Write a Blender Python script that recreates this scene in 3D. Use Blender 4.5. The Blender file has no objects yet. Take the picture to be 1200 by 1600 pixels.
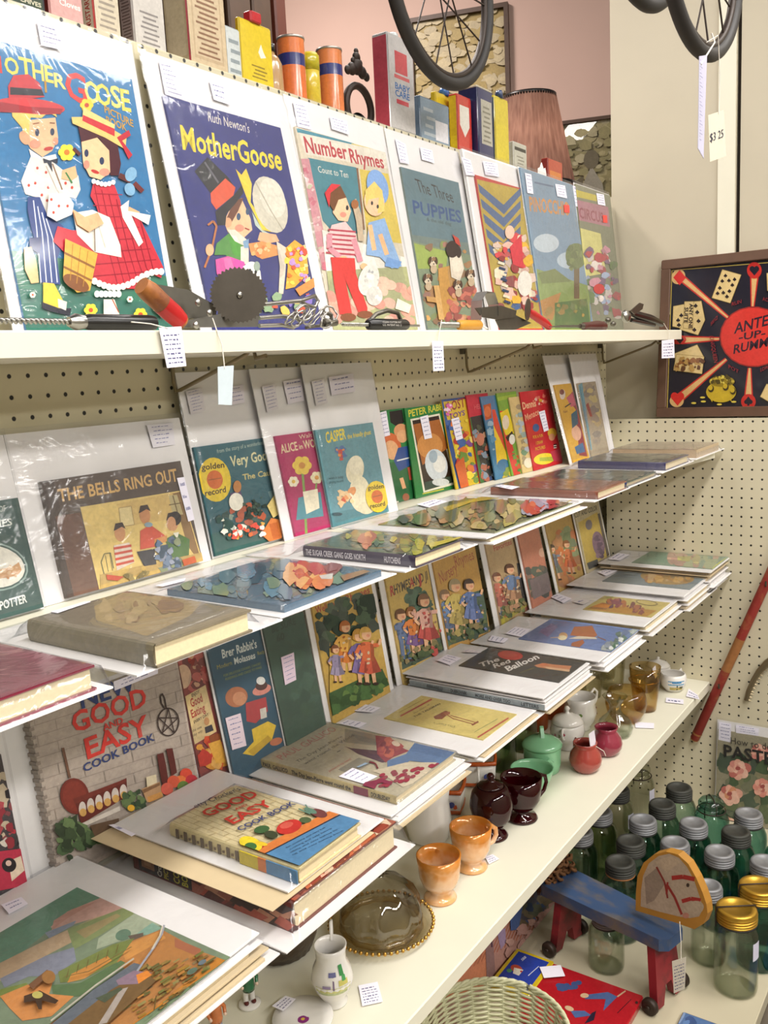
import bpy, math, random
from mathutils import Matrix, Vector

# ---------------------------------------------------------------- camera, world, lights
SC = bpy.context.scene
COL = SC.collection
ZF = 1310.0                      # the floor lies 1310 mm below the reference height used below
CAM = Vector((-2484.2063, -990.472, 186.7338))
_yaw, _pit, _rol, FPX = 0.6122697, -0.158802, -0.050354, 1407.946
CF = Vector((math.cos(_pit)*math.cos(_yaw), math.cos(_pit)*math.sin(_yaw), math.sin(_pit)))
_r0 = Vector((math.sin(_yaw), -math.cos(_yaw), 0)); _u0 = _r0.cross(CF)
CR = _r0*math.cos(_rol)+_u0*math.sin(_rol); CU = -_r0*math.sin(_rol)+_u0*math.cos(_rol)

cam = bpy.data.cameras.new('camera'); camo = bpy.data.objects.new('camera', cam); COL.objects.link(camo)
m = Matrix(((CR.x, CU.x, -CF.x, CAM.x/1000), (CR.y, CU.y, -CF.y, CAM.y/1000), (CR.z, CU.z, -CF.z, (CAM.z+ZF)/1000), (0, 0, 0, 1)))
camo.matrix_world = m
cam.sensor_fit = 'VERTICAL'; cam.sensor_height = 36.0; cam.lens = FPX/1600*36.0
cam.clip_start = 0.02; cam.clip_end = 60
SC.camera = camo
SC.view_settings.view_transform = 'Standard'; SC.view_settings.look = 'None'
SC.view_settings.gamma = 1.0; SC.view_settings.exposure = -0.32
SC.view_settings.use_curve_mapping = False
SC.cycles.transparent_max_bounces = 64           # many bags and jars stand behind one another

W = bpy.data.worlds.new('shop_ambient'); SC.world = W; W.use_nodes = True
W.node_tree.nodes['Background'].inputs[0].default_value = (1.0, 0.95, 0.92, 1)
W.node_tree.nodes['Background'].inputs[1].default_value = 0.12

def area(name, loc, size, power, color=(1, 0.965, 0.925), rot=(0, 0, 0)):
    l = bpy.data.lights.new(name, 'AREA'); l.shape = 'RECTANGLE'; l.size, l.size_y = size
    l.energy = power; l.color = color
    o = bpy.data.objects.new(name, l); COL.objects.link(o)
    o.location = (loc[0]/1000, loc[1]/1000, (loc[2]+ZF)/1000); o.rotation_euler = rot
    return o
# rows of fluorescent troffers under the shop ceiling
for lx in (-3200, -1700, -200):
    area('fluorescent_troffer', (lx, -1500, 2050), (1.2, 0.35), 52)
for lx in (-3400, -1800, -200):
    area('fluorescent_troffer', (lx, -3000, 1600), (1.2, 0.35), 62)
for lx in (-3400, -1200, 900):
    area('fluorescent_troffer', (lx, -4900, 1390), (1.2, 0.5), 100)
area('fluorescent_troffer', (-600, 1000, 1900), (1.2, 0.3), 60, (1, 0.9, 0.84))
area('fluorescent_tube', (-729, 55, 1390), (0.5, 0.14), 8, (1, 0.97, 0.93))

# ---------------------------------------------------------------- pixel of the photograph -> point in the place
def ray(x, y): return CF+CR*((x-600)/FPX)-CU*((y-800)/FPX)
def on(ax, v, x, y):
    d = ray(x, y); k = (v-CAM[ax])/d[ax]; return CAM+d*k
def oX(v, x, y): return on(0, v, x, y)
def oY(v, x, y): return on(1, v, x, y)
def oZ(v, x, y): return on(2, v, x, y)

def lin(c): return c/12.92 if c <= 0.04045 else ((c+0.055)/1.055)**2.4
def hx(h):
    h = h.lstrip('#')
    if len(h) == 3: h = ''.join(a*2 for a in h)
    return tuple(lin(int(h[i:i+2], 16)/255) for i in (0, 2, 4))+(1.0,)

# ---------------------------------------------------------------- materials
MATS = {}
def mat(name):
    mt = bpy.data.materials.new(name); mt.use_nodes = True
    nt = mt.node_tree; MATS[name] = mt
    return mt, nt, nt.nodes['Principled BSDF']
def nd(nt, t, **kw):
    n = nt.nodes.new(t)
    for k, v in kw.items(): setattr(n, k, v)
    return n
def solid(name, col, rough=0.5, metal=0.0, var=0.08, scale=60, bump=0.0, coat=0.0, spec=0.5):
    """procedural surface: a base colour broken up by fine noise, optional bump"""
    mt, nt, b = mat(name); L = nt.links.new
    tc = nd(nt, 'ShaderNodeTexCoord'); no = nd(nt, 'ShaderNodeTexNoise'); no.inputs['Scale'].default_value = scale; no.inputs['Detail'].default_value = 4
    L(tc.outputs['Object'], no.inputs['Vector'])
    mx = nd(nt, 'ShaderNodeMix', data_type='RGBA'); c = hx(col)
    mx.inputs[6].default_value = tuple(max(0, v*(1-var)) for v in c[:3])+(1,); mx.inputs[7].default_value = tuple(min(1, v*(1+var)) for v in c[:3])+(1,)
    L(no.outputs['Fac'], mx.inputs[0]); L(mx.outputs[2], b.inputs['Base Color'])
    b.inputs['Roughness'].default_value = rough; b.inputs['Metallic'].default_value = metal
    b.inputs['Specular IOR Level'].default_value = spec
    if coat: b.inputs['Coat Weight'].default_value = coat; b.inputs['Coat Roughness'].default_value = 0.05
    if bump:
        bp = nd(nt, 'ShaderNodeBump'); bp.inputs['Strength'].default_value = bump; bp.inputs['Distance'].default_value = 0.002
        L(no.outputs['Fac'], bp.inputs['Height']); L(bp.outputs[0], b.inputs['Normal'])
    return mt
def two_tone(name, c1, c2, scale, rough=.55, lo=.45, hi=.62, stretch=(1, 1, 1)):
    """worn paint: one colour rubbed through to another"""
    mt, nt, b = mat(name); L = nt.links.new; tc = nd(nt, 'ShaderNodeTexCoord'); mp = nd(nt, 'ShaderNodeMapping'); mp.inputs['Scale'].default_value = stretch
    no = nd(nt, 'ShaderNodeTexNoise'); no.inputs['Scale'].default_value = scale; no.inputs['Detail'].default_value = 7; no.inputs['Roughness'].default_value = .65
    L(tc.outputs['Object'], mp.inputs[0]); L(mp.outputs[0], no.inputs['Vector'])
    mr = nd(nt, 'ShaderNodeMapRange'); mr.inputs[1].default_value = lo; mr.inputs[2].default_value = hi; L(no.outputs['Fac'], mr.inputs[0])
    mx = nd(nt, 'ShaderNodeMix', data_type='RGBA'); mx.inputs[6].default_value = hx(c1); mx.inputs[7].default_value = hx(c2); L(mr.outputs[0], mx.inputs[0]); L(mx.outputs[2], b.inputs['Base Color'])
    b.inputs['Roughness'].default_value = rough
    return mt
def printed(name, rough, coat=0.0, spec=0.4, var=0.10):
    """printed paper: ink colours sit in the mesh's colour attribute, with a fine worn mottling"""
    mt, nt, b = mat(name); L = nt.links.new
    a = nd(nt, 'ShaderNodeVertexColor', layer_name='ink'); tc = nd(nt, 'ShaderNodeTexCoord')
    no = nd(nt, 'ShaderNodeTexNoise'); no.inputs['Scale'].default_value = 140; no.inputs['Detail'].default_value = 6
    L(tc.outputs['Object'], no.inputs['Vector'])
    mr = nd(nt, 'ShaderNodeMapRange'); mr.inputs[3].default_value = 1-var*1.5; mr.inputs[4].default_value = 1+var
    vo = nd(nt, 'ShaderNodeTexVoronoi'); vo.inputs['Scale'].default_value = 260; n2 = nd(nt, 'ShaderNodeTexNoise'); n2.inputs['Scale'].default_value = 34
    L(tc.outputs['Object'], vo.inputs['Vector']); L(tc.outputs['Object'], n2.inputs['Vector'])
    sv = nd(nt, 'ShaderNodeSeparateColor'); L(vo.outputs['Color'], sv.inputs[0])       # brush-dab patches of the litho print
    a1 = nd(nt, 'ShaderNodeMath', operation='MULTIPLY_ADD'); a1.inputs[1].default_value = .45; L(sv.outputs[0], a1.inputs[0]); L(no.outputs['Fac'], a1.inputs[2])
    a2 = nd(nt, 'ShaderNodeMath', operation='ADD'); L(a1.outputs[0], a2.inputs[0]); L(n2.outputs['Fac'], a2.inputs[1])
    mr.inputs[1].default_value = .55; mr.inputs[2].default_value = 1.9; L(a2.outputs[0], mr.inputs[0])
    mx = nd(nt, 'ShaderNodeMix', data_type='RGBA', blend_type='MULTIPLY'); mx.inputs[0].default_value = 1
    L(a.outputs[0], mx.inputs[6]); L(mr.outputs[0], mx.inputs[7]); L(mx.outputs[2], b.inputs['Base Color'])
    b.inputs['Roughness'].default_value = rough; b.inputs['Specular IOR Level'].default_value = spec
    if coat: b.inputs['Coat Weight'].default_value = coat; b.inputs['Coat Roughness'].default_value = 0.08
    return mt
def glass(name, tint, edge, rough=0.03, gloss=1.0, body=None, bodyfac=0.0, bump=0.0, bscale=30):
    """clear or tinted thin glass / plastic: see-through with Fresnel reflections"""
    mt, nt, b = mat(name); L = nt.links.new; nt.nodes.remove(b); out = nt.nodes['Material Output']
    tr = nd(nt, 'ShaderNodeBsdfTransparent'); gl = nd(nt, 'ShaderNodeBsdfGlossy'); gl.inputs['Roughness'].default_value = rough
    lw = nd(nt, 'ShaderNodeLayerWeight'); lw.inputs['Blend'].default_value = 0.35
    mc = nd(nt, 'ShaderNodeMix', data_type='RGBA'); mc.inputs[6].default_value = hx(tint); mc.inputs[7].default_value = hx(edge)
    L(lw.outputs['Facing'], mc.inputs[0]); L(mc.outputs[2], tr.inputs[0])
    fr = nd(nt, 'ShaderNodeLayerWeight'); fr.inputs['Blend'].default_value = 0.5      # Schlick reflectance from the facing angle
    pw = nd(nt, 'ShaderNodeMath', operation='POWER'); pw.inputs[1].default_value = 5.0; L(fr.outputs['Facing'], pw.inputs[0])
    mu = nd(nt, 'ShaderNodeMath', operation='MULTIPLY_ADD', use_clamp=True); mu.inputs[1].default_value = 0.8*min(1, gloss); mu.inputs[2].default_value = 0.04*gloss; L(pw.outputs[0], mu.inputs[0])
    sh = tr
    if body:
        df = nd(nt, 'ShaderNodeBsdfDiffuse'); df.inputs[0].default_value = hx(body)
        m0 = nd(nt, 'ShaderNodeMixShader'); m0.inputs[0].default_value = bodyfac
        L(tr.outputs[0], m0.inputs[1]); L(df.outputs[0], m0.inputs[2]); sh = m0
    ms = nd(nt, 'ShaderNodeMixShader'); L(mu.outputs[0], ms.inputs[0]); L(sh.outputs[0], ms.inputs[1]); L(gl.outputs[0], ms.inputs[2])
    if bump:
        tc = nd(nt, 'ShaderNodeTexCoord'); no = nd(nt, 'ShaderNodeTexNoise'); no.inputs['Scale'].default_value = bscale; no.inputs['Detail'].default_value = 3; no.inputs['Distortion'].default_value = 1.2
        bp = nd(nt, 'ShaderNodeBump'); bp.inputs['Strength'].default_value = bump; bp.inputs['Distance'].default_value = 0.01
        L(tc.outputs['Object'], no.inputs['Vector']); L(no.outputs['Fac'], bp.inputs['Height'])
        L(bp.outputs[0], gl.inputs['Normal']); L(bp.outputs[0], fr.inputs['Normal'])
    L(ms.outputs[0], out.inputs['Surface'])
    return mt
def pegboard(name, col, ax, off, rowoff, pitch=25.4, dirt=0.10):
    """painted perforated hardboard with a 25.4 mm grid of holes"""
    mt, nt, b = mat(name); L = nt.links.new
    tc = nd(nt, 'ShaderNodeTexCoord'); sp = nd(nt, 'ShaderNodeSeparateXYZ'); L(tc.outputs['Object'], sp.inputs[0])
    ds = []
    for o, of in ((sp.outputs[ax], off), (sp.outputs[2], rowoff)):
        s = nd(nt, 'ShaderNodeMath', operation='SUBTRACT'); s.inputs[1].default_value = of/1000; L(o, s.inputs[0])
        d = nd(nt, 'ShaderNodeMath', operation='DIVIDE'); d.inputs[1].default_value = pitch/1000; L(s.outputs[0], d.inputs[0])
        a = nd(nt, 'ShaderNodeMath', operation='ADD'); a.inputs[1].default_value = 1000.5; L(d.outputs[0], a.inputs[0])
        f = nd(nt, 'ShaderNodeMath', operation='FRACT'); L(a.outputs[0], f.inputs[0])
        h = nd(nt, 'ShaderNodeMath', operation='SUBTRACT'); h.inputs[1].default_value = 0.5; L(f.outputs[0], h.inputs[0]); ds.append(h)
    cb = nd(nt, 'ShaderNodeCombineXYZ'); L(ds[0].outputs[0], cb.inputs[0]); L(ds[1].outputs[0], cb.inputs[1])
    ln = nd(nt, 'ShaderNodeVectorMath', operation='LENGTH'); L(cb.outputs[0], ln.inputs[0])
    mr = nd(nt, 'ShaderNodeMapRange'); mr.inputs[1].default_value = 0.095; mr.inputs[2].default_value = 0.125; L(ln.outputs['Value'], mr.inputs[0])
    no = nd(nt, 'ShaderNodeTexNoise'); no.inputs['Scale'].default_value = 5; no.inputs['Detail'].default_value = 5; L(tc.outputs['Object'], no.inputs['Vector'])
    c = hx(col); pm = nd(nt, 'ShaderNodeMix', data_type='RGBA')
    pm.inputs[6].default_value = tuple(v*(1-dirt) for v in c[:3])+(1,); pm.inputs[7].default_value = tuple(min(1, v*(1+dirt)) for v in c[:3])+(1,); L(no.outputs['Fac'], pm.inputs[0])
    hm = nd(nt, 'ShaderNodeMix', data_type='RGBA'); hm.inputs[6].default_value = (0.012, 0.01, 0.008, 1)
    L(mr.outputs[0], hm.inputs[0]); L(pm.outputs[2], hm.inputs[7]); L(hm.outputs[2], b.inputs['Base Color'])
    bp = nd(nt, 'ShaderNodeBump'); bp.inputs['Strength'].default_value = 0.5; bp.inputs['Distance'].default_value = 0.003
    L(mr.outputs[0], bp.inputs['Height']); L(bp.outputs[0], b.inputs['Normal'])
    b.inputs['Roughness'].default_value = 0.55
    return mt

printed('printed_paper', 0.5, var=.15); printed('glossy_print', 0.25, coat=0.5, var=.12); printed('handwritten_card', 0.7, spec=0.2, var=0.03)
solid('white_card', '#e9e6e4', 0.6, var=0.03); solid('tan_card', '#cdb994', 0.7, var=0.06); solid('page_edges', '#dccba4', 0.8, var=0.12, scale=300)
solid('cream_paint', '#ddd9c6', 0.45, var=0.04, scale=12, bump=0.04); solid('shaded_cream_paint', '#b9b096', 0.5, var=0.07, scale=9, bump=0.04); solid('wall_paint', '#bbb29d', 0.6, var=0.06, scale=7, bump=0.05)  # the second paint is cream darkened to imitate shade on the lowest shelf
solid('pink_wall_paint', '#c9aa9c', 0.7, var=0.05, scale=6); solid('dark_wood', '#4a3322', 0.5, var=0.3, scale=40); solid('red_wood', '#5a2a1c', 0.45, var=0.25, scale=30)
solid('dark_gap', '#2a2119', 0.8); solid('floor_vinyl', '#7d7263', 0.5, var=0.12, scale=8)
solid('steel', '#a5a29c', 0.28, 1.0, var=0.12, scale=90); solid('dull_steel', '#716d64', 0.42, 1.0, var=0.2, scale=60); solid('dark_steel', '#565048', .4, 1.0, var=.25, scale=50); solid('bracket_wire', '#8a7d62', 0.4, 0.7)
solid('black_handle', '#191716', 0.3); solid('dark_red_wood', '#4b1d18', 0.4, var=0.25); solid('red_enamel', '#b01c1e', 0.3, var=0.1); solid('yellow_wood', '#c88f2d', 0.35, var=0.15)
solid('worn_wood', '#a06a3c', 0.5, var=0.25, scale=80); solid('string', '#e6dfd2', 0.8); solid('zinc', '#858587', 0.5, 0.4, var=0.2, scale=90); solid('dark_zinc', '#44443f', 0.6, 0.5, var=0.25, scale=90)
solid('brass_lid', '#c59a3a', 0.35, 0.8, var=0.15); solid('rubber', '#26221f', 0.6, var=0.15)
glass('sleeve_plastic', '#f9f9f9', '#eaeaec', 0.12, 0.8, body='#ffffff', bodyfac=0.03, bump=0.35, bscale=16)
glass('clear_glass', '#f9faf7', '#dadfd3', 0.03, 1.6); glass('aqua_glass', '#e9f2ee', '#a3c0b5', 0.03, 1.6); glass('teal_glass', '#d6ebe6', '#78b0a8', 0.03, 1.6)
glass('green_glass', '#e4ebda', '#a9b89a', 0.04, 1.5); glass('amber_glass', '#fbf3da', '#e3c88c', 0.04, 1.6); glass('smoke_glass', '#fbf9f4', '#c2b48e', 0.05, 2.4)
glass('dome_glass', '#f9f7f0', '#75684a', 0.04, 3.2); glass('pattern_glass', '#faf9f0', '#dcd8bc', 0.05, 1.8, bump=0.4, bscale=120); glass('orange_glass', '#eebb8c', '#c9773f', 0.05, 1.6, body='#c9682c', bodyfac=0.25)
glass('ruby_glass', '#8a1a24', '#4a0a10', 0.04, 1.5, body='#4a0710', bodyfac=0.35)
glass('picture_glass', '#ffffff', '#f0f0f0', 0.02, 1.0)
solid('jadeite', '#83bd92', 0.2, var=0.05, coat=0.3); solid('porcelain', '#e4e0da', 0.15, var=0.03, coat=0.4); solid('oxblood_glaze', '#9a3f36', 0.15, var=0.12, coat=0.5); solid('maroon_glaze', '#8a2f40', 0.15, var=0.12, coat=0.5)
solid('gold_trim', '#c79a4a', 0.25, 0.9)
solid('orange_lustre', '#b8521c', .2, var=.12, coat=.5)
solid('dark_pressed', '#4a3b2c', .3, var=.5, scale=120, bump=.5)
two_tone('worn_handle', '#a8672f', '#7a4424', 20, .45)
solid('tin_metal', '#b4b0a8', .35, .9, var=.1)
solid('brown_bottle', '#a8855a', .25, var=.12, coat=.4)
solid('dark_iron', '#30241c', .5, .3, var=.3)
solid('frame_wood', '#5a4030', .45, var=.2, scale=40)
two_tone('red_worn_paint', '#932f28', '#a8703f', 16, .6, .5, .72)
two_tone('worn_blue_paint', '#33496b', '#6b5f4a', 9, .55, .42, .66, (1, 2.2, 1))
two_tone('worn_red_paint', '#861d26', '#4f1a1c', 14, .5)
solid('mustard_paint', '#a8762a', .55, var=.2, scale=20)
solid('tail_hair', '#6a4524', .8, var=.5, scale=60)
solid('pale_wicker', '#c6c4a0', .55, var=.18, scale=50)
# ---------------------------------------------------------------- mesh building
class MB:
    """collects faces in millimetres and links them as ONE mesh object"""
    def __init__(s): s.v = []; s.f = []; s.mi = []; s.c = []; s.sm = []; s.ink = False
    def add(s, vs, fs, mi=0, col=None, smooth=False):
        n = len(s.v); s.v += [tuple(p) for p in vs]
        for f in fs:
            s.f.append(tuple(i+n for i in f)); s.mi.append(mi); s.c.append(col); s.sm.append(smooth)
        if col is not None: s.ink = True
        return s
    def box(s, x0, y0, z0, x1, y1, z1, mi=0, col=None):
        v = [(x, y, z) for z in (z0, z1) for y in (y0, y1) for x in (x0, x1)]
        return s.add(v, [(0, 2, 3, 1), (4, 5, 7, 6), (0, 1, 5, 4), (2, 6, 7, 3), (0, 4, 6, 2), (1, 3, 7, 5)], mi, col)
    def bbox(s, x0, y0, z0, x1, y1, z1, b, mi=0, col=None):
        """box with its vertical edges and rims rounded off (b)"""
        def ring(i, z):
            a, c, d, e = x0+i, x1-i, y0+i, y1-i; k = b
            return [(a+k, d, z), (c-k, d, z), (c, d+k, z), (c, e-k, z), (c-k, e, z), (a+k, e, z), (a, e-k, z), (a, d+k, z)]
        rs = [ring(b*.5, z0), ring(0, z0+b*.5), ring(0, z1-b*.5), ring(b*.5, z1)]
        v = sum(rs, []); f = []
        for r in range(3):
            for i in range(8): f.append((r*8+i, r*8+(i+1) % 8, r*8+8+(i+1) % 8, r*8+8+i))
        f.append(tuple(range(7, -1, -1))); f.append(tuple(range(24, 32)))
        return s.add(v, f, mi, col)
    def prism(s, pts, z0, z1, mi=0, col=None):
        n = len(pts); v = [(p[0], p[1], z0) for p in pts]+[(p[0], p[1], z1) for p in pts]
        f = [tuple(range(n-1, -1, -1)), tuple(range(n, 2*n))]+[(i, (i+1) % n, n+(i+1) % n, n+i) for i in range(n)]
        return s.add(v, f, mi, col)
    def lathe(s, prof, seg=32, c=(0, 0, 0), mi=0, col=None, ribs=0, amp=0.0, sq=0.0, cap=True):
        """profile of (radius, height) turned about z; ribs/amp flute it, sq squares it"""
        v = []; f = []; n = len(prof)
        for r, z in prof:
            for k in range(seg):
                a = 2*math.pi*k/seg; q = r*(1+amp*math.cos(ribs*a)) if ribs else r
                if sq: q *= (1+sq*(1/max(abs(math.cos(a)), abs(math.sin(a)))-1))
                v.append((c[0]+q*math.cos(a), c[1]+q*math.sin(a), c[2]+z))
        ring = n > 2 and prof[0][0] > 1e-3 and prof[-1][0] > 1e-3 and cap      # a closed ring section
        for i in range(n if ring else n-1):
            j = (i+1) % n
            for k in range(seg):
                k2 = (k+1) % seg; f.append((i*seg+k, i*seg+k2, j*seg+k2, j*seg+k))
        s.add(v, f, mi, col, True)
        if ring or not cap: return s
        for i, fl in ((0, True), (n-1, False)):
            if prof[i][0] > 1e-3:
                idx = list(range(i*seg, i*seg+seg)); s.add([v[j] for j in idx], [tuple(range(seg-1, -1, -1)) if fl else tuple(range(seg))], mi, col)
        return s
    def tube(s, pts, r, seg=8, closed=False, mi=0, col=None):
        P = [Vector(p) for p in pts]; n = len(P); v = []; f = []; prev = None
        for i in range(n):
            if closed: t = P[(i+1) % n]-P[i-1]
            else: t = P[min(i+1, n-1)]-P[max(i-1, 0)]
            t.normalize()
            if prev is None:
                a = Vector((0, 0, 1)) if abs(t.z) < 0.9 else Vector((1, 0, 0)); nn = t.cross(a).normalized()
            else: nn = (prev-t*prev.dot(t)).normalized()
            prev = nn; bb = t.cross(nn); rr = r[i] if isinstance(r, (list, tuple)) else r
            for k in range(seg):
                a = 2*math.pi*k/seg; v.append(tuple(P[i]+nn*(rr*math.cos(a))+bb*(rr*math.sin(a))))
        m_ = n if closed else n-1
        for i in range(m_):
            j = (i+1) % n
            for k in range(seg):
                k2 = (k+1) % seg; f.append((i*seg+k, i*seg+k2, j*seg+k2, j*seg+k))
        s.add(v, f, mi, col, True)
        if not closed:
            s.add([v[k] for k in range(seg)], [tuple(range(seg-1, -1, -1))], mi, col); s.add(v[-seg:], [tuple(range(seg))], mi, col)
        return s
    def ball(s, c, r, seg=16, ring=10, sc=(1, 1, 1), mi=0, col=None):
        v = [(c[0], c[1], c[2]-r*sc[2])]; f = []
        for i in range(1, ring):
            a = math.pi*i/ring
            for k in range(seg):
                b = 2*math.pi*k/seg; v.append((c[0]+r*sc[0]*math.sin(a)*math.cos(b), c[1]+r*sc[1]*math.sin(a)*math.sin(b), c[2]-r*sc[2]*math.cos(a)))
        v.append((c[0], c[1], c[2]+r*sc[2])); e = len(v)-1
        for k in range(seg):
            k2 = (k+1) % seg; f.append((0, 1+k2, 1+k)); f.append((e, e-seg+k, e-seg+k2))
            for i in range(ring-2): f.append((1+i*seg+k, 1+i*seg+k2, 1+(i+1)*seg+k2, 1+(i+1)*seg+k))
        return s.add(v, f, mi, col, True)
    def build(s, name, mats, parent=None, off=(0, 0, 0)):
        me = bpy.data.meshes.new(name)
        me.from_pydata([((x-off[0])/1000, (y-off[1])/1000, (z-off[2])/1000) for x, y, z in s.v], [], s.f)
        for mm in ([mats] if isinstance(mats, str) else mats): me.materials.append(MATS[mm])
        me.polygons.foreach_set('material_index', s.mi); me.polygons.foreach_set('use_smooth', s.sm)
        if s.ink:
            ca = me.color_attributes.new('ink', 'FLOAT_COLOR', 'CORNER'); buf = []
            for p, c in zip(me.polygons, s.c): buf += list(c or (1, 1, 1, 1))*p.loop_total
            ca.data.foreach_set('color', buf)
        me.update(); o = bpy.data.objects.new(name, me); COL.objects.link(o)
        if parent: o.parent = parent
        return o

def props(o, label=None, cat=None, group=None, kind=None):
    if label: o['label'] = label
    if cat: o['category'] = cat
    if group: o['group'] = group
    if kind: o['kind'] = kind
    return o
def thing(name, label, cat, at=(0, 0, 0), rot=None, group=None):
    o = bpy.data.objects.new(name, None); COL.objects.link(o); o.empty_display_size = 0.02
    M_ = (rot.to_4x4() if rot is not None else Matrix.Identity(4)); M_.translation = Vector((at[0]/1000, at[1]/1000, (at[2]+ZF)/1000))
    o.matrix_world = M_
    return props(o, label, cat, group)
def struct(name, mb, mats):
    o = mb.build(name, mats); o.location.z = ZF/1000; o['kind'] = 'structure'; return o
# ---------------------------------------------------------------- lettering outlines
GL = {}
def make_glyphs():
    cu = bpy.data.curves.new('lettering', 'FONT'); cu.resolution_u = 2; ob = bpy.data.objects.new('lettering', cu); COL.objects.link(ob)
    def mesh(t):
        cu.body = t; bpy.context.view_layer.update(); dg = bpy.context.evaluated_depsgraph_get(); e = ob.evaluated_get(dg); me = e.to_mesh()
        v = [(p.co.x, p.co.y) for p in me.vertices]; f = [tuple(p.vertices) for p in me.polygons]; e.to_mesh_clear(); return v, f
    def wid(t): v, f = mesh(t); return max(p[0] for p in v)-min(p[0] for p in v)
    hh = wid('HH')
    chars = "ABCDEFGHIJKLMNOPQRSTUVWXYZabcdefghijklmnopqrstuvwxyz0123456789&'.,-$!:"
    for bold in (0, 1):
        cu.offset = 0.022*bold
        H = mesh('H')[0]; cap = max(p[1] for p in H)
        for ch in chars:
            v, f = mesh(ch); GL[ch, bold] = ([(x/cap, y/cap) for x, y in v], f, (wid('H'+ch+'H')-wid('HH'))/cap)
        GL[' ', bold] = ([], [], 0.45)
    bpy.data.objects.remove(ob); bpy.data.curves.remove(cu)
make_glyphs()

# ---------------------------------------------------------------- a flat frame in the place, and print on it
class Frame:
    """origin (mm) plus axes u (right), v (up the page), n (out of the page)"""
    def __init__(s, o, lean=None, tan=None, yaw=0.0):
        s.o = Vector(o)
        a = math.pi/2-math.atan(tan) if tan is not None else (lean or 0.0)
        s.R = Matrix.Rotation(yaw, 3, 'Z') @ Matrix.Rotation(a, 3, 'X')
        s.u, s.v, s.n = s.R.col[0].copy(), s.R.col[1].copy(), s.R.col[2].copy()
    def local(s, x, y, n=0.0):
        d = ray(x, y); q = s.o+s.n*n; k = (q-CAM).dot(s.n)/d.dot(s.n); P = CAM+d*k-s.o
        return P.dot(s.u), P.dot(s.v)
    def world(s, u, v, n=0.0): return s.o+s.u*u+s.v*v+s.n*n
    def rect(s, tl, tr, br, bl, n=0.0, w=None, h=None):
        q = [None if p is None else s.local(p[0], p[1], n) for p in (tl, tr, br, bl)]
        def mean(l): l = [a for a in l if a is not None]; return sum(l)/len(l) if l else None
        g = lambda i, k: None if q[i] is None else q[i][k]
        u0, u1, v1, v0 = mean([g(0, 0), g(3, 0)]), mean([g(1, 0), g(2, 0)]), mean([g(0, 1), g(1, 1)]), mean([g(2, 1), g(3, 1)])
        if u0 is None: u0 = u1-w
        if u1 is None: u1 = u0+w
        if v0 is None: v0 = v1-h if h else 0.0
        if v1 is None: v1 = v0+h
        return [u0, v0, u1, v1]
    def shift(s, u, v): s.o = s.world(u, v)

def clip(poly, r):
    for ax, lim, sg in ((0, r[0], 1), (0, r[2], -1), (1, r[1], 1), (1, r[3], -1)):
        out = []
        for i in range(len(poly)):
            a, b = poly[i-1], poly[i]; ia, ib = sg*(a[ax]-lim) >= 0, sg*(b[ax]-lim) >= 0
            if ia != ib:
                t = (lim-a[ax])/(b[ax]-a[ax]); out.append((a[0]+t*(b[0]-a[0]), a[1]+t*(b[1]-a[1])))
            if ib: out.append(b)
        poly = out
        if len(poly) < 3: return []
    return poly

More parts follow.
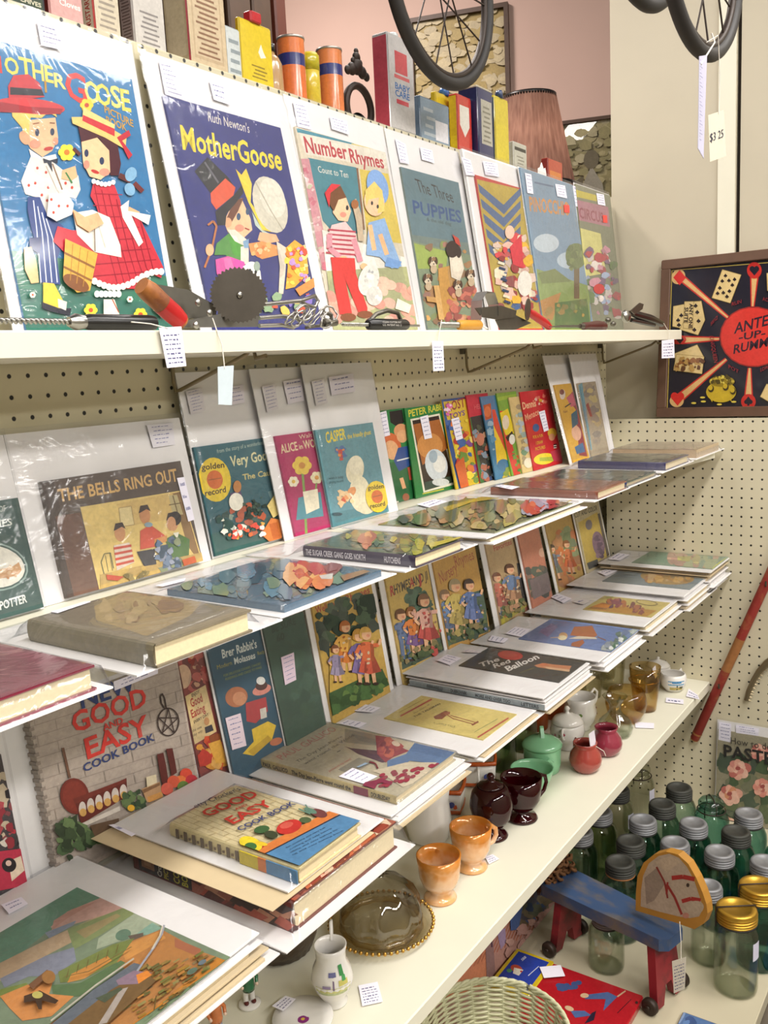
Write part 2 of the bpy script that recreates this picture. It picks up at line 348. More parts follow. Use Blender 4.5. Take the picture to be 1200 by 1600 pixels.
class Art(MB):
    """print on a page: shapes given where the photograph shows them, laid into the page's own plane"""
    def __init__(s, fr, n, r, view=(0, 0, 1)):
        super().__init__(); s.fr, s.n0, s.r = fr, n, r; s.z = n+0.05; s.view = view; s.step = 0.03
    def V(s, *v): s.view = v; return s
    def m(s, p): return s.fr.local(s.view[0]+p[0]*s.view[2], s.view[1]+p[1]*s.view[2], s.n0)
    def raw(s, pts, col):
        q = clip(pts, s.r)
        if len(q) >= 3:
            s.z += s.step; a = sum(q[i-1][0]*q[i][1]-q[i][0]*q[i-1][1] for i in range(len(q)))
            if a < 0: q = q[::-1]
            s.add([(x, y, s.z) for x, y in q], [tuple(range(len(q)))], 0, hx(col))
        return s
    def fill(s, col):
        r = s.r; return s.raw([(r[0], r[1]), (r[2], r[1]), (r[2], r[3]), (r[0], r[3])], col)
    def fr_(s, a, b, c, d, col):
        """rectangle by fractions of the page"""
        r = s.r; w, h = r[2]-r[0], r[3]-r[1]
        return s.raw([(r[0]+a*w, r[1]+b*h), (r[0]+c*w, r[1]+b*h), (r[0]+c*w, r[1]+d*h), (r[0]+a*w, r[1]+d*h)], col)
    def p(s, col, *pts): return s.raw([s.m(q) for q in pts], col)
    def e(s, cx, cy, rx, ry, col, rot=0.0, a0=0, a1=360):
        n = 22; c, d = math.cos(math.radians(rot)), math.sin(math.radians(rot)); P = []
        for k in range(n if a1-a0 == 360 else n+1):
            a = math.radians(a0+(a1-a0)*k/n); x, y = rx*math.cos(a), ry*math.sin(a); P.append((cx+x*c-y*d, cy+x*d+y*c))
        return s.p(col, *P)
    def l(s, col, w, *pts):
        n = len(pts)
        for i in range(n-1):
            (x0, y0), (x1, y1) = pts[i], pts[i+1]; d = math.hypot(x1-x0, y1-y0) or 1; nx, ny = -(y1-y0)/d*w/2, (x1-x0)/d*w/2
            z = s.z; s.p(col, (x0+nx, y0+ny), (x1+nx, y1+ny), (x1-nx, y1-ny), (x0-nx, y0-ny))
            if i < n-2: s.z = z
        return s
    def t(s, txt, p0, p1, h, col, k=0.2, bold=1, top=None):
        """one line of lettering: baseline from p0 to p1, cap height h (or the point top)"""
        P0 = Vector(s.m(p0)); X = Vector(s.m(p1))-P0; T = Vector(s.m(top or (p0[0]-k*h, p0[1]-h)))-P0
        tot = sum(GL.get((c, bold), GL[' ', bold])[2] for c in txt); x = 0; s.z += s.step; c_ = hx(col)
        for ch in txt:
            v, f, adv = GL.get((ch, bold), GL[' ', bold])
            if v:
                q = [P0+X*((x+a)/tot)+T*b for a, b in v]; mx = sum((b.x for b in q))/len(q); my = sum((b.y for b in q))/len(q)
                if s.r[0] <= mx <= s.r[2] and s.r[1] <= my <= s.r[3]: s.add([(a.x, a.y, s.z) for a in q], f, 0, c_)
            x += adv
        return s
    def blobs(s, seed, n, quad, size, cols, asp=1.0):
        """painterly patches of colour inside a quad"""
        R = random.Random(seed)
        for _ in range(n):
            a, b = R.random(), R.random(); A, B, C_, D = quad
            x = (A[0]*(1-a)+B[0]*a)*(1-b)+(D[0]*(1-a)+C_[0]*a)*b; y = (A[1]*(1-a)+B[1]*a)*(1-b)+(D[1]*(1-a)+C_[1]*a)*b
            r = size*(0.4+0.9*R.random()); P = []; ph = R.random()*6
            for k in range(9):
                q = ph+2*math.pi*k/9; rr = r*(0.55+0.6*R.random()); P.append((x+rr*math.cos(q)*asp, y+rr*math.sin(q)))
            s.p(R.choice(cols), *P)
        return s
    def kid(s, x, y, h, hair, top, low, skin='#d9aa84', lean=0.2, skirt=False, hat=None, arm=1):
        """a plain child figure: feet at (x, y), h tall"""
        q = lambda a, b: (x+a*h-lean*b*h, y-b*h); R = random.Random(int(x*7+y))
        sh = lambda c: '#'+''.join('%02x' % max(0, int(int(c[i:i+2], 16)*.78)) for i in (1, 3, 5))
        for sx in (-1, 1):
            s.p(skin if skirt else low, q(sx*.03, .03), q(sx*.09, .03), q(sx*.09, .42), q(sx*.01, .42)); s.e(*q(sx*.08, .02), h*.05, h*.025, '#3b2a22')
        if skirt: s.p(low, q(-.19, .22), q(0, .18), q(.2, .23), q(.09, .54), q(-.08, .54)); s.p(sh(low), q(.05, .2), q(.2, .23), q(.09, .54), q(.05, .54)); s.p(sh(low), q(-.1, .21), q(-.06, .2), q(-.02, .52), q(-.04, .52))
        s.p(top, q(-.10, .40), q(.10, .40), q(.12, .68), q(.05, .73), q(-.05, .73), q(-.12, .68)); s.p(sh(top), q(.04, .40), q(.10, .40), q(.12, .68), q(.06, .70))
        s.l(top, h*.065, q(-.11, .67), q(-.2, .53)); s.l(skin, h*.045, q(-.2, .53), q(-.13, .45))
        s.l(top, h*.065, q(.11, .67), q(.21, .58+.1*arm)); s.l(skin, h*.045, q(.21, .58+.1*arm), q(.25, .66+.12*arm))
        s.e(*q(0, .875), h*.105, h*.115, hair); s.e(*q(.015, .85), h*.082, h*.09, skin); s.e(*q(.04, .835), h*.03, h*.025, '#cf8a6c'); s.p(hair, q(-.09, .88), q(.1, .9), q(.06, .97), q(-.06, .97)); s.p(hair, q(-.1, .9), q(-.06, .9), q(-.07, .78), q(-.11, .8))
        for k in range(7): s.e(*q(R.uniform(-.12, .12), R.uniform(.25, .7)), h*.02, h*.03, R.choice([sh(low), sh(top), '#c9b394']), R.random()*90)
        if hat: s.e(*q(0, .93), h*.15, h*.035, hat, -8); s.p(hat, q(-.09, .93), q(.09, .95), q(.08, 1.03), q(-.07, 1.02))
        return s
    def flower(s, x, y, r, col, mid):
        for k in range(6): a = k*math.pi/3; s.e(x+r*.6*math.cos(a), y+r*.6*math.sin(a), r*.45, r*.45, col)
        s.e(x, y, r*.35, r*.35, mid)
        return s

def scribble(s, q, rows, seed, col='#7d7d9c'):
    """small handwritten lines on a label; q = four corners of the label in page mm"""
    R = random.Random(seed); A, B, C_, D = q; s.z += 0.03
    P = lambda a, b: ((A[0]*(1-a)+B[0]*a)*(1-b)+(D[0]*(1-a)+C_[0]*a)*b, (A[1]*(1-a)+B[1]*a)*(1-b)+(D[1]*(1-a)+C_[1]*a)*b)
    for i in range(rows):
        y = (i+0.7)/(rows+0.6); x = 0.12+0.1*R.random(); e = 0.9-0.25*R.random()
        while x < e:
            w = 0.05+0.12*R.random(); h = 0.13/rows*(1+R.random())
            pts = [P(x, y), P(min(x+w, .95), y), P(min(x+w, .95), y-h), P(x, y-h*0.8)]
            s.add([(a, b, s.z) for a, b in pts], [(0, 1, 2, 3)], 0, hx(col)); x += w+0.03
    return s

def sticker(fr, n, quad, view, parent, seed=1, rows=4, paper='#e6e2ee', name='price_label', ink='#8484a6'):
    """paper label stuck flat on a page or sleeve"""
    A = Art(fr, n, (-9e5, -9e5, 9e5, 9e5), view); q = [A.m(p) for p in quad]; A.box(0, 0, 0, 0, 0, 0) if False else None
    lo = [(a, b, n) for a, b in q]; hi = [(a, b, n+0.35) for a, b in q]; A.add(lo+hi, [(4, 5, 6, 7), (0, 1, 5, 4), (1, 2, 6, 5), (2, 3, 7, 6), (3, 0, 4, 7)], 0, hx(paper))
    A.z = n+0.36
    if rows: scribble(A, q, rows, seed, ink)
    return A.build(name, 'handwritten_card', parent)

def sstep(x): x = max(0.0, min(1.0, x)); return x*x*(3-2*x)
def sleeve_mesh(r, z0, zt, cover, seed, m_=7, nx=22, ny=26, fall=26):
    """clear bag: lies on the board and tents over the book; slightly wavy"""
    R = random.Random(seed); b = MB(); u0, v0, u1, v1 = r[0]-m_*.5, r[1], r[2]+m_*.5, r[3]+m_
    ph = [R.uniform(0, 6) for _ in range(6)]
    V_ = []
    for j in range(ny+1):
        for i in range(nx+1):
            x, y = u0+(u1-u0)*i/nx, v0+(v1-v0)*j/ny
            dx = max(cover[0]-x, x-cover[2], 0); dy = max(cover[1]-y, y-cover[3], 0)
            h = z0+(zt-z0)*(1-sstep(math.hypot(dx, dy)/fall))
            h += 0.5+0.45*(math.sin(x*.05+y*.02+ph[0])*math.sin(y*.04+ph[1])+math.sin(x*.11-y*.03+ph[2])*.4)
            e = min(i, nx-i, j, ny-j)
            if e == 0: h = z0*0.5+0.3
            V_.append((x, y, h))
    b.add(V_, [(j*(nx+1)+i, j*(nx+1)+i+1, (j+1)*(nx+1)+i+1, (j+1)*(nx+1)+i) for j in range(ny) for i in range(nx)], 0, None, True)
    return b

def book(label, group, fr, cover, board=None, draw=None, view=(0, 0, 1), t=4.0, base='#888888', stickers=(), sleeve=True, spine=None, bcol='white_card', hard=False, name=None, bt=1.6, gloss=False, sdraw=None, seed=None, pages='page_edges'):
    """bagged and boarded book or booklet lying in frame fr; cover / board are page rectangles"""
    ref = board or cover; du, dv = ref[0], ref[1]
    fr.shift(du, dv)
    cover = [cover[0]-du, cover[1]-dv, cover[2]-du, cover[3]-dv]
    if board: board = [board[0]-du, board[1]-dv, board[2]-du, board[3]-dv]
    else: bt = 0.0
    root = thing(name or ('bagged_book' if board else 'picture_book'), label, 'book', fr.o, fr.R, group)
    if board: MB().box(board[0], board[1], 0, board[2], board[3], bt).build('backing_board', bcol, root)
    u0, v0, u1, v1 = cover; zt = bt+t; A = Art(fr, zt, cover, view)
    bc = hx(base); sc = hx(spine or base)
    if hard:
        k = 2.2; e = 3.0
        A.box(u0, v0, bt, u1, v1, bt+k, 0, bc); A.box(u0, v0, zt-k, u1, v1, zt, 0, bc)
        n = 6; prev = None
        for i in range(n+1):     # rounded spine
            a = -math.pi/2+math.pi*i/n; q = (u0-math.cos(a)*t*.16, (bt+zt)/2+math.sin(a)*t/2)
            if prev: A.add([(prev[0], v0, prev[1]), (prev[0], v1, prev[1]), (q[0], v1, q[1]), (q[0], v0, q[1])], [(0, 1, 2, 3)], 0, sc, True)
            prev = q
        MB().box(u0+1.5, v0+e, bt+k, u1-e, v1-e, zt-k).build('page_block', pages, root)
    else:
        A.box(u0, v0, bt, u1, v1, zt, 0, bc)
    A.fill(base)
    if draw: draw(A)
    if sdraw: sdraw(A, fr, bt, zt)
    A.build('cover', 'glossy_print' if gloss else 'printed_paper', root)
    bag = sleeve_mesh(board or cover, bt+0.6, zt+0.9, cover, seed or len(label)*7).build('plastic_sleeve', 'sleeve_plastic', root) if sleeve else None
    for i, st in enumerate(stickers):
        quad, vw = st[0], (st[1] if len(st) > 1 and st[1] else view); rows = st[2] if len(st) > 2 else 5; pap = st[3] if len(st) > 3 else '#e6e2ee'
        c_ = Art(fr, zt, cover, vw).m(quad[0]); inside = cover[0]-9 <= c_[0] <= cover[2] and cover[1] <= c_[1] <= cover[3]+4
        sticker(fr, zt+1.6 if inside else bt+2.2+(0.0 if not sleeve else 0.6), quad, vw, bag or root, seed=i+len(label), rows=rows, paper=pap)
    return root
# ---------------------------------------------------------------- the setting
XW = 100.0                                    # upper end wall
B0, BZ = -1840.7056, 223.9479                 # peg grid of the long board
pegboard('peg_long', '#cfc6a6', 0, B0, BZ); pegboard('peg_end', '#d3caae', 1, -54.1204, 0.0)
struct('wall_back', MB().box(-2600, 0, -1310, XW, 6, 634).box(-2600, 6, -1310, XW, 120, 634, 1), ['peg_long', 'cream_paint'])
struct('wall_right', MB().box(0, -1000, -1310, 6, -36, 9), ['peg_end'])
struct('wall_end', MB().box(XW, -362, -1310, XW+20, -22, 1700).box(XW, -22, -1310, XW+20, 120, 634).box(XW, -1400, -1310, XW+20, -372, 1700).box(XW+10, -372, -1310, XW+20, -362, 1700, 1), ['wall_paint', 'dark_gap'])
struct('trim_1', MB().box(6, -1000, -10, XW, -36, 3), ['cream_paint'])
struct('trim_2', MB().box(XW-5, -360, 9, XW, -316, 1700), ['cream_paint'])
struct('added_shade_wall', MB().box(-4200, -2400, -1310, 1600, -1950, 335), ['cream_paint'])       # unseen low wall, added to keep light off the lower shelves
struct('floor', MB().box(-4200, -4200, -1330, 1600, 1800, -1310), ['floor_vinyl'])
# the pink wall of the booth behind stands askew to the shelves
PWo = Vector((880.0, 270.0, 0)); PWy = math.radians(107)
PW = Frame((PWo.x, PWo.y, -1310), lean=math.pi/2, yaw=PWy+math.pi)
def pink():
    b = MB(); w = PW
    a, c = w.world(-2200, 0), w.world(250, 0); t = -w.n*30
    v = [(p.x+q.x, p.y+q.y, z) for z in (-1310, 2600) for p in (a, c) for q in (Vector(), t)]
    b.add(v, [(0, 1, 5, 4), (2, 6, 7, 3), (0, 4, 6, 2), (1, 3, 7, 5), (4, 5, 7, 6), (0, 2, 3, 1)]); return b
struct('wall_far', pink(), ['pink_wall_paint'])

def shelf(name_label, x0, x1, y1, ztop0, ztop1, th, y0=-2.0, ym=None, xm=-520, paint='cream_paint'):
    b = MB(); ch = 2.0
    pr = lambda x, z, y: [(x, y0, z-th), (x, y, z-th), (x, y, z-ch), (x, y+ch, z), (x, y0, z)]
    st = [pr(x0, ztop0, ym or y1)]+([pr(xm, ztop0, ym)] if ym else [])+[pr(x1, ztop1, y1)]; n = len(st); v = sum(st, [])
    b.add(v, [(0, 1, 2, 3, 4), tuple(n*5-1-i for i in range(5))]+[(k*5+i, k*5+i+5, k*5+(i+1) % 5+5, k*5+(i+1) % 5) for k in range(n-1) for i in range(5)])
    c = ((x0+x1)/2, (y0+y1)/2, ztop0-th)
    r = b.build('shelf_board', paint, None, c); r.location = (c[0]/1000, c[1]/1000, (c[2]+ZF)/1000)
    return props(r, name_label, 'shelf', 'painted shelf boards')
Z1 = lambda x: 248.0+(x-55)*0.0052             # the top shelf sags a touch to the left
Z2, Z3, Z4, Z5 = -72.0, -425.0, -727.0, -1110.0
shelf('top cream shelf board holding the kitchen gadgets and tall bagged books', -2600, 55, -234, Z1(-2600), Z1(55), 25)
shelf('second cream shelf board with bells book, record books and row of small picture books', -2600, -1, -340, Z2, Z2, 25, ym=-280)
shelf('third cream shelf board hidden under rhyme books and overhanging bagged books', -2600, -1, -290, Z3, Z3, 25)
shelf('long cream shelf board carrying the glassware, mugs and china', -2600, -1, -331, Z4, Z4, 25)
shelf('lowest wide shelf board, its colour darkened for shade, under the glass jars and toy horse', -2600, -1, -638, Z5, Z5, 30, paint='shaded_cream_paint')  # shade near the floor is put into this board's colour
BRL = ['bent wire shelf bracket behind the long white price tag at left', 'bent wire shelf bracket under middle of the top shelf', 'bent wire shelf bracket at the right end beside the wooden game board']
for i, bx in enumerate((-1593, -752, 43)):
    z = Z1(bx)-29; t = thing('shelf_bracket', BRL[i], 'bracket', (bx, -4, 168), None, 'wire brackets under the top shelf')
    MB().tube([(0, 8, z-168), (0, -8, z-168), (0, -8, z-172), (0, -9, 12), (0, -12, 0), (0, -22, 2), (0, -150, 44), (0, -164, 54), (0, -168, z-172), (0, -186, z-169)], 3, 8).build('wire', 'bracket_wire', t)
    MB().box(-7, -7, z-176, 7, 3, z-160).build('peg_clip', 'dull_steel', t)

# ---------------------------------------------------------------- top shelf: bagged books leaning on the pegboard
G1 = 'bagged picture books leaning along the top shelf'
LAV = '#dfdcea'
def R1(tan, off, x=-1000): return Frame((0, -10-tan*375-off, Z1(x)+1.2), tan=tan)
Q = lambda *a: list(a)
vb1 = (0, 0, .33735)
def d_b1(A):
    A.fill('#2477ad'); A.p('#2f7a5e', (30, 1155), (900, 1300), (900, 1620), (60, 1620)); A.p('#256f5c', (60, 1330), (900, 1430), (900, 1620), (60, 1620))
    # title lettering, one colour after the other
    for ch, x, y, w, h, c in (('M', -72, 318, 88, 80, '#d1352f'), ('O', 22, 335, 70, 78, '#efd75a'), ('T', 92, 345, 62, 85, '#efd75a'), ('H', 148, 362, 62, 78, '#e8d36a'), ('E', 205, 375, 45, 78, '#efd75a'), ('R', 248, 400, 55, 66, '#f0dc78')):
        A.t(ch, (x, y), (x+w, y+w*.24), h, c, .1)
    A.t('G', (305, 455), (415, 485), 135, '#e03a33', .12)
    for ch, x, y, w, c in (('O', 395, 468, 70, '#f2e27a'), ('O', 448, 480, 70, '#efd75a'), ('S', 515, 492, 50, '#f2e27a'), ('E', 560, 508, 48, '#efd75a')): A.t(ch, (x, y), (x+w, y+w*.22), 100, c, .12)
    A.t('PICTURE', (482, 520), (618, 590), 34, '#c99a3c', .1); A.t('BOOK', (490, 570), (585, 608), 34, '#c99a3c', .1)
    A.l('#b88b2c', 10, (208, 375), (212, 430)); A.flower(400, 488, 30, '#f2d53c', '#c8452c')
    # boy
    A.p('#e9be92', (108, 560), (255, 545), (268, 640), (240, 700), (195, 728), (140, 690), (100, 620)); A.p('#e9c867', (50, 480), (240, 470), (262, 545), (225, 520), (190, 548), (140, 545), (128, 640), (98, 590), (55, 540))
    A.e(112, 640, 22, 34, '#e0ab80', -30)
    A.p('#c8323a', (35, 400), (60, 350), (130, 345), (180, 385), (205, 450), (40, 470)); A.e(140, 492, 160, 36, '#d13b3f', 6); A.p('#a3232c', (-20, 470), (130, 495), (290, 505), (280, 530), (120, 525), (-10, 520)); A.p('#27222b', (45, 405), (190, 415), (203, 445), (45, 440))
    A.e(170, 615, 10, 17, '#2e3a55'); A.e(240, 612, 10, 17, '#2e3a55'); A.l('#8c5a3c', 5, (150, 575), (180, 570)); A.l('#8c5a3c', 5, (228, 570), (252, 572)); A.e(222, 690, 22, 9, '#c03a34', -10); A.e(160, 668, 26, 20, '#e79a7c'); A.e(255, 655, 12, 18, '#e79a7c')
    A.p('#f0ede4', (130, 690), (190, 730), (255, 715), (262, 740), (200, 760), (140, 725))
    A.p('#ece6dc', (140, 725), (240, 750), (290, 790), (360, 815), (370, 880), (350, 920), (290, 905), (330, 950), (320, 1000), (250, 1030), (205, 1005), (180, 920), (115, 900), (95, 840))
    A.l('#bcae9c', 5, (210, 770), (260, 880), (280, 910)); A.l('#8f6f52', 7, (240, 760), (285, 880))
    for x, y in ((170, 780), (160, 850), (210, 800), (220, 870), (215, 930), (260, 960), (235, 990), (130, 860), (300, 850), (330, 870), (305, 940), (190, 905)): A.e(x, y, 6, 7, '#c44a3c')
    A.p('#20283a', (195, 735), (225, 745), (265, 735), (262, 760), (235, 750), (240, 800), (215, 755), (200, 758))
    A.p('#e3b083', (285, 790), (345, 770), (355, 820), (325, 840), (280, 830)); A.l('#3f7a46', 8, (300, 800), (330, 850)); A.flower(305, 708, 38, '#f0d840', '#c8782c')
    A.p('#31457e', (125, 915), (180, 915), (215, 1000), (290, 1050), (285, 1130), (260, 1200), (275, 1320), (180, 1310), (175, 1180), (140, 1060), (122, 970))
    for dx in (0, 28, 56, 84): A.l('#cfd4e2', 5, (150+dx*.7, 930+dx), (165+dx*.9, 1060+dx*.6), (185+dx*.9, 1310))
    A.p('#2a3866', (130, 1105), (185, 1100), (180, 1180), (132, 1150)); A.p('#dcb078', (105, 1150), (140, 1145), (165, 1220), (175, 1310), (140, 1315), (110, 1250)); A.p('#e2c03c', (195, 1310), (245, 1315), (290, 1400), (265, 1440), (195, 1410))
    A.p('#23222e', (188, 1400), (270, 1430), (325, 1430), (318, 1465), (230, 1445), (190, 1430)); A.p('#d8d2c4', (262, 1385), (305, 1400), (300, 1440), (265, 1425))
    # girl
    A.p('#4b2228', (355, 580), (440, 560), (530, 620), (555, 760), (545, 815), (505, 815), (500, 700), (450, 640), (372, 665)); A.p('#e9be92', (372, 660), (445, 640), (500, 700), (505, 800), (460, 835), (410, 820), (380, 760))
    A.e(395, 712, 10, 18, '#2e3a55'); A.e(466, 748, 11, 18, '#2e3a55'); A.e(435, 798, 20, 8, '#b9352f', 20); A.e(478, 800, 24, 18, '#e58f78'); A.e(395, 765, 14, 20, '#e58f78'); A.l('#5b2d2a', 16, (335, 690), (365, 720))
    A.p('#dfbd70', (325, 545), (420, 545), (580, 640), (575, 695), (480, 640), (330, 575)); A.p('#e5c77e', (380, 500), (525, 580), (525, 625), (375, 555)); A.p('#c2353a', (378, 535), (525, 600), (525, 635), (375, 562)); A.p('#b62f3b', (535, 640), (590, 605), (600, 630), (560, 655), (608, 720), (590, 740), (560, 680))
    A.l('#5b2d2a', 26, (545, 815), (600, 840)); A.l('#6b2f2c', 22, (615, 850), (655, 890)); A.e(600, 810, 26, 34, '#7ea9c8', 20); A.e(595, 880, 24, 30, '#7ea9c8', -20)
    A.p('#c23440', (425, 850), (520, 850), (550, 930), (560, 1000), (640, 1010), (750, 1240), (740, 1290), (690, 1270), (640, 1340), (560, 1340), (420, 1300), (240, 1120), (260, 1050), (330, 1070), (470, 1060), (440, 960), (412, 910))
    for i in range(7): A.l('#8e1f2d', 4, (430+i*34, 860+i*22), (470+i*40, 1060+i*36), (540+i*30, 1330-i*10)); 
    for i in range(8): A.l('#9c2433', 4, (430-i*6, 900+i*55), (560+i*26, 905+i*50))
    A.p('#e8e4d8', (330, 990), (420, 975), (500, 1010), (550, 1140), (555, 1195), (430, 1170), (350, 1090)); A.l('#c9c2b0', 5, (440, 1020), (480, 1150)); A.p('#e3b083', (325, 975), (380, 1010), (440, 990), (468, 1040), (400, 1080), (345, 1045)); A.p('#e3b083', (590, 960), (640, 985), (630, 1010), (580, 990))
    A.p('#ece8dc', (550, 960), (590, 930), (585, 980), (690, 1000), (680, 1045), (600, 1000), (655, 1125), (635, 1145), (560, 1010))
    for x in range(430, 760, 22): A.e(x, 1305+30*math.sin((x-430)/60)-(x-600)*.12*(x > 600), 14, 16, '#e9e5da')
    for x in range(425, 530, 18): A.e(x, 850+8*math.sin(x), 10, 12, '#efece2')
    for x in range(440, 560, 20): A.e(x, 1365, 13, 16, '#dfe2dc')
    A.p('#e9e2cf', (470, 1390), (520, 1390), (545, 1465), (470, 1465)); A.l('#b2553c', 5, (510, 1390), (540, 1450)); A.p('#dfc8a2', (690, 1390), (760, 1460), (740, 1475), (700, 1440))
    for x, y in ((410, 1440), (640, 1460), (140, 1370), (590, 1390)): A.flower(x, y, 30 if x in (410, 640) else 14, '#f0d840' if x in (410, 640) else '#dfe9d6', '#c8502c')
    # pail
    A.p('#d7a640', (290, 1110), (440, 1180), (405, 1350), (345, 1360), (280, 1290)); A.e(340, 1315, 66, 32, '#7d4a20', 28)
    for dx in (35, 70, 105): A.l('#b07c28', 4, (290+dx, 1120+dx*.45), (283+dx*.85, 1290+dx*.4))
    A.l('#8a5a26', 10, (285, 1175), (425, 1245)); A.l('#8a5a26', 10, (282, 1240), (412, 1305)); A.l('#6b5138', 4, (425, 1060), (428, 1170))
    A.p('#ece6dc', (215, 900), (300, 905), (330, 950), (320, 1000), (250, 1030), (205, 1005)); A.p('#e3b083', (325, 975), (380, 1010), (440, 990), (468, 1040), (400, 1080), (345, 1045))
    for x, y in ((260, 960), (235, 990), (300, 960), (225, 930)): A.e(x, y, 6, 7, '#c44a3c')
f = R1(.13, 10, -1800); cv = f.rect((-52, 48), (209, 127), (266, 490), (44, 509), 5); cv[1] = 3
bd = f.rect((-78, -20), (211, 72), (262, 440), None); bd = [cv[0]-14, 0, bd[2], bd[3]]
book('large bright blue picture book with red-hatted boy and girl in red plaid', G1, f, cv, bd, d_b1, vb1, base='#2477ad', gloss=True, stickers=[(((170, 100), (275, 135), (295, 235), (190, 210)), None, 4)])
v2 = (230, 130, .35833)
def d_b2(A):
    A.fill('#262a72')
    A.t("Ruth Newton's", (265, 165), (448, 218), 42, '#d9d2c6', .1, 0); A.t('MotherGoose', (150, 285), (590, 380), 105, '#e6cf2f', .12, 1)
    A.p('#e9be92', (355, 560), (410, 500), (450, 590), (458, 640), (415, 680), (350, 650), (335, 600)); A.p('#6b3a20', (345, 590), (380, 510), (420, 500), (395, 560), (360, 620)); A.e(398, 582, 9, 16, '#2c4a6a'); A.e(437, 560, 8, 15, '#2c4a6a'); A.e(402, 632, 20, 16, '#e38f74'); A.l('#a8382c', 6, (425, 632), (445, 640)); A.e(352, 608, 16, 22, '#dca77c')
    A.p('#17161a', (205, 385), (262, 322), (352, 410), (382, 455), (300, 550), (275, 480)); A.l('#5c5a60', 8, (250, 345), (310, 435)); A.p('#d3502c', (275, 480), (340, 415), (384, 455), (375, 490), (300, 552), (278, 520)); A.p('#1d1a1c', (296, 560), (375, 490), (415, 440), (418, 480), (380, 530), (345, 570), (340, 620), (305, 620))
    A.p('#e8c83a', (385, 375), (410, 400), (430, 372), (455, 440), (450, 520), (520, 620), (545, 650), (500, 640), (440, 520), (410, 440))
    A.e(535, 530, 70, 128, '#cfc8b4', -18); A.e(545, 500, 52, 90, '#ded8c6', -18); A.l('#b3ab96', 5, (470, 430), (540, 560), (590, 640)); A.p('#b9c4b8', (455, 560), (500, 640), (560, 670), (530, 680), (470, 620))
    A.p('#e3b083', (490, 650), (560, 660), (575, 690), (520, 700), (480, 685)); A.p('#e0954f', (440, 700), (500, 690), (570, 710), (570, 750), (500, 768), (450, 740)); A.blobs(4, 14, ((445, 700), (565, 710), (565, 755), (455, 745)), 12, ['#e8b06a', '#d97b3a', '#efc58c'])
    A.p('#4f8c3c', (300, 700), (360, 650), (440, 690), (440, 780), (380, 800), (340, 750), (290, 750)); A.p('#dcd6c4', (345, 640), (380, 640), (440, 690), (430, 715), (380, 690)); A.p('#d8c8b8', (405, 715), (440, 705), (440, 790), (405, 790)); A.p('#7fa2c0', (415, 690), (440, 680), (440, 720), (420, 720))
    A.l('#b06a38', 9, (262, 620), (285, 602), (300, 625), (280, 720), (248, 805)); A.e(270, 728, 18, 26, '#e3b083')
    A.p('#d34f9c', (295, 770), (350, 755), (420, 780), (440, 860), (400, 870), (330, 880), (300, 830)); A.p('#b93d86', (360, 860), (450, 850), (470, 960), (420, 960)); A.p('#dd6fae', (330, 765), (360, 760), (390, 850), (350, 860))
    A.p('#dad6ca', (415, 800), (455, 780), (490, 820), (500, 900), (510, 950), (470, 960), (460, 880), (430, 860)); A.e(452, 815, 34, 36, '#e3e0d6'); A.e(475, 800, 14, 22, '#8d9a8c'); A.e(445, 818, 6, 8, '#2b2b2b'); A.e(470, 825, 6, 8, '#2b2b2b')
    A.p('#cbbfae', (560, 690), (605, 720), (600, 820), (590, 920), (570, 920), (575, 800)); A.p('#e0a03c', (600, 720), (640, 685), (690, 720), (700, 830), (640, 890), (600, 900), (610, 800)); A.blobs(5, 40, ((610, 700), (690, 720), (700, 860), (605, 880)), 14, ['#d9772e', '#e9c24f', '#c8553a', '#b38ac0', '#efd98a'])
    A.p('#d98a4a', (640, 900), (720, 850), (725, 890), (660, 930)); A.blobs(8, 20, ((420, 930), (700, 920), (700, 1000), (420, 1000)), 22, ['#c2563c', '#7d6ab0', '#d9b65a', '#88a07c'])
f = R1(.195, 0, -1450); cv = f.rect((255, 151), (438, 198), (491, 455), (321, 454), 5); cv[1] = 4
bd = f.rect((216, 80), (440, 148), (513, 483), (298, 445)); bd[1] = 0
book('navy blue picture book with yellow title and child in tall black top hat', G1, f, cv, bd, d_b2, v2, base='#262a72', stickers=[(((50, -95), (110, -80), (160, 75), (78, 50)), None, 7), (((270, -10), (340, 10), (360, 95), (290, 72)), None, 3)])
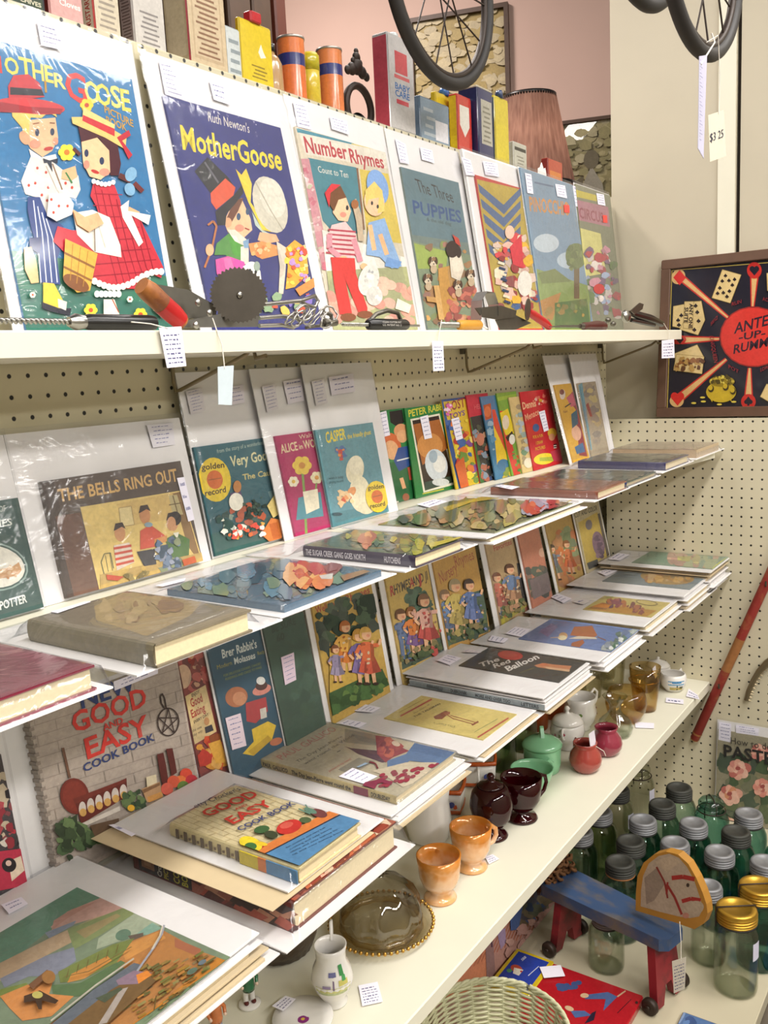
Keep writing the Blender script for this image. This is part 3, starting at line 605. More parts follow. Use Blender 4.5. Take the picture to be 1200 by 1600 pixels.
def d_b3(A):
    A.fill('#d9cdb4'); A.p('#3f8a9c', (650, 195), (900, 262), (905, 285), (655, 215)); A.p('#d8c65a', (890, 262), (1040, 300), (1055, 345), (900, 300))
    A.p('#e4dccb', (660, 215), (1040, 300), (1060, 375), (690, 310)); A.t('Number', (690, 300), (875, 332), 70, '#b92f3a', .2); A.t('Rhymes', (885, 345), (1035, 372), 62, '#b92f3a', .2)
    A.p('#3a7f8c', (700, 325), (912, 368), (945, 660), (800, 640), (765, 600)); A.t('Count to Ten', (745, 388), (878, 414), 28, '#e3e0d2', .15, 0); A.l('#7d5230', 8, (915, 370), (945, 640)); A.p('#dcc24e', (925, 375), (1050, 395), (1115, 700), (960, 680))
    A.p('#cf8f96', (660, 330), (705, 330), (800, 800), (760, 800)); A.blobs(11, 26, ((665, 340), (705, 340), (800, 800), (755, 800)), 16, ['#d9a7a8', '#c96f80', '#bfc0a0', '#e2c8c4'])
    A.p('#e3ded2', (760, 640), (1120, 760), (1130, 830), (780, 830)); A.p('#a9ab7c', (780, 820), (1140, 800), (1180, 1075), (810, 1075)); 
    R = random.Random(3)
    for i in range(26): A.e(790+R.random()*370, 830+R.random()*240, 30, 22, R.choice(['#d9a08c', '#cf8f80', '#dcb6a0']), R.random()*60)
    A.p('#e7b994', (815, 520), (860, 490), (885, 560), (870, 605), (830, 600), (805, 565)); A.p('#6b4328', (790, 470), (840, 450), (865, 500), (830, 510), (810, 560), (785, 520)); A.p('#c8343c', (770, 480), (800, 440), (840, 445), (795, 480), (790, 545)); A.e(868, 545, 6, 11, '#333'); A.e(850, 575, 14, 12, '#de8a76')
    A.p('#d9b6b4', (800, 620), (860, 605), (905, 660), (915, 720), (890, 770), (800, 750), (775, 690))
    for i in range(6): A.l('#a8414f', 8, (785-i*2, 640+i*20), (905, 650+i*20))
    A.l('#c98a94', 24, (790, 660), (790, 720), (850, 775)); A.l('#c98a94', 24, (895, 680), (925, 780)); A.e(850, 770, 20, 16, '#e3b083'); A.e(940, 800, 16, 14, '#e3b083')
    A.p('#c83a36', (795, 760), (900, 765), (905, 830), (955, 980), (955, 1005), (915, 1000), (860, 860), (888, 1005), (835, 1010), (810, 880)); A.e(872, 1022, 34, 18, '#7d4a30'); A.e(945, 1010, 34, 16, '#7d4a30')
    A.e(1000, 455, 45, 78, '#7b9ccb', -15); A.e(985, 520, 44, 62, '#e7b994', -10); A.p('#d9be6a', (945, 470), (985, 430), (1020, 470), (1030, 560), (1000, 570), (1005, 500), (960, 510), (950, 540)); A.e(975, 525, 5, 9, '#333'); A.e(1000, 540, 5, 9, '#333')
    A.p('#87a6cc', (960, 610), (1030, 590), (1060, 680), (1105, 800), (1060, 810), (1010, 760), (950, 750)); A.l('#e3b083', 20, (965, 620), (985, 730)); A.l('#e3b083', 20, (1010, 660), (1040, 750)); A.p('#6e93c4', (1040, 760), (1105, 780), (1090, 810), (1030, 800))
    A.p('#b8a58c', (885, 520), (905, 505), (930, 580), (940, 690), (915, 690), (905, 600)); A.e(900, 530, 16, 20, '#9a6038'); A.e(960, 860, 44, 70, '#d6d4cc', 15); A.e(985, 930, 36, 42, '#cbc8c0'); A.blobs(6, 12, ((930, 800), (1000, 820), (1010, 960), (950, 960)), 14, ['#c2bfb8', '#e3e1da', '#a8a8a8'])
    A.p('#e0dcc8', (1085, 940), (1145, 970), (1135, 1005), (1075, 985))
f = R1(.165, 0, -1100); cv = f.rect((463, 200), (601, 237), (651, 510), (517, 515), 5); cv[1] = 3
bd = f.rect((441, 147), (596, 198), (655, 510), None); bd[1] = 0
book('cream and teal picture book with red title, boy in striped shirt and girl in blue', G1, f, cv, bd, d_b3, v2, base='#d9cdb4', stickers=[(((635, 80), (690, 95), (718, 205), (655, 190)), None, 6), (((795, 145), (870, 165), (880, 225), (805, 200)), None, 4)])
v5 = (600, 180, .33333)
def d_b4(A):
    A.fill('#6f8079'); A.p('#7f8f70', (130, 590), (420, 660), (450, 1000), (200, 1000)); A.p('#5d7a83', (75, 240), (360, 320), (400, 600), (130, 560))
    A.t('The Three', (160, 358), (330, 412), 62, '#2b2b2a', .3, 0); A.t('PUPPIES', (135, 458), (365, 505), 62, '#2c4f82', .12); A.t('& the old dog', (200, 495), (315, 518), 16, '#38423f', .1, 0)
    A.p('#9db04f', (140, 600), (300, 640), (290, 720), (160, 720)); A.blobs(21, 40, ((150, 560), (400, 620), (440, 960), (200, 970)), 26, ['#b98a4c', '#8d6a4a', '#a7794a', '#7f8a55', '#c79a5c', '#9a6f60'])
    A.p('#b88a48', (250, 720), (330, 700), (340, 900), (270, 960)); A.blobs(22, 40, ((320, 800), (430, 820), (440, 960), (280, 960)), 20, ['#a2544c', '#b86a5a', '#8f5048', '#c08a6a'])
    A.p('#cfc4b2', (300, 660), (350, 630), (370, 720), (350, 780), (310, 760)); A.e(315, 630, 30, 40, '#3a2c28'); A.e(335, 700, 26, 36, '#d8cebc'); A.e(345, 645, 12, 26, '#3a2c28'); A.p('#b5473c', (315, 560), (345, 580), (355, 620), (330, 600))
    for x, y in ((225, 690), (200, 770), (400, 750), (340, 800)): A.e(x, y, 19, 25, '#c9bba4'); A.e(x-15, y-8, 7, 18, '#4a3428', 12); A.e(x+14, y-6, 7, 18, '#4a3428', -8); A.e(x+2, y-14, 9, 10, '#8a6a4c'); A.e(x-5, y-4, 2.5, 4, '#2a2220'); A.e(x+7, y-3, 2.5, 4, '#2a2220'); A.e(x+2, y+9, 4, 3, '#2a2220'); A.e(x+2, y+34, 15, 20, '#b5a084')
    A.p('#b58b55', (190, 850), (260, 860), (262, 885), (195, 875)); A.p('#c79d62', (225, 800), (250, 800), (275, 960), (250, 960))
f = R1(.15, 3, -850); cv = f.rect((625, 260), (720, 287), (747, 500), (667, 505), 5); cv[1] = 3
bd = f.rect((600, 202), (717, 237), (757, 500), None); bd[1] = 0
book('grey green picture book with puppies and a dark blue capital letter title', G1, f, cv, bd, d_b4, v5, base='#6f8079', stickers=[(((52, 110), (100, 135), (118, 230), (75, 222)), None, 6), (((168, 150), (225, 165), (235, 225), (178, 208)), None, 4)])
def d_b5(A):
    A.fill('#c23a34'); A.p('#bba13c', (435, 300), (650, 350), (740, 1000), (530, 1000))
    for i in range(5):
        A.p('#4f668f', (440+i*12, 320+i*70), (560, 420+i*60), (640, 340+i*60), (640, 375+i*60), (562, 465+i*60), (448+i*12, 362+i*70))
    A.blobs(31, 70, ((520, 600), (670, 560), (720, 900), (540, 900)), 24, ['#c9474a', '#d8b0a0', '#3f5c8a', '#e0d2b8', '#d7a83c', '#8f3a3a', '#cdb6a8'])
    A.p('#c23a44', (585, 620), (640, 560), (650, 720), (600, 700)); A.e(655, 790, 34, 60, '#d8d2c8'); A.e(585, 550, 22, 32, '#dcb6a0')
    for i in range(8): A.l('#2c3a58' if i % 2 else '#ddd0b4', 12, (530+i*4, 690+i*26), (560+i*4, 700+i*26))
f = R1(.15, 10, -640); cv = f.rect((740, 275), (813, 296), (847, 500), (772, 490), 5); cv[1] = 3
bd = f.rect((718, 238), (813, 262), None, None); bd[1] = 0
book('red bordered circus picture book with yellow and blue striped tent', G1, f, cv, bd, d_b5, v5, base='#c23a34', bt=7, stickers=[(((362, 195), (405, 210), (425, 285), (385, 280)), None, 5), (((462, 215), (530, 225), (540, 290), (475, 280)), None, 5)])
def d_b6(A):
    A.fill('#7d98b0'); A.p('#8a9e5a', (715, 720), (960, 800), (970, 1010), (740, 1010)); A.p('#b9894f', (730, 870), (830, 830), (790, 960), (750, 960)); A.p('#5f7a46', (800, 880), (950, 860), (970, 1000), (800, 1000))
    A.t('PINOCCHIO', (682, 448), (872, 470), 68, '#d59245', .08); A.l('#5a7090', 8, (705, 315), (795, 335))
    A.e(760, 600, 60, 44, '#c3d0da'); A.e(870, 680, 60, 40, '#b9c9d6'); A.p('#74824c', (720, 740), (800, 720), (880, 780), (740, 790)); A.p('#6d5a3a', (890, 690), (915, 690), (915, 860), (890, 860)); A.e(900, 660, 50, 60, '#6a7a48'); A.blobs(14, 14, ((860, 620), (940, 620), (940, 720), (860, 720)), 16, ['#5e6e40', '#7c8a52']); A.blobs(15, 16, ((740, 900), (940, 880), (950, 980), (760, 980)), 18, ['#8a7f4a', '#6c8050', '#a3884f'])
f = R1(.142, 22, -320); cv = f.rect((812, 264), (897, 289), (922, 510), (848, 508), 3); cv[1] = 3
book('light blue picture book with orange title and red price dot, near shelf end', G1, f, cv, [cv[0]-3, 0, cv[2]+3, cv[3]+3], d_b6, v5, base='#7d98b0', bt=1.2, gloss=True, stickers=[(((660, 270), (690, 278), (700, 370), (672, 365)), None, 5), (((802, 322), (848, 330), (858, 390), (812, 380)), None, 4), (((843, 420), (868, 422), (870, 458), (846, 456)), None, 0, '#e8584f')])
def d_b7(A):
    A.fill('#8a8a72'); A.p('#c8b94f', (885, 345), (995, 375), (1000, 405), (890, 380)); A.p('#b3808a', (895, 395), (1050, 430), (1060, 525), (905, 490)); A.t('CIRCUS', (915, 480), (1030, 505), 50, '#9a5560', .08)
    A.p('#d6cf84', (905, 525), (1015, 555), (1040, 740), (930, 760)); A.blobs(41, 60, ((920, 640), (1060, 620), (1110, 940), (970, 960)), 22, ['#b98a94', '#9aa4b8', '#c8bcb0', '#7d6a7a', '#a85a5a', '#d2c8c0', '#6d7a5a'])
    A.e(1005, 815, 26, 24, '#b94a48')
f = R1(.10, 16, -60); cv = f.rect((895, 289), (953, 304), (970, 492), (924, 503), 3); cv[1] = 3; cv[2] = min(cv[2], 84)
book('small faded pink and green picture book at the right end of top shelf', G1, f, cv, [cv[0]-3, 0, cv[2]+3, cv[3]+4], d_b7, v5, base='#8a8a72', bt=1.2, stickers=[(((885, 330), (903, 335), (912, 430), (893, 425)), None, 5), (((995, 365), (1030, 372), (1038, 425), (1003, 418)), None, 4), (((1025, 468), (1045, 470), (1047, 505), (1028, 503)), None, 0, '#e8584f')])
# ---------------------------------------------------------------- second shelf: standing books
G2 = 'bagged books standing along the second shelf'; G2b = 'small picture books standing in a row without bags'
def R2(tan, off, yb=None): return Frame((0, (yb if yb is not None else -10-tan*267)-off, Z2+0.4), tan=tan)
v6 = (0, 560, .325); v7 = (260, 550, .31667); v8 = (560, 540, .33333); v9 = (740, 530, .18333)
def d_a(A):
    A.fill('#36514b'); A.t('THE TALE OF', (-130, 760), (30, 735), 30, '#cfd6cc', .15, 0); A.t('BUNNIES', (-160, 840), (60, 800), 34, '#d6dcd2', .15)
    A.e(-40, 1000, 176, 118, '#8da39a', 8); A.e(-40, 1000, 168, 110, '#36514b', 8); A.e(-40, 1000, 160, 102, '#e4e0d2', 8); A.p('#c79a6a', (-60, 1030), (60, 1000), (90, 980), (105, 1020), (80, 1045), (-60, 1070)); A.blobs(50, 16, ((-60, 1010), (90, 1000), (90, 1045), (-50, 1070)), 14, ['#c08a5a', '#d6b48c', '#b3825a'])
    A.t('POTTER', (-2, 1210), (128, 1172), 40, '#e0e3da', .15)
f = R2(.21, 4); cv = f.rect(None, (21, 779), (67, 943), None, 4, w=150); cv[1] = 2
bd = f.rect(None, (2, 680), (68, 945), None, 0, w=190); bd[1] = 0
book('dark green book with cream oval picture, leftmost on the second shelf', G2, f, cv, bd, d_a, v6, base='#36514b', t=7)
def d_bells(A):
    A.fill('#57493f'); A.p('#4a3d35', (190, 590), (255, 580), (405, 1160), (320, 1160)); A.p('#6a4d3e', (265, 760), (385, 740), (480, 1120), (360, 1160))
    A.t('THE BELLS RING', (285, 690), (735, 610), 60, '#cfa768', .18); A.t('OUT', (752, 608), (855, 588), 60, '#cfa768', .18)
    A.p('#d9bd72', (385, 715), (870, 635), (985, 1010), (480, 1125)); A.p('#cdae6a', (560, 700), (870, 640), (900, 760), (590, 810)); A.p('#8a6a42', (830, 650), (870, 640), (975, 1000), (900, 900)); A.p('#b7a878', (810, 660), (850, 655), (880, 750), (830, 755)); A.l('#6d5a3a', 5, (830, 660), (855, 750)); A.l('#6d5a3a', 5, (812, 705), (870, 695)); A.p('#d6c28a', (570, 720), (630, 710), (645, 800), (580, 810)); A.l('#a78e5a', 4, (570, 720), (630, 710), (645, 800), (580, 810), (570, 720))
    A.l('#6d6a4a', 5, (500, 1040), (485, 980), (500, 940), (530, 935), (545, 1010)); A.l('#6d6a4a', 3, (505, 945), (520, 1025)); A.l('#6d6a4a', 3, (525, 935), (540, 1020))
    for x, y, sk in ((575, 840, '#c79062'), (695, 755, '#c08658'), (828, 790, '#c99468')): A.e(x, y, 26, 40, sk, -6); A.p('#3a2a22', (x-30, y-10), (x-22, y-46), (x+12, y-52), (x+28, y-20), (x+8, y-30), (x-20, y-14))
    A.e(840, 770, 30, 34, '#2f2622'); A.e(822, 795, 22, 34, '#c99468')
    A.p('#d9c7b4', (545, 900), (620, 885), (645, 980), (560, 1020)); 
    for i in range(4): A.l('#c0533f', 12, (545+i*4, 915+i*26), (630+i*4, 900+i*24))
    A.p('#c4533c', (672, 830), (720, 800), (790, 850), (770, 900), (672, 920)); A.e(712, 800, 20, 12, '#8aa0a8'); A.p('#52703f', (790, 870), (850, 840), (910, 870), (905, 960), (830, 960)); A.p('#e0dcc8', (830, 840), (858, 835), (850, 870)); A.p('#c98a4a', (740, 870), (800, 850), (800, 880), (740, 900))
    A.p('#b5985a', (480, 1040), (980, 930), (985, 1010), (480, 1125)); A.p('#3d3a3c', (655, 930), (740, 915), (750, 990), (690, 1000)); A.blobs(51, 44, ((730, 890), (860, 870), (870, 1000), (760, 1030)), 20, ['#5a6a80', '#6d7a8c', '#4a5560', '#7d8468', '#8a8f9c']); A.p('#b05a3a', (870, 970), (930, 950), (940, 980), (880, 1000)); A.p('#a8503f', (505, 1040), (590, 1050), (560, 1070), (510, 1065)); A.blobs(52, 14, ((600, 1040), (700, 1030), (700, 1080), (610, 1085)), 16, ['#8a7a50', '#6d6240', '#c2ab6c'])
f = R2(.20, 0); cv = f.rect((62, 752), (281, 721), (317, 885), (106, 935), 8); cv[1] = 3
bd = f.rect((2, 680), (276, 653), (331, 875), (68, 945)); bd[1] = 0
book('dark brown landscape-format book with three children at a table on its cover', G2, f, cv, bd, d_bells, v6, base='#57493f', t=8, stickers=[(((705, 322), (830, 310), (840, 415), (735, 430)), None, 5, '#d5d2d8'), (((850, 575), (885, 570), (935, 775), (905, 785)), None, 3)])
def record_badge(A, x, y, r, s, k=.1):
    A.e(x, y, r*.72, r, '#e2c431', -8); A.e(x, y, r*.36, r*.42, '#cf6a2c', -8); A.l('#9a5a2a', 5, (x-r*.28, y+2), (x+r*.28, y-8))
    A.t('golden', (x-r*.58, y-r*.42), (x+r*.45, y-r*.55), s, '#4a3a1c', k); A.t('record', (x-r*.45, y+r*.75), (x+r*.52, y+r*.55), s, '#4a3a1c', k)
def d_c(A):
    A.fill('#2f606a'); A.p('#24545c', (200, 830), (600, 720), (600, 960), (230, 1040)); A.p('#6d8c8a', (500, 690), (580, 660), (600, 740), (520, 740)); A.p('#2a5550', (220, 900), (600, 780), (600, 960), (230, 1040))
    A.t('from the story of a wonderland', (250, 500), (480, 455), 20, '#aec0b0', .15, 0); A.t('Very Good Advice', (320, 565), (640, 505), 50, '#dcd8a8', .15); A.t('The Caucus Race', (378, 632), (640, 585), 28, '#c9bd7a', .15)
    record_badge(A, 238, 630, 110, 30)
    A.blobs(60, 50, ((250, 800), (460, 740), (480, 900), (270, 920)), 20, ['#e0ddcc', '#c9d0c4', '#d2a04a', '#3a5a52', '#b35a3c', '#8da090', '#2d4a44']); A.p('#5d4a6a', (310, 700), (360, 680), (380, 750), (330, 780)); A.e(340, 740, 36, 44, '#dcd8c8'); A.e(345, 665, 20, 30, '#b07a4a'); A.blobs(61, 30, ((380, 750), (480, 710), (480, 800), (390, 820)), 12, ['#2c3d34', '#42584a', '#1f332c'])
    A.p('#cf7a3c', (460, 900), (510, 820), (560, 830), (565, 930), (500, 935)); A.p('#b5602c', (500, 850), (540, 840), (555, 920), (520, 925)); A.p('#d8c27a', (490, 760), (530, 700), (550, 800), (520, 820)); A.blobs(62, 30, ((260, 880), (460, 850), (470, 900), (270, 920)), 14, ['#d86a3a', '#e3dfcf', '#cf5040', '#2b5048'])
f = R2(.17, 3); cv = f.rect((303, 699), None, None, (334, 876), 4, w=200); cv[1] = 3
bd = f.rect((271, 583), None, None, (333, 876), 0, w=226); bd[1] = 0; cv[2] = min(cv[2], bd[2]-4)
book('teal record book with a yellow and orange round badge at upper left', G2, f, cv, bd, d_c, v7, base='#2f606a', stickers=[(((95, 195), (175, 175), (190, 290), (120, 308)), None, 7, '#cfcacd'), (((300, 175), (380, 160), (385, 250), (320, 262)), None, 4, '#d6d0d8')])
def d_d(A):
    A.fill('#a9275a'); A.t('Walt', (655, 430), (720, 418), 20, '#dccaa8', .15, 0); A.t('ALICE', (568, 500), (650, 483), 42, '#e0c9a0', .2); A.t('in', (655, 480), (675, 476), 24, '#e0c9a0', .2); A.t('WONDERLAND', (680, 478), (890, 440), 40, '#e0c9a0', .2)
    # plain flower posy in the cover's colours
    A.l('#7f9a4a', 12, (690, 900), (680, 700), (668, 560)); A.l('#7f9a4a', 8, (684, 780), (735, 700), (740, 640)); A.p('#4f8a94', (650, 720), (760, 690), (775, 810), (640, 830)); A.p('#e6dcc0', (672, 690), (745, 675), (755, 770), (690, 800)); A.flower(668, 560, 46, '#e3c14a', '#c98a3a'); A.flower(740, 620, 30, '#e6d9b0', '#d99a4a'); A.flower(625, 640, 26, '#e6dcc0', '#d9b04a')
f = R2(.185, 13); cv = f.rect((433, 681), None, None, (456, 840), 4, w=160); cv[1] = 3
bd = f.rect((391, 577), None, None, (440, 840), 0, w=226); bd[1] = 0
book('magenta record book with cream lettering, partly covered by its right neighbour', G2, f, cv, bd, d_d, v7, base='#a9275a', stickers=[(((470, 170), (535, 155), (552, 280), (497, 297)), None, 7, '#cfcacd'), (((575, 145), (665, 130), (680, 240), (600, 258)), None, 4, '#d6d0d8')])
def d_e(A):
    A.fill('#5f8f98'); A.p('#4f8088', (790, 800), (1090, 740), (1090, 800), (800, 870)); A.t('CASPER', (788, 450), (885, 428), 54, '#e6cf2e', .12); A.t('the friendly ghost', (895, 428), (1010, 405), 22, '#d9c23a', .15)
    A.e(930, 580, 44, 70, '#e3d9b8', 8); A.e(955, 700, 52, 90, '#e3d9b8', -4); A.e(935, 560, 36, 46, '#e9e0c4'); A.e(985, 770, 40, 30, '#dcd2b0')
    A.blobs(70, 12, ((835, 470), (875, 470), (875, 530), (840, 530)), 14, ['#c0483c', '#4a6a9a', '#d88a3c']); A.blobs(71, 14, ((830, 710), (920, 670), (930, 790), (840, 770)), 18, ['#c8563a', '#d9935a', '#e0c090']); A.t('with a long', (800, 630), (870, 620), 12, '#39626a', .1, 0); A.t('playing record', (800, 650), (870, 640), 12, '#39626a', .1, 0)
    A.e(840, 800, 26, 8, '#2c4a52'); record_badge(A, 1037, 714, 78, 22)
f = R2(.165, 24); cv = f.rect((497, 672), (585, 659), (602, 797), (513, 824), 4); cv[1] = 3
bd = f.rect((469, 571), (578, 566), None, None); bd[1] = 0; bd[2] = max(bd[2], cv[2]+4)
book('blue grey record book with yellow title and yellow badge at lower right', G2, f, cv, bd, d_e, v7, base='#5f8f98', stickers=[(((715, 145), (775, 130), (795, 250), (738, 265)), None, 7, '#cfcacd'), (((800, 125), (920, 105), (930, 195), (815, 215)), None, 3, '#d8d2dc')])
def d_f(A):
    A.fill('#2f7d45'); A.p('#246338', (100, 560), (270, 520), (290, 740), (140, 770)); A.p('#241f1e', (145, 310), (205, 300), (215, 360), (180, 380), (150, 360)); A.e(200, 400, 34, 34, '#d99a6c'); A.e(155, 470, 44, 62, '#cf6a3c', -15); A.e(155, 490, 34, 46, '#e0aa7c', -15); A.e(205, 425, 26, 30, '#e0aa7c')
    A.p('#2f4d8c', (185, 480), (230, 470), (245, 560), (190, 590), (165, 540)); A.l('#dfe0dc', 6, (180, 540), (240, 525)); A.l('#e0aa7c', 18, (200, 620), (215, 670)); A.l('#b5503c', 12, (235, 570), (245, 630)); A.e(222, 710, 16, 18, '#9a5a3c'); A.p('#d5cdbb', (155, 735), (187, 728), (190, 750), (157, 756))
def d_g(A):
    A.fill('#2c7a3e'); A.t('PETER RABBIT', (235, 335), (420, 295), 32, '#c8c23f', .12); A.p('#e0dcc6', (243, 345), (380, 318), (455, 650), (305, 690)); A.p('#33251d', (252, 352), (376, 328), (446, 640), (312, 680))
    A.p('#a5632f', (255, 370), (380, 345), (420, 480), (300, 560)); A.e(335, 470, 60, 60, '#c98a4a'); A.e(365, 560, 52, 76, '#ced6da', -12); A.e(380, 555, 30, 40, '#e6e6e0'); A.e(350, 520, 20, 30, '#9fb0bc'); A.p('#3a4a3c', (310, 640), (440, 610), (446, 640), (312, 680)); A.e(385, 640, 40, 18, '#cfd4d0')
    A.l('#c8c23f', 5, (300, 695), (400, 672))
def d_h(A):
    A.fill('#cfae2f'); A.p('#2f4f87', (375, 255), (395, 252), (495, 690), (475, 690)); A.p('#2f4f87', (375, 255), (500, 240), (503, 250), (377, 266)); A.t('LOST', (420, 310), (500, 285), 44, '#8a3a2c', .1); A.t('TOYS', (425, 345), (500, 325), 24, '#5a3a7a', .1)
    A.blobs(80, 50, ((420, 360), (520, 340), (560, 640), (480, 660)), 20, ['#d8732f', '#e2c93a', '#3f5f9a', '#b5382f', '#e0cf6a', '#6d8c3c', '#7d4a8a']); A.p('#c8602c', (450, 560), (490, 520), (515, 660), (480, 680)); A.blobs(81, 12, ((395, 270), (425, 265), (440, 330), (410, 330)), 10, ['#cf5f9a', '#e6c8d8', '#b0408a'])
def d_i(A):
    A.fill('#b52f3c'); A.p('#3f6a34', (515, 340), (535, 335), (600, 640), (570, 655)); A.p('#33332f', (525, 335), (600, 320), (655, 640), (590, 640)); A.blobs(82, 30, ((535, 380), (600, 370), (640, 620), (590, 630)), 18, ['#3c4a6a', '#a5604a', '#2c2c2a', '#7d8c9a', '#b58a6a', '#4a4f3f']); A.e(570, 440, 18, 30, '#b5705a'); A.t('HELLO', (540, 300), (600, 290), 22, '#d05a60', .1)
def d_j(A):
    A.fill('#3f7394'); A.p('#c44a34', (625, 300), (640, 300), (725, 590), (690, 600), (640, 420)); A.p('#d8b52f', (632, 370), (720, 560), (690, 590), (650, 560)); A.p('#a5502c', (585, 280), (620, 270), (625, 340), (595, 350)); A.e(605, 310, 16, 26, '#c46a3c'); A.e(680, 560, 30, 28, '#3a6a8c'); A.blobs(83, 14, ((640, 590), (720, 560), (725, 600), (660, 640)), 16, ['#7a8a3c', '#b5a03a']); A.blobs(84, 10, ((590, 350), (620, 350), (640, 500), (620, 500)), 14, ['#5a8aa8', '#8aa8b8'])
def d_k(A):
    A.fill('#6d9a3c'); A.p('#86a83f', (640, 245), (770, 220), (775, 235), (645, 262)); A.p('#c23a2f', (645, 310), (675, 305), (760, 600), (730, 612)); A.p('#d8bf2f', (655, 320), (700, 295), (735, 410), (690, 420)); A.e(690, 360, 16, 34, '#d9c8b0'); A.p('#2c2622', (690, 430), (720, 400), (728, 420), (700, 450)); A.e(720, 440, 14, 24, '#d8d4c8'); A.blobs(85, 14, ((720, 500), (760, 490), (775, 590), (740, 600)), 14, ['#4a7a3a', '#b5502c', '#6d8c3c'])
def d_l(A):
    A.fill('#c9b27a'); A.blobs(86, 24, ((725, 290), (755, 280), (810, 560), (780, 570)), 14, ['#8aa09a', '#6d8a6a', '#b0b8b0', '#9a8a6a', '#a5b0b8']); A.e(795, 550, 20, 24, '#d6cdb4')
def d_m(A):
    A.fill('#b9262e'); A.t('Dennis', (418, 600), (535, 570), 62, '#e0b48a', .25, top=(410, 540)); A.t('Menace', (440, 700), (560, 640), 54, '#d99a7a', .25, top=(432, 645)); A.blobs(87, 10, ((520, 490), (600, 470), (620, 560), (540, 570)), 16, ['#d9b0a0', '#cf6a5a', '#c8963a']); A.e(530, 755, 28, 34, '#35568a'); A.e(668, 800, 38, 42, '#d9b13a'); A.e(665, 835, 26, 30, '#d89a72')
    A.t('FOR A FUN', (505, 850), (590, 830), 26, '#dba03a', .1); A.t('I DRAW', (530, 900), (590, 885), 26, '#dba03a', .1); A.t('PICTURES', (525, 950), (610, 930), 26, '#dba03a', .1); A.e(600, 1020, 90, 48, '#d8c22f', -8); A.p('#9aa83a', (560, 1010), (680, 1000), (690, 1040), (560, 1040))
    for i in range(4): A.l('#e6e0d6' if i % 2 else '#221f22', 8, (680, 900+i*9), (705, 897+i*9))
    A.p('#b03a4a', (650, 960), (740, 930), (760, 1040), (680, 1040))
rows = [('green picture book with a boy in black hat and blue sailor top', d_f, (583, 643), (628, 638), (653, 787), (607, 797), '#2f7d45', .08, 0, v8, [(((85, 318), (130, 305), (148, 420), (103, 432)), None, 6)]),
        ('green picture book with a framed dark painting and pale oval shapes', d_g, (628, 640), (685, 630), (718, 768), (655, 785), '#2c7a3e', .10, 4, v8, [(((288, 335), (325, 325), (345, 432), (310, 440)), None, 5)]),
        ('yellow picture book with blue spine edge and crowded toy scene', d_h, (685, 625), (727, 620), (752, 760), (718, 768), '#cfae2f', .15, 8, v8, [(((435, 345), (470, 335), (490, 435), (458, 446)), None, 5)]),
        ('red topped picture book with dark lower cover, right of the yellow toy book', d_i, (727, 618), (767, 613), (778, 750), (752, 757), '#b52f3c', .15, 12, v8, []),
        ('blue picture book with yellow and red swoosh, leaning over a red topped one', d_j, (748, 620), (770, 618), (802, 740), (777, 750), '#3f7394', .18, 16, v8, []),
        ('green and red picture book with black and white animal, behind the cream spine', d_k, (770, 615), (817, 610), (818, 737), (805, 743), '#6d9a3c', .18, 20, v8, []),
        ('narrow showing cream picture book just left of the bright red one', d_l, (792, 622), (835, 616), (860, 727), (820, 740), '#c9b27a', .18, 24, v8, []),
        ('bright red picture book with a yellow haired child at lower right', d_m, (809, 613), (853, 608), (883, 720), (837, 733), '#b9262e', .18, 28, v9, [(((555, 620), (605, 605), (640, 775), (600, 790)), None, 6)])]
for lb, dr, tl, tr, br, bl, base, tn, off, vw, st in rows:
    f = R2(tn, off, -10-tn*170); cv = f.rect(tl, tr, br, bl, 3); cv[1] = 0
    book(lb, G2b, f, cv, None, dr, vw, base=base, t=3, stickers=st, sleeve=False, gloss=True)
def d_n(A):
    A.fill('#d0a02c'); A.p('#8c2b32', (795, 500), (850, 440), (950, 900), (970, 1000), (900, 990), (870, 600)); A.e(757, 470, 24, 44, '#d8c8bc'); A.e(752, 450, 20, 24, '#7a3a30'); A.p('#c05a6a', (790, 500), (840, 460), (870, 560), (830, 580)); A.l('#2c2320', 10, (778, 580), (830, 545)); A.e(875, 800, 40, 66, '#d9a888', -12); A.p('#2f5a6a', (830, 640), (880, 600), (890, 720), (840, 760)); A.p('#2f5f8a', (860, 920), (930, 880), (950, 960), (880, 980)); A.t('fun', (765, 630), (800, 622), 20, '#8a5a2a', .1)
f = R2(.25, 26, -78); cv = f.rect((869, 603), (890, 598), (918, 707), (888, 715), 3); cv[1] = 3
bd = f.rect((850, 558), (888, 553), None, (885, 718)); bd[1] = 0; bd[2] = max(bd[2], cv[2]+3)
book('bagged yellow book with a smiling face, second from the right end', G2, f, cv, bd, d_n, v9, base='#d0a02c')
def d_o(A):
    A.fill('#a99a80'); A.p('#6f9aa6', (880, 400), (925, 370), (1010, 940), (985, 960)); A.l('#57808c', 8, (905, 400), (995, 930)); A.blobs(90, 24, ((950, 400), (1010, 380), (1090, 880), (1030, 900)), 40, ['#b5a074', '#9a8a78', '#bfae84', '#8a7f74', '#c4b27a']); A.p('#9a4a3c', (955, 560), (975, 540), (1010, 660), (990, 660))
f = R2(.19, 40, -64); cv = f.rect((902, 600), (930, 595), (948, 700), (922, 707), 5); cv[1] = 3
bd = f.rect((888, 555), (930, 552), None, None); bd[1] = 0; bd[2] = max(bd[2], cv[2]+3)
book('bagged tan book with pale blue spine, rightmost standing on the second shelf', G2, f, cv, bd, d_o, v9, base='#a99a80', t=6, gloss=True)

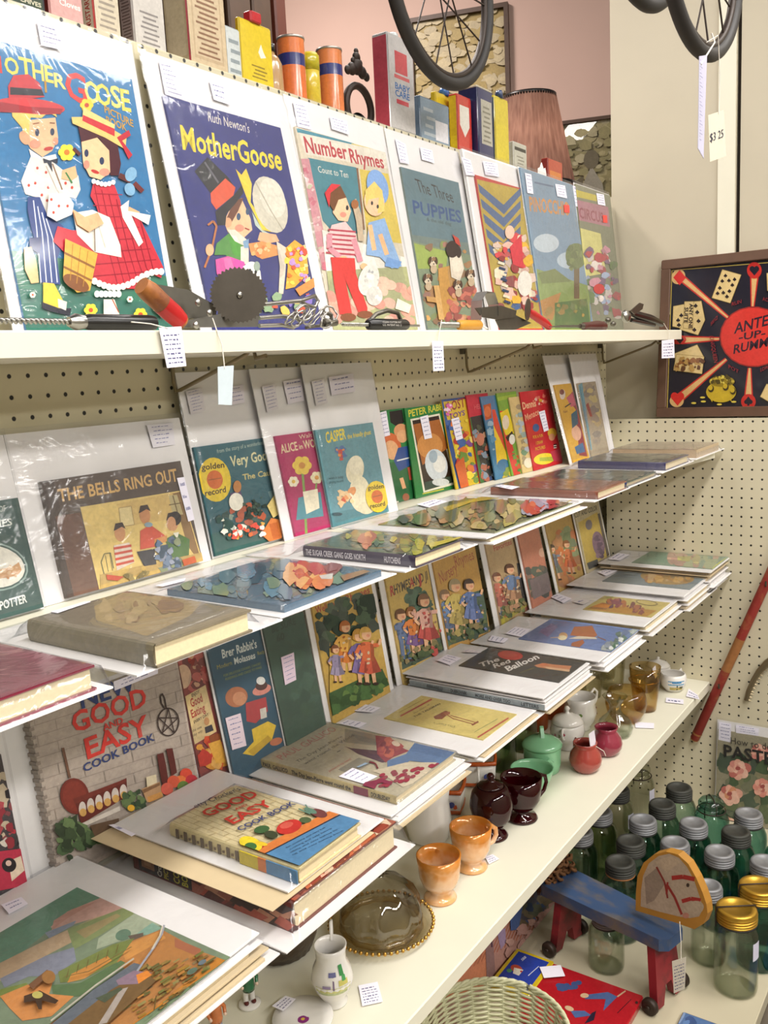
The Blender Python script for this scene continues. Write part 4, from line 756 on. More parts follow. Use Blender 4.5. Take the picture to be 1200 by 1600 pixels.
# ---------------------------------------------------------------- third shelf: standing books
G3 = 'bagged rhyme and cookery books standing along the third shelf'
def R3(tan, off, ref=270): return Frame((0, -10-tan*ref-off, Z3+0.4), tan=tan)
w1 = (0, 980, .28333); w2 = (260, 880, .31667); w3 = (560, 780, .33333)
def d_r1(A):
    A.fill('#2b1d24'); A.blobs(100, 60, ((-150, 800), (40, 800), (100, 1200), (-100, 1250)), 34, ['#b3333f', '#e0d6c8', '#241d20', '#c9b79a', '#8a2a34']); A.p('#b32f46', (-200, 1260), (110, 1220), (150, 1420), (-150, 1480)); A.p('#dcc9b0', (40, 1290), (110, 1260), (130, 1340), (60, 1400)); A.e(45, 1310, 40, 40, '#231b1e'); A.e(42, 1300, 16, 16, '#d8b8a8')
f = R3(.13, 2); cv = f.rect(None, (0, 1178), (41, 1382), None, 4, w=150); cv[1] = 3
bd = f.rect(None, (0, 1127), (45, 1377), None, 0, w=190); bd[1] = 0
book('black and red food pamphlet in a bag at the far left of the third shelf', G3, f, cv, bd, d_r1, w1, base='#2b1d24')
def d_r2(A):
    A.fill('#b5a698')
    R = random.Random(4)
    for i in range(14):
        y = 150+i*62; A.l('#9a8c80', 4, (100, y+235), (1150, y-100))
        for k in range(4): x = 200+k*260+(i % 2)*120+R.randint(-20, 20); A.l('#9a8c80', 4, (x, y+235-(x-100)*.32), (x+12, y+297-(x-100)*.32))
    A.t('NEW', (440, 450), (745, 345), 90, '#2b3a6a', .2); A.t('GOOD', (400, 585), (812, 425), 108, '#c8382f', .2); A.t('AND', (568, 572), (678, 528), 36, '#c8382f', .2); A.t('EASY', (470, 730), (815, 585), 110, '#c8382f', .2); A.t('COOK BOOK', (458, 800), (848, 622), 42, '#2f3c6c', .25)
    A.l('#3a2c28', 7, (905, 450), (885, 420), (880, 380), (890, 365), (903, 390), (912, 445))
    for k in range(24): a, b = k*math.pi/12, (k+1)*math.pi/12; A.l('#3a2c28', 7, (922+58*math.cos(a), 522+76*math.sin(a)), (922+58*math.cos(b), 522+76*math.sin(b)))
    for k in range(5): a, b = -math.pi/2+k*4*math.pi/5, -math.pi/2+(k+1)*4*math.pi/5; A.l('#3a2c28', 6, (922+56*math.cos(a), 522+74*math.sin(a)), (922+56*math.cos(b), 522+74*math.sin(b)))
    A.l('#6a4a38', 14, (340, 665), (378, 830)); A.e(405, 930, 80, 100, '#6f2a20', -10); A.e(405, 930, 66, 84, '#7d3226', -10); A.p('#5f241c', (405, 960), (690, 830), (695, 930), (440, 1085)); A.p('#6d2c22', (395, 945), (685, 835), (690, 850), (405, 975))
    for k in range(6): A.e(447+k*45, 1000-k*19, 20, 40, '#c9bdb4'); A.e(450+k*45, 1020-k*19, 19, 22, '#c79a55')
    A.p('#c9bfb4', (430, 1085), (650, 985), (655, 1010), (450, 1100)); A.blobs(101, 26, ((660, 920), (760, 900), (790, 990), (690, 1000)), 22, ['#44593a', '#5f7348', '#35482f']); A.e(712, 995, 20, 18, '#d9a52f')
    A.p('#b08a64', (770, 890), (870, 850), (890, 930), (800, 965)); A.p('#7d5a3c', (775, 895), (870, 855), (872, 870), (780, 915)); A.p('#d2c4a4', (795, 825), (850, 810), (855, 855), (800, 880)); A.p('#c08a4a', (800, 935), (880, 905), (885, 935), (810, 965))
    A.p('#5a231e', (855, 700), (890, 690), (905, 760), (920, 860), (890, 890), (870, 800)); A.p('#5a231e', (905, 670), (940, 665), (955, 740), (965, 800), (935, 820), (920, 740))
    for x, y, c in ((1015, 810, '#cf4a34'), (985, 850, '#d8743a'), (1045, 845, '#b5303a'), (945, 850, '#c8553a'), (910, 890, '#c85a48'), (1000, 880, '#5f7a3a')): A.e(x, y, 34, 34, c)
    A.blobs(102, 50, ((300, 1090), (430, 1060), (560, 1140), (330, 1310)), 36, ['#3a4a30', '#4d6240', '#2f3c28', '#62774c']); A.p('#5a4432', (480, 1090), (640, 1050), (640, 1120), (520, 1180))
def s_coil(A, fr, bt, zt):
    for k in range(20):
        y = cv2h*(k+.5)/20; A.box(A.r[0]-2.5, y-2.2, bt+.5, A.r[0]+4, y+2.2, zt+.6, 0, hx('#8f8175'))
f = R3(.125, -2); cv = f.rect((41, 1116), (272, 1031), (313, 1226), (89, 1348), 14); cv[1] = 2; cv2h = cv[3]-cv[1]
bd = [cv[0]-36, 0, cv[2]+5, cv[3]+8]
book('large spiral bound cookbook with white brick cover, red and blue lettering', G3, f, cv, bd, d_r2, w1, base='#b5a698', t=14, sdraw=s_coil, stickers=[(((625, 300), (870, 208), (870, 255), (632, 350)), None, 2), (((285, 425), (400, 385), (403, 405), (295, 435)), None, 2)])
def d_r3(A):
    A.fill('#8a2f26'); A.blobs(103, 40, ((40, 440), (190, 400), (210, 600), (90, 640)), 28, ['#a8352f', '#7a2a22', '#c89a78', '#b5544a', '#6a241f']); A.e(80, 560, 40, 60, '#c2a286'); A.p('#d3b984', (85, 660), (190, 600), (245, 830), (135, 895)); A.t('ENJOY', (122, 662), (160, 640), 16, '#4a3a2a', .15); A.t('Good', (120, 712), (178, 680), 40, '#a03a30', .25); A.t('Eating', (122, 765), (190, 728), 38, '#a03a30', .25); A.t('EVERY DAY', (132, 792), (205, 750), 14, '#4a3a2a', .15); A.t('the new', (125, 835), (172, 812), 14, '#6a5a40', .1, 0); A.t('day way', (128, 856), (175, 832), 14, '#6a5a40', .1, 0); A.e(195, 780, 13, 20, '#b5855a'); A.p('#3d3a40', (185, 810), (220, 795), (230, 825), (190, 840))
    A.blobs(104, 30, ((150, 900), (250, 850), (300, 990), (180, 1010)), 34, ['#cf8f3a', '#c8502f', '#d8a55a', '#b53a2f', '#8a4a2a']); A.p('#d8a245', (200, 890), (260, 870), (300, 980), (240, 990))
f = R3(.16, 2); cv = f.rect((276, 1028), (323, 1013), None, (313, 1218), 4, w=130); cv[1] = 3; cv[2] = cv[0]+110
book('small food booklet with cream title panel, beside the brick cover cookbook', G3, f, cv, [cv[0]-2, 0, cv[2]+2, cv[3]+3], d_r3, w2, base='#8a2f26', bt=1)
def d_r4(A):
    A.fill('#1f4f66'); A.t("Brer Rabbit's", (275, 470), (448, 415), 42, '#d5dcd6', .15); A.t('Molasses', (335, 500), (440, 468), 32, '#d5dcd6', .15); A.t('Modern', (250, 525), (325, 500), 20, '#a8a03f', .2, 0); A.t('Recipes', (450, 455), (500, 438), 18, '#a8a03f', .2, 0); A.t('FOR DELICIOUS COOKIES, CANDIES', (282, 562), (465, 500), 12, '#8f9a3f', .1, 0); A.t('PUDDINGS AND CAKES TO MAKE', (290, 580), (470, 518), 12, '#8f9a3f', .1, 0)
    # dessert plate and plain checked colours only
    A.e(470, 625, 48, 24, '#d98a7a', -20); A.e(468, 605, 30, 22, '#4a2420', -15); A.e(465, 580, 22, 20, '#e3e3de'); A.p('#b3363a', (390, 690), (490, 660), (500, 730), (440, 790), (395, 780)); A.e(345, 660, 56, 50, '#b06a42', -20); A.e(360, 668, 34, 34, '#c98a62'); A.p('#e6c22c', (420, 820), (500, 780), (540, 800), (520, 870), (430, 950), (375, 940), (430, 880)); A.p('#c9a31f', (400, 930), (500, 850), (520, 870), (430, 950)); A.e(540, 880, 32, 18, '#c0704a', -20); A.p('#d8d3c6', (460, 720), (490, 710), (495, 760), (465, 770))
f = R3(.185, 9); cv = f.rect((325, 1013), (415, 983), (450, 1149), (361, 1198), 4); cv[1] = 2
book('teal molasses recipe booklet with yellow and red figures and a dessert plate', G3, f, cv, [cv[0]-4, 0, cv[2]+4, cv[3]+4], d_r4, w2, base='#1f4f66', bt=.6, stickers=[(((290, 765), (365, 740), (395, 900), (325, 922)), None, 6, '#dccbd4')])
def d_r4b(A):
    A.fill('#31503f'); A.t('BE SURE', (520, 345), (640, 300), 34, '#22382c', .15); A.t('60', (545, 390), (585, 375), 36, '#22382c', .15); A.blobs(105, 14, ((510, 450), (700, 400), (740, 760), (600, 820)), 50, ['#2c4a3a', '#3a5a48', '#35543f'])
f = R3(.18, 16); cv = f.rect((408, 980), (477, 954), (502, 1124), (447, 1151), 3); cv[1] = 2
book('dark green booklet with faint black lettering right of the molasses booklet', G3, f, cv, [cv[0]-2, 0, cv[2]+3, cv[3]+3], d_r4b, w2, base='#31503f', bt=.6, stickers=[(((565, 465), (628, 440), (640, 575), (585, 602)), None, 6, '#d6c2d0')])
def d_r5(A):
    A.fill('#c9a33f'); A.t('Well Loved', (740, 250), (870, 200), 34, '#b0432c', .2); A.t('Rhymes', (885, 195), (1005, 145), 34, '#b0432c', .2)
    A.blobs(110, 70, ((740, 260), (1020, 130), (1040, 330), (780, 440)), 38, ['#2f4434', '#3a5040', '#25382c', '#4a5f48']); A.p('#c2a04a', (800, 420), (960, 330), (1040, 600), (800, 640)); A.p('#3f5a34', (800, 640), (1060, 520), (1095, 600), (805, 760)); A.blobs(111, 24, ((810, 660), (1060, 560), (1090, 600), (810, 740)), 30, ['#4a6a3a', '#37502c', '#5f7a3f'])
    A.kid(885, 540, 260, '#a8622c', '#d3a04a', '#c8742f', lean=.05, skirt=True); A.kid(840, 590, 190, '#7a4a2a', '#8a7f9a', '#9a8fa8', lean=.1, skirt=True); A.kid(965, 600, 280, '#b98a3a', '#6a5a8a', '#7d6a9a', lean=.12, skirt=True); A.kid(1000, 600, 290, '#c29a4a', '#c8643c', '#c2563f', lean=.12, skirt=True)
f = R3(.155, 0); cv = f.rect((488, 950), (581, 916), (605, 1067), (515, 1116), 4); cv[1] = 3; cv[3] = max(cv[3], 232)
bd = f.rect((477, 948), (586, 915), (611, 1064), (505, 1120)); bd[1] = 0; bd[3] = cv[3]+5
book('rhyme book with dancing children under a dark green tree', G3, f, cv, bd, d_r5, w2, base='#c9a33f')
def grp(A, pts):
    for x, y, h, ha, to, lo, sk in pts:
        A.kid(x, y, h, ha, to, lo, lean=.14, skirt=sk); A.blobs(int(x+y), 16, ((x-h*.25, y-h*.1), (x+h*.25, y-h*.2), (x+h*.2, y+h*.05), (x-h*.2, y+h*.08)), h*.06, ['#4a5a3c', '#5f6a44', '#7a7048', lo, '#8a7a54'])
        A.blobs(int(x*2+y), 10, ((x-h*.35, y-h*.7), (x+h*.1, y-h*.8), (x+h*.2, y-h*.3), (x-h*.3, y-h*.3)), h*.03, [to, lo, '#c9a878', '#8a6a54'])
def d_r6(A):
    A.fill('#cfae58'); A.t('RHYMES AND JINGLES', (152, 455), (395, 345), 44, '#3a2c26', .12); A.t('R', (150, 457), (170, 448), 48, '#b8352c', .12); A.t('A', (243, 415), (262, 406), 44, '#b8352c', .12); A.t('J', (283, 400), (300, 392), 44, '#b8352c', .12); A.p('#36503c', (200, 740), (380, 640), (400, 710), (205, 800)); A.blobs(112, 40, ((220, 440), (320, 400), (350, 560), (230, 620)), 26, ['#3f5f48', '#35523f', '#4f7058'])
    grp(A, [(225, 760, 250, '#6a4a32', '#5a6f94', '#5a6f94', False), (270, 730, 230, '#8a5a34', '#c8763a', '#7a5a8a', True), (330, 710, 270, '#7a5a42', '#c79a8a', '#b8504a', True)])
f = R3(.155, 0, 262); cv = f.rect((603, 908), (667, 882), (690, 1013), (625, 1048), 4); cv[1] = 3; cv[3] = max(cv[3], 228)
bd = f.rect((590, 910), None, None, (617, 1052), 0, w=200); bd[1] = 0; bd[3] = cv[3]+5; bd[2] = cv[2]+3
book('yellow rhyme book with three children and black and red capital lettering', G3, f, cv, bd, d_r6, w3, base='#cfae58')
def d_r7(A):
    A.fill('#c9993f'); A.t('Nursery', (385, 400), (465, 340), 54, '#a5482c', .25, 0); A.t('Rhymes', (455, 320), (545, 280), 50, '#a5482c', .25, 0); A.p('#3f5a44', (390, 480), (590, 420), (610, 620), (415, 690)); A.blobs(113, 20, ((400, 600), (600, 520), (610, 610), (415, 680)), 26, ['#3a5a3c', '#4f7048', '#2f4a38'])
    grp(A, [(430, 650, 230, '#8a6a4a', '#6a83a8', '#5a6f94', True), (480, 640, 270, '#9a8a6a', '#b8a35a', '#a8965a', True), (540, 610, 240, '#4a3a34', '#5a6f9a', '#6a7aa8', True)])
f = R3(.17, 4, 262); cv = f.rect((677, 878), (743, 853), (762, 983), (698, 1010), 4); cv[1] = 3; cv[3] = max(cv[3], 230)
bd = f.rect((668, 880), (746, 850), None, None); bd[1] = 0; bd[3] = cv[3]+5; bd[2] = cv[2]+3
book('orange yellow rhyme book with red script title and figures in blue', G3, f, cv, bd, d_r7, w3, base='#c9993f')
def d_r8(A):
    A.fill('#bfa070'); A.t('Favorites', (635, 245), (720, 210), 26, '#b0503a', .2); A.blobs(114, 30, ((620, 420), (760, 340), (780, 520), (650, 580)), 26, ['#a8604a', '#6a7a8a', '#7d8a4f', '#b58a5a', '#54483c']); A.p('#b0a43c', (650, 560), (790, 490), (790, 500), (660, 600)); A.p('#2c2622', (740, 300), (780, 300), (800, 480), (770, 490))
    grp(A, [(670, 540, 200, '#7a4a34', '#c8705a', '#b8604f', True), (730, 510, 210, '#5a3a2c', '#6a7fa0', '#b58a6a', True)])
f = R3(.185, 0, 262); cv = f.rect((762, 848), (805, 833), (825, 943), (777, 977), 4); cv[1] = 3; cv[3] = max(cv[3], 232)
bd = f.rect((752, 850), None, None, (768, 980), 0, w=170); bd[1] = 0; bd[3] = cv[3]+5; bd[2] = cv[2]+3
book('tan rhyme book with small red title and two children on its cover', G3, f, cv, bd, d_r8, w3, base='#bfa070')
def d_r9(A):
    A.fill('#c4785a'); A.blobs(115, 30, ((790, 330), (870, 290), (890, 430), (810, 460)), 22, ['#6a5a4a', '#54604f', '#b58a6a', '#8a6a5a', '#4a4a44']); A.e(860, 250, 16, 22, '#d9a88c'); A.p('#7a6a6a', (800, 380), (890, 340), (900, 430), (820, 470))
f = R3(.20, 9, 262); cv = f.rect((810, 830), (840, 820), (860, 923), (827, 940), 4); cv[1] = 3; cv[3] = max(cv[3], 232)
bd = [cv[0]-10, 0, cv[2]+3, cv[3]+5]
book('salmon pink rhyme book showing only its left part', G3, f, cv, bd, d_r9, w3, base='#c4785a')
def d_r10(A):
    A.fill('#bf9a4c'); A.blobs(116, 40, ((890, 180), (1000, 110), (1050, 340), (940, 400)), 30, ['#a8744a', '#7d8a64', '#b5845a', '#94a070', '#c8763f']); A.p('#7a8a5a', (960, 160), (990, 150), (1000, 260), (960, 270)); A.kid(1000, 350, 160, '#8a5a34', '#c8764a', '#c8663c', skirt=True); A.kid(930, 380, 170, '#5a4a3a', '#7a7f8a', '#8a8f7a', skirt=True)
f = R3(.21, 0, 262); cv = f.rect((853, 815), (893, 802), (915, 890), (870, 918), 4); cv[1] = 3; cv[3] = max(cv[3], 235)
bd = [cv[0]-14, 0, cv[2]+3, cv[3]+5]
book('mustard rhyme book with orange and green figures, second from right end', G3, f, cv, bd, d_r10, w3, base='#bf9a4c')
def d_r11(A):
    A.fill('#c2b38c'); A.t('CUT AND COLOR', (1015, 88), (1120, 50), 24, '#3a3630', .1); A.p('#cdb04c', (1030, 110), (1120, 60), (1165, 270), (1070, 310)); A.e(1080, 120, 16, 24, '#7a6f74'); A.e(1125, 210, 28, 60, '#8a6a7d', -10); A.blobs(117, 14, ((1110, 160), (1140, 150), (1150, 270), (1120, 280)), 14, ['#9a7a8a', '#6a4f64']); A.p('#4f4f4a', (1070, 300), (1120, 280), (1125, 310), (1080, 330)); A.p('#5a4f44', (1120, 70), (1130, 65), (1175, 260), (1165, 270))
f = R3(.21, 10, 262); cv = f.rect((895, 798), (935, 790), (952, 870), (917, 890), 4); cv[1] = 3; cv[3] = max(cv[3], 232); cv[2] = min(cv[2], -52)
bd = [cv[0]-6, 0, cv[2]+14, cv[3]+5]
book('cream and yellow booklet with a mauve figure, rightmost on the third shelf', G3, f, cv, bd, d_r11, w3, base='#c2b38c')
# ---------------------------------------------------------------- books lying flat, drawn where they lie
def FL(z): return Frame((0, 0, z))
G4 = 'bagged books lying flat on the third shelf'; G5 = 'bagged books lying flat on the second shelf'; G6 = 'plain bagged sheets under the flat books'
fA = (840, 830, .26667); fB = (600, 940, .26667); fC = (400, 1040, .26667); fD = (100, 1180, .26667); fE = (360, 1220, .26667); fF = (0, 1400, .35)
def sheet(label, z, r, t=2.2, col='white_card', sleeve=True, letter=None):
    """plain board in a bag, its printed side hidden by what lies on it"""
    fr = FL(z); fr.shift(r[0], r[1]); q = [0, 0, r[2]-r[0], r[3]-r[1]]
    root = thing('bagged_sheet', label, 'bagged sheet', fr.o, fr.R, G6)
    tb = min(1.8, t*.5); R = random.Random(int(abs(r[0])*7)); MB().box(0, 0, 0, q[2], q[3], tb).build('backing_board', col, root)
    if t > 2.5 and not letter: MB().box(R.uniform(6, 16), R.uniform(4, 14), tb, q[2]-R.uniform(6, 26), q[3]-R.uniform(6, 30), t).build('booklet', R.choice(['page_edges', 'white_card', 'tan_card']), root)
    elif letter: MB().box(0, 3, tb, q[2]-8, q[3]-3, t).build('booklet', 'white_card', root)
    if letter:
        A = MB(); A.box(-1.2, 4, 0.3, -0.2, q[3]-4, t-0.3, 0, hx('#9aa3a6')); x = 0; P = Frame((0, 0, 0))
        for wd, a, b in letter:
            tot = sum(GL.get((c, 1), GL[' ', 1])[2] for c in wd); x = 0
            for ch in wd:
                v, f, adv = GL.get((ch, 1), GL[' ', 1])
                if v: A.add([(-1.35, q[3]-(a+(b-a)*(x+p)/tot)*q[3], t*.5-t*.28+w_*t*.56) for p, w_ in v], f, 0, hx('#33383c'))
                x += adv
        A.build('lettered_spine', 'printed_paper', root)
    if sleeve: sleeve_mesh(q, t+.4, t+.7, q, int(abs(r[0]))).build('plastic_sleeve', 'sleeve_plastic', root)
    return root
Z3t = Z3+0.5
# S1 landscape pictures, nearest
def d_s1(A):
    A.fill('#6f8064'); A.p('#5b8a70', (-150, 170), (370, -60), (560, 60), (300, 90), (0, 330), (-200, 420)); A.p('#c39a8c', (225, 140), (300, 70), (470, 0), (560, 60), (420, 100), (250, 150)); A.p('#b8897a', (240, 110), (320, 60), (430, 25), (300, 100), (230, 155))
    A.p('#7f8a9a', (200, 165), (340, 110), (330, 130), (220, 190)); A.p('#b59a78', (-60, 330), (240, 180), (440, 90), (470, 130), (200, 270), (0, 380)); A.p('#7d8c54', (300, 150), (560, 50), (600, 80), (440, 180), (330, 240)); A.p('#9a8a5a', (340, 160), (520, 80), (540, 90), (380, 190))
    A.p('#7c8090', (0, 370), (200, 270), (330, 230), (340, 290), (240, 360), (130, 360), (20, 410)); A.p('#9aa58a', (440, 190), (600, 80), (720, 130), (600, 180), (430, 240)); A.p('#7aa08c', (610, 170), (680, 120), (730, 150), (690, 180)); A.e(550, 175, 36, 24, '#54745c', -20); A.p('#5a4a3a', (570, 180), (640, 165), (640, 190), (590, 200))
    A.p('#b0742f', (470, 250), (720, 150), (900, 250), (1010, 290), (560, 600), (200, 590), (560, 330)); A.p('#c98a3a', (540, 230), (720, 155), (740, 190), (560, 290)); A.p('#a05a34', (780, 190), (900, 240), (880, 270), (780, 230)); A.p('#6d7a2f', (260, 340), (500, 220), (600, 190), (520, 300), (360, 380), (270, 390)); A.p('#c8862f', (320, 350), (480, 270), (500, 290), (380, 370), (300, 390))
    A.p('#4c6a3a', (230, 400), (360, 390), (540, 290), (560, 300), (370, 450), (240, 450)); A.p('#6d7d2a', (-40, 430), (120, 390), (140, 430), (40, 460), (-40, 460)); A.p('#c9823a', (0, 450), (120, 400), (240, 370), (220, 440), (330, 450), (230, 540), (100, 560), (40, 500)); R = random.Random(200)
    for i in range(170): a, b = R.random(), R.random(); x, y = 520+440*a-120*b, 345-75*a+240*b; k = R.uniform(14, 44); A.l(R.choice(['#7a5f34', '#8a6f3c', '#6a6a38', '#94702f', '#5f5a34', '#a8743a', '#6f5c2c', '#857a4a']), R.uniform(5, 12), (x, y), (x+k, y-k*.62))
    A.p('#5a6068', (180, 640), (420, 440), (600, 320), (640, 330), (470, 480), (260, 640)); A.l('#a8a294', 7, (230, 580), (430, 420), (600, 300)); A.p('#6a5234', (300, 600), (500, 440), (640, 360), (700, 400), (430, 640)); A.l('#8f9098', 9, (735, 150), (725, 190), (690, 250), (640, 320), (600, 380)); A.l('#b5ac9a', 7, (728, 155), (715, 200), (680, 260)); A.p('#7f6a78', (520, 400), (600, 355), (680, 365), (620, 415), (530, 420)); A.p('#c87a34', (610, 375), (660, 355), (680, 375), (620, 415)); A.p('#9a9088', (540, 440), (575, 430), (480, 590), (440, 600)); A.p('#4a5240', (430, 480), (540, 430), (550, 440), (470, 500))
    A.p('#3f2f24', (110, 470), (180, 445), (265, 490), (250, 505), (190, 490), (190, 530), (175, 530), (160, 490), (110, 500)); A.e(170, 465, 24, 16, '#a8a05a'); A.p('#6a4a34', (130, 420), (215, 350), (215, 380), (150, 440)); A.e(220, 385, 30, 30, '#8a6238')
    for i in range(6): A.l('#5f4a2a', 3, (300+i*44, 390-i*22), (310+i*44, 350-i*22)); 
    A.l('#6d5a34', 3, (290, 385), (400, 360), (590, 250)); A.l('#5a4a26', 5, (660, 560), (720, 520)); A.l('#5a4a26', 5, (700, 470), (690, 540)); A.e(905, 320, 20, 10, '#5f6a70', -30); A.e(860, 360, 26, 12, '#56685a', -30)
z = Z3+26; r1 = [-2150, -362, -1858, -50]
sheet('white bagged sheet, lowest under the nearest landscape picture', Z3+.5, [-2146, -378, -1846, -58], 5); sheet('cream edged bagged sheet, second from bottom under the landscape picture', Z3+9, [-2148, -370, -1854, -52], 5, 'tan_card'); sheet('white bagged sheet just beneath the landscape picture', Z3+17.5, [-2144, -366, -1858, -56], 5)
f = FL(z); cv = f.rect(None, (128, 1382), (350, 1500), None, 2.2, w=208); cv = [cv[2]-228, cv[1]-2, cv[2], cv[3]]
book('framed-size landscape print with hills and a winding road, nearest flat picture', G4, f, cv, r1, d_s1, fF, t=.6, base='#6f8064', sleeve=True, stickers=[(((5, 40), (95, 5), (125, 35), (40, 80)), None, 2)])
# S2 thick cookbook in loose plastic
fz = FL(Z3t); r2 = [-1842, -384, -1588, -66]; c2 = [-1806, -368, -1606, -104]
def d_s2(A): A.fill('#a5543c'); A.blobs(202, 90, ((300, 640), (940, 260), (960, 330), (420, 700)), 46, ['#b5603f', '#c47a5a', '#8a3a2a', '#d8a08a', '#74382c', '#c9b094', '#9a6a4a'])
def s_s2(A, fr, bt, zt):
    x = A.r[0]; t_ = zt-bt; y0, y1 = A.r[1], A.r[3]; k = -t_*.16-.4
    P = lambda a, b: (x+k, y1-a*(y1-y0), bt+b*t_)
    def poly(col, *pts): A.add([P(*p) for p in pts], [tuple(range(len(pts)))], 0, hx(col))
    poly('#6a2a20', (0, 0), (1, 0), (1, 1), (0, 1)); k -= .05
    R = random.Random(7)
    for i in range(34): a, b = .38+.6*R.random(), .1+.8*R.random(); s_ = .05+.05*R.random(); k -= .004; poly(R.choice(['#8f3a2c', '#b5523c', '#5a2018', '#c88a6a', '#3a1a16', '#a8604a']), (a-s_, b-.1), (a+s_*.3, b-.2), (a+s_, b+.1), (a-s_*.4, b+.22))
    poly('#241c1e', (.04, .05), (.40, .05), (.40, .98), (.04, .98)); k -= .05; poly('#9a6a44', (.06, .2), (.15, .2), (.15, .9), (.06, .9)); k -= .05; poly('#b58a64', (.08, .3), (.13, .3), (.13, .8), (.08, .8))
    for txt, a, col in (('Crocker', .17, '#d9d4c0'), ('PICTURE', .215, '#c9c13a'), ('COOK', .28, '#c9c13a'), ('BOOK', .335, '#c9c13a')):
        tot = sum(GL[c, 1][2] for c in txt); xx = 0; k -= .02; h = .04 if a > .25 else .03
        for ch in txt:
            v, f, adv = GL[ch, 1]; A.add([P(a+h*(1-q), .08+.86*(xx+p)/tot) for p, q in v], f, 0, hx(col)); xx += adv
book('thick cookbook in loose clear plastic with dark red food spine', G4, fz, c2, r2, d_s2, fE, t=36, base='#6a3024', hard=True, spine='#6a2a20', bcol='white_card', sdraw=s_s2, bt=1.2)
sheet('tan card lying on top of the thick plastic wrapped cookbook', Z3+41, [-1838, -364, -1648, -52], 1.4, 'tan_card', False)
# S3 Good and Easy
def d_s3(A):
    A.fill('#d9c99a')
    for i in range(13): a = i/13; A.l('#b9a574', 3, (590+470*a-0, 365-195*a), (590+470*a+620, 365-195*a+250))
    for i in range(13):
        for k in range(7): a = i/13; b = (k+.5*(i % 2))/7; x, y = 590+470*a+620*b, 365-195*a+250*b; A.l('#b9a574', 3, (x, y), (x+36, y-15))
    A.t("Betty Crocker's", (745, 335), (1040, 215), 34, '#3a3a4a', .0, 0, top=(722, 316)); A.t('GOOD', (845, 375), (1150, 245), 60, '#b5342a', 0, 1, top=(790, 345)); A.t('AND', (1010, 335), (1080, 305), 14, '#b5342a', 0, 1, top=(998, 326)); A.V(*fE)
    A.t('EASY', (12, 270), (255, 152), 60, '#b5342a', 0, 1, top=(-45, 240)); A.t('COOK BOOK', (60, 310), (385, 150), 30, '#38406a', 0, 1, top=(30, 292)); A.V(*fE)
    A.p('#c8743a', (120, 435), (600, 180), (652, 203), (195, 447)); A.p('#4f7ca3', (195, 445), (650, 205), (830, 270), (370, 600)); A.l('#2c2a34', 7, (200, 445), (650, 210))
    A.p('#a83228', (80, 340), (200, 400), (175, 420), (60, 360)); A.e(345, 285, 76, 40, '#b5302a', -16); A.e(330, 275, 40, 18, '#c9584a', -16); A.e(185, 300, 46, 22, '#3a5a34', -10); A.e(240, 330, 40, 22, '#39402c', 10); A.e(440, 245, 36, 18, '#4a5a3c'); A.e(520, 205, 50, 24, '#6a3a3a', 15); A.e(470, 190, 40, 14, '#5a7a6a', 20); A.e(120, 385, 70, 40, '#d8c22f', 20); A.e(120, 400, 36, 22, '#3f6a3a'); A.e(180, 385, 40, 12, '#d9b52f', 10); A.e(140, 440, 40, 24, '#4a8a4a', 20); A.l('#5a7a6a', 8, (400, 180), (470, 210)); A.l('#5a7a6a', 8, (440, 155), (470, 200))
    for i in range(4): A.t('fun cooking and easy baking book'[i*3:i*3+24], (330+i*12, 412+i*14), (560+i*36, 290+i*6), 8, '#2c3f58', 0, 0, top=(324+i*12, 407+i*14))
def s_s3(A, fr, bt, zt):
    x = A.r[0]-4.5; n = 9; y0, y1 = A.r[1], A.r[3]
    for i in range(n):
        a = y1-(.06+.62*i/n)*(y1-y0); A.box(x-.8, a-6, bt+3, x+.3, a-1, zt-3, 0, hx('#5a4a34')); A.box(x-.8, a-12, bt+6, x+.3, a-9, bt+9, 0, hx('#6a563a'))
    A.box(x-.9, y0, bt+1, x+.6, y0+.22*(y1-y0), zt-1, 0, hx('#4f7ca3')); A.box(x-1, y0+.22*(y1-y0), bt+1, x+.6, y0+.28*(y1-y0), zt-1, 0, hx('#c8743a')); A.box(x-1, y0+.28*(y1-y0), bt+1, x+.6, y0+.42*(y1-y0), zt-1, 0, hx('#c9b52f'))
z = Z3+43.5; f = FL(z); cv = f.rect((257, 1277), (383, 1225), (572, 1290), (453, 1350), 22); bd = f.rect((163, 1280), (360, 1203), (607, 1287), (432, 1392), 2)
book('cream brick-pattern cookbook with blue lower band on top of the thick cookbook', G4, f, cv, bd, d_s3, fD, t=18, base='#d9c99a', hard=True, spine='#d3c38f', sdraw=s_s3, stickers=[(((262, 410), (290, 405), (420, 462), (395, 476)), None, 1)])
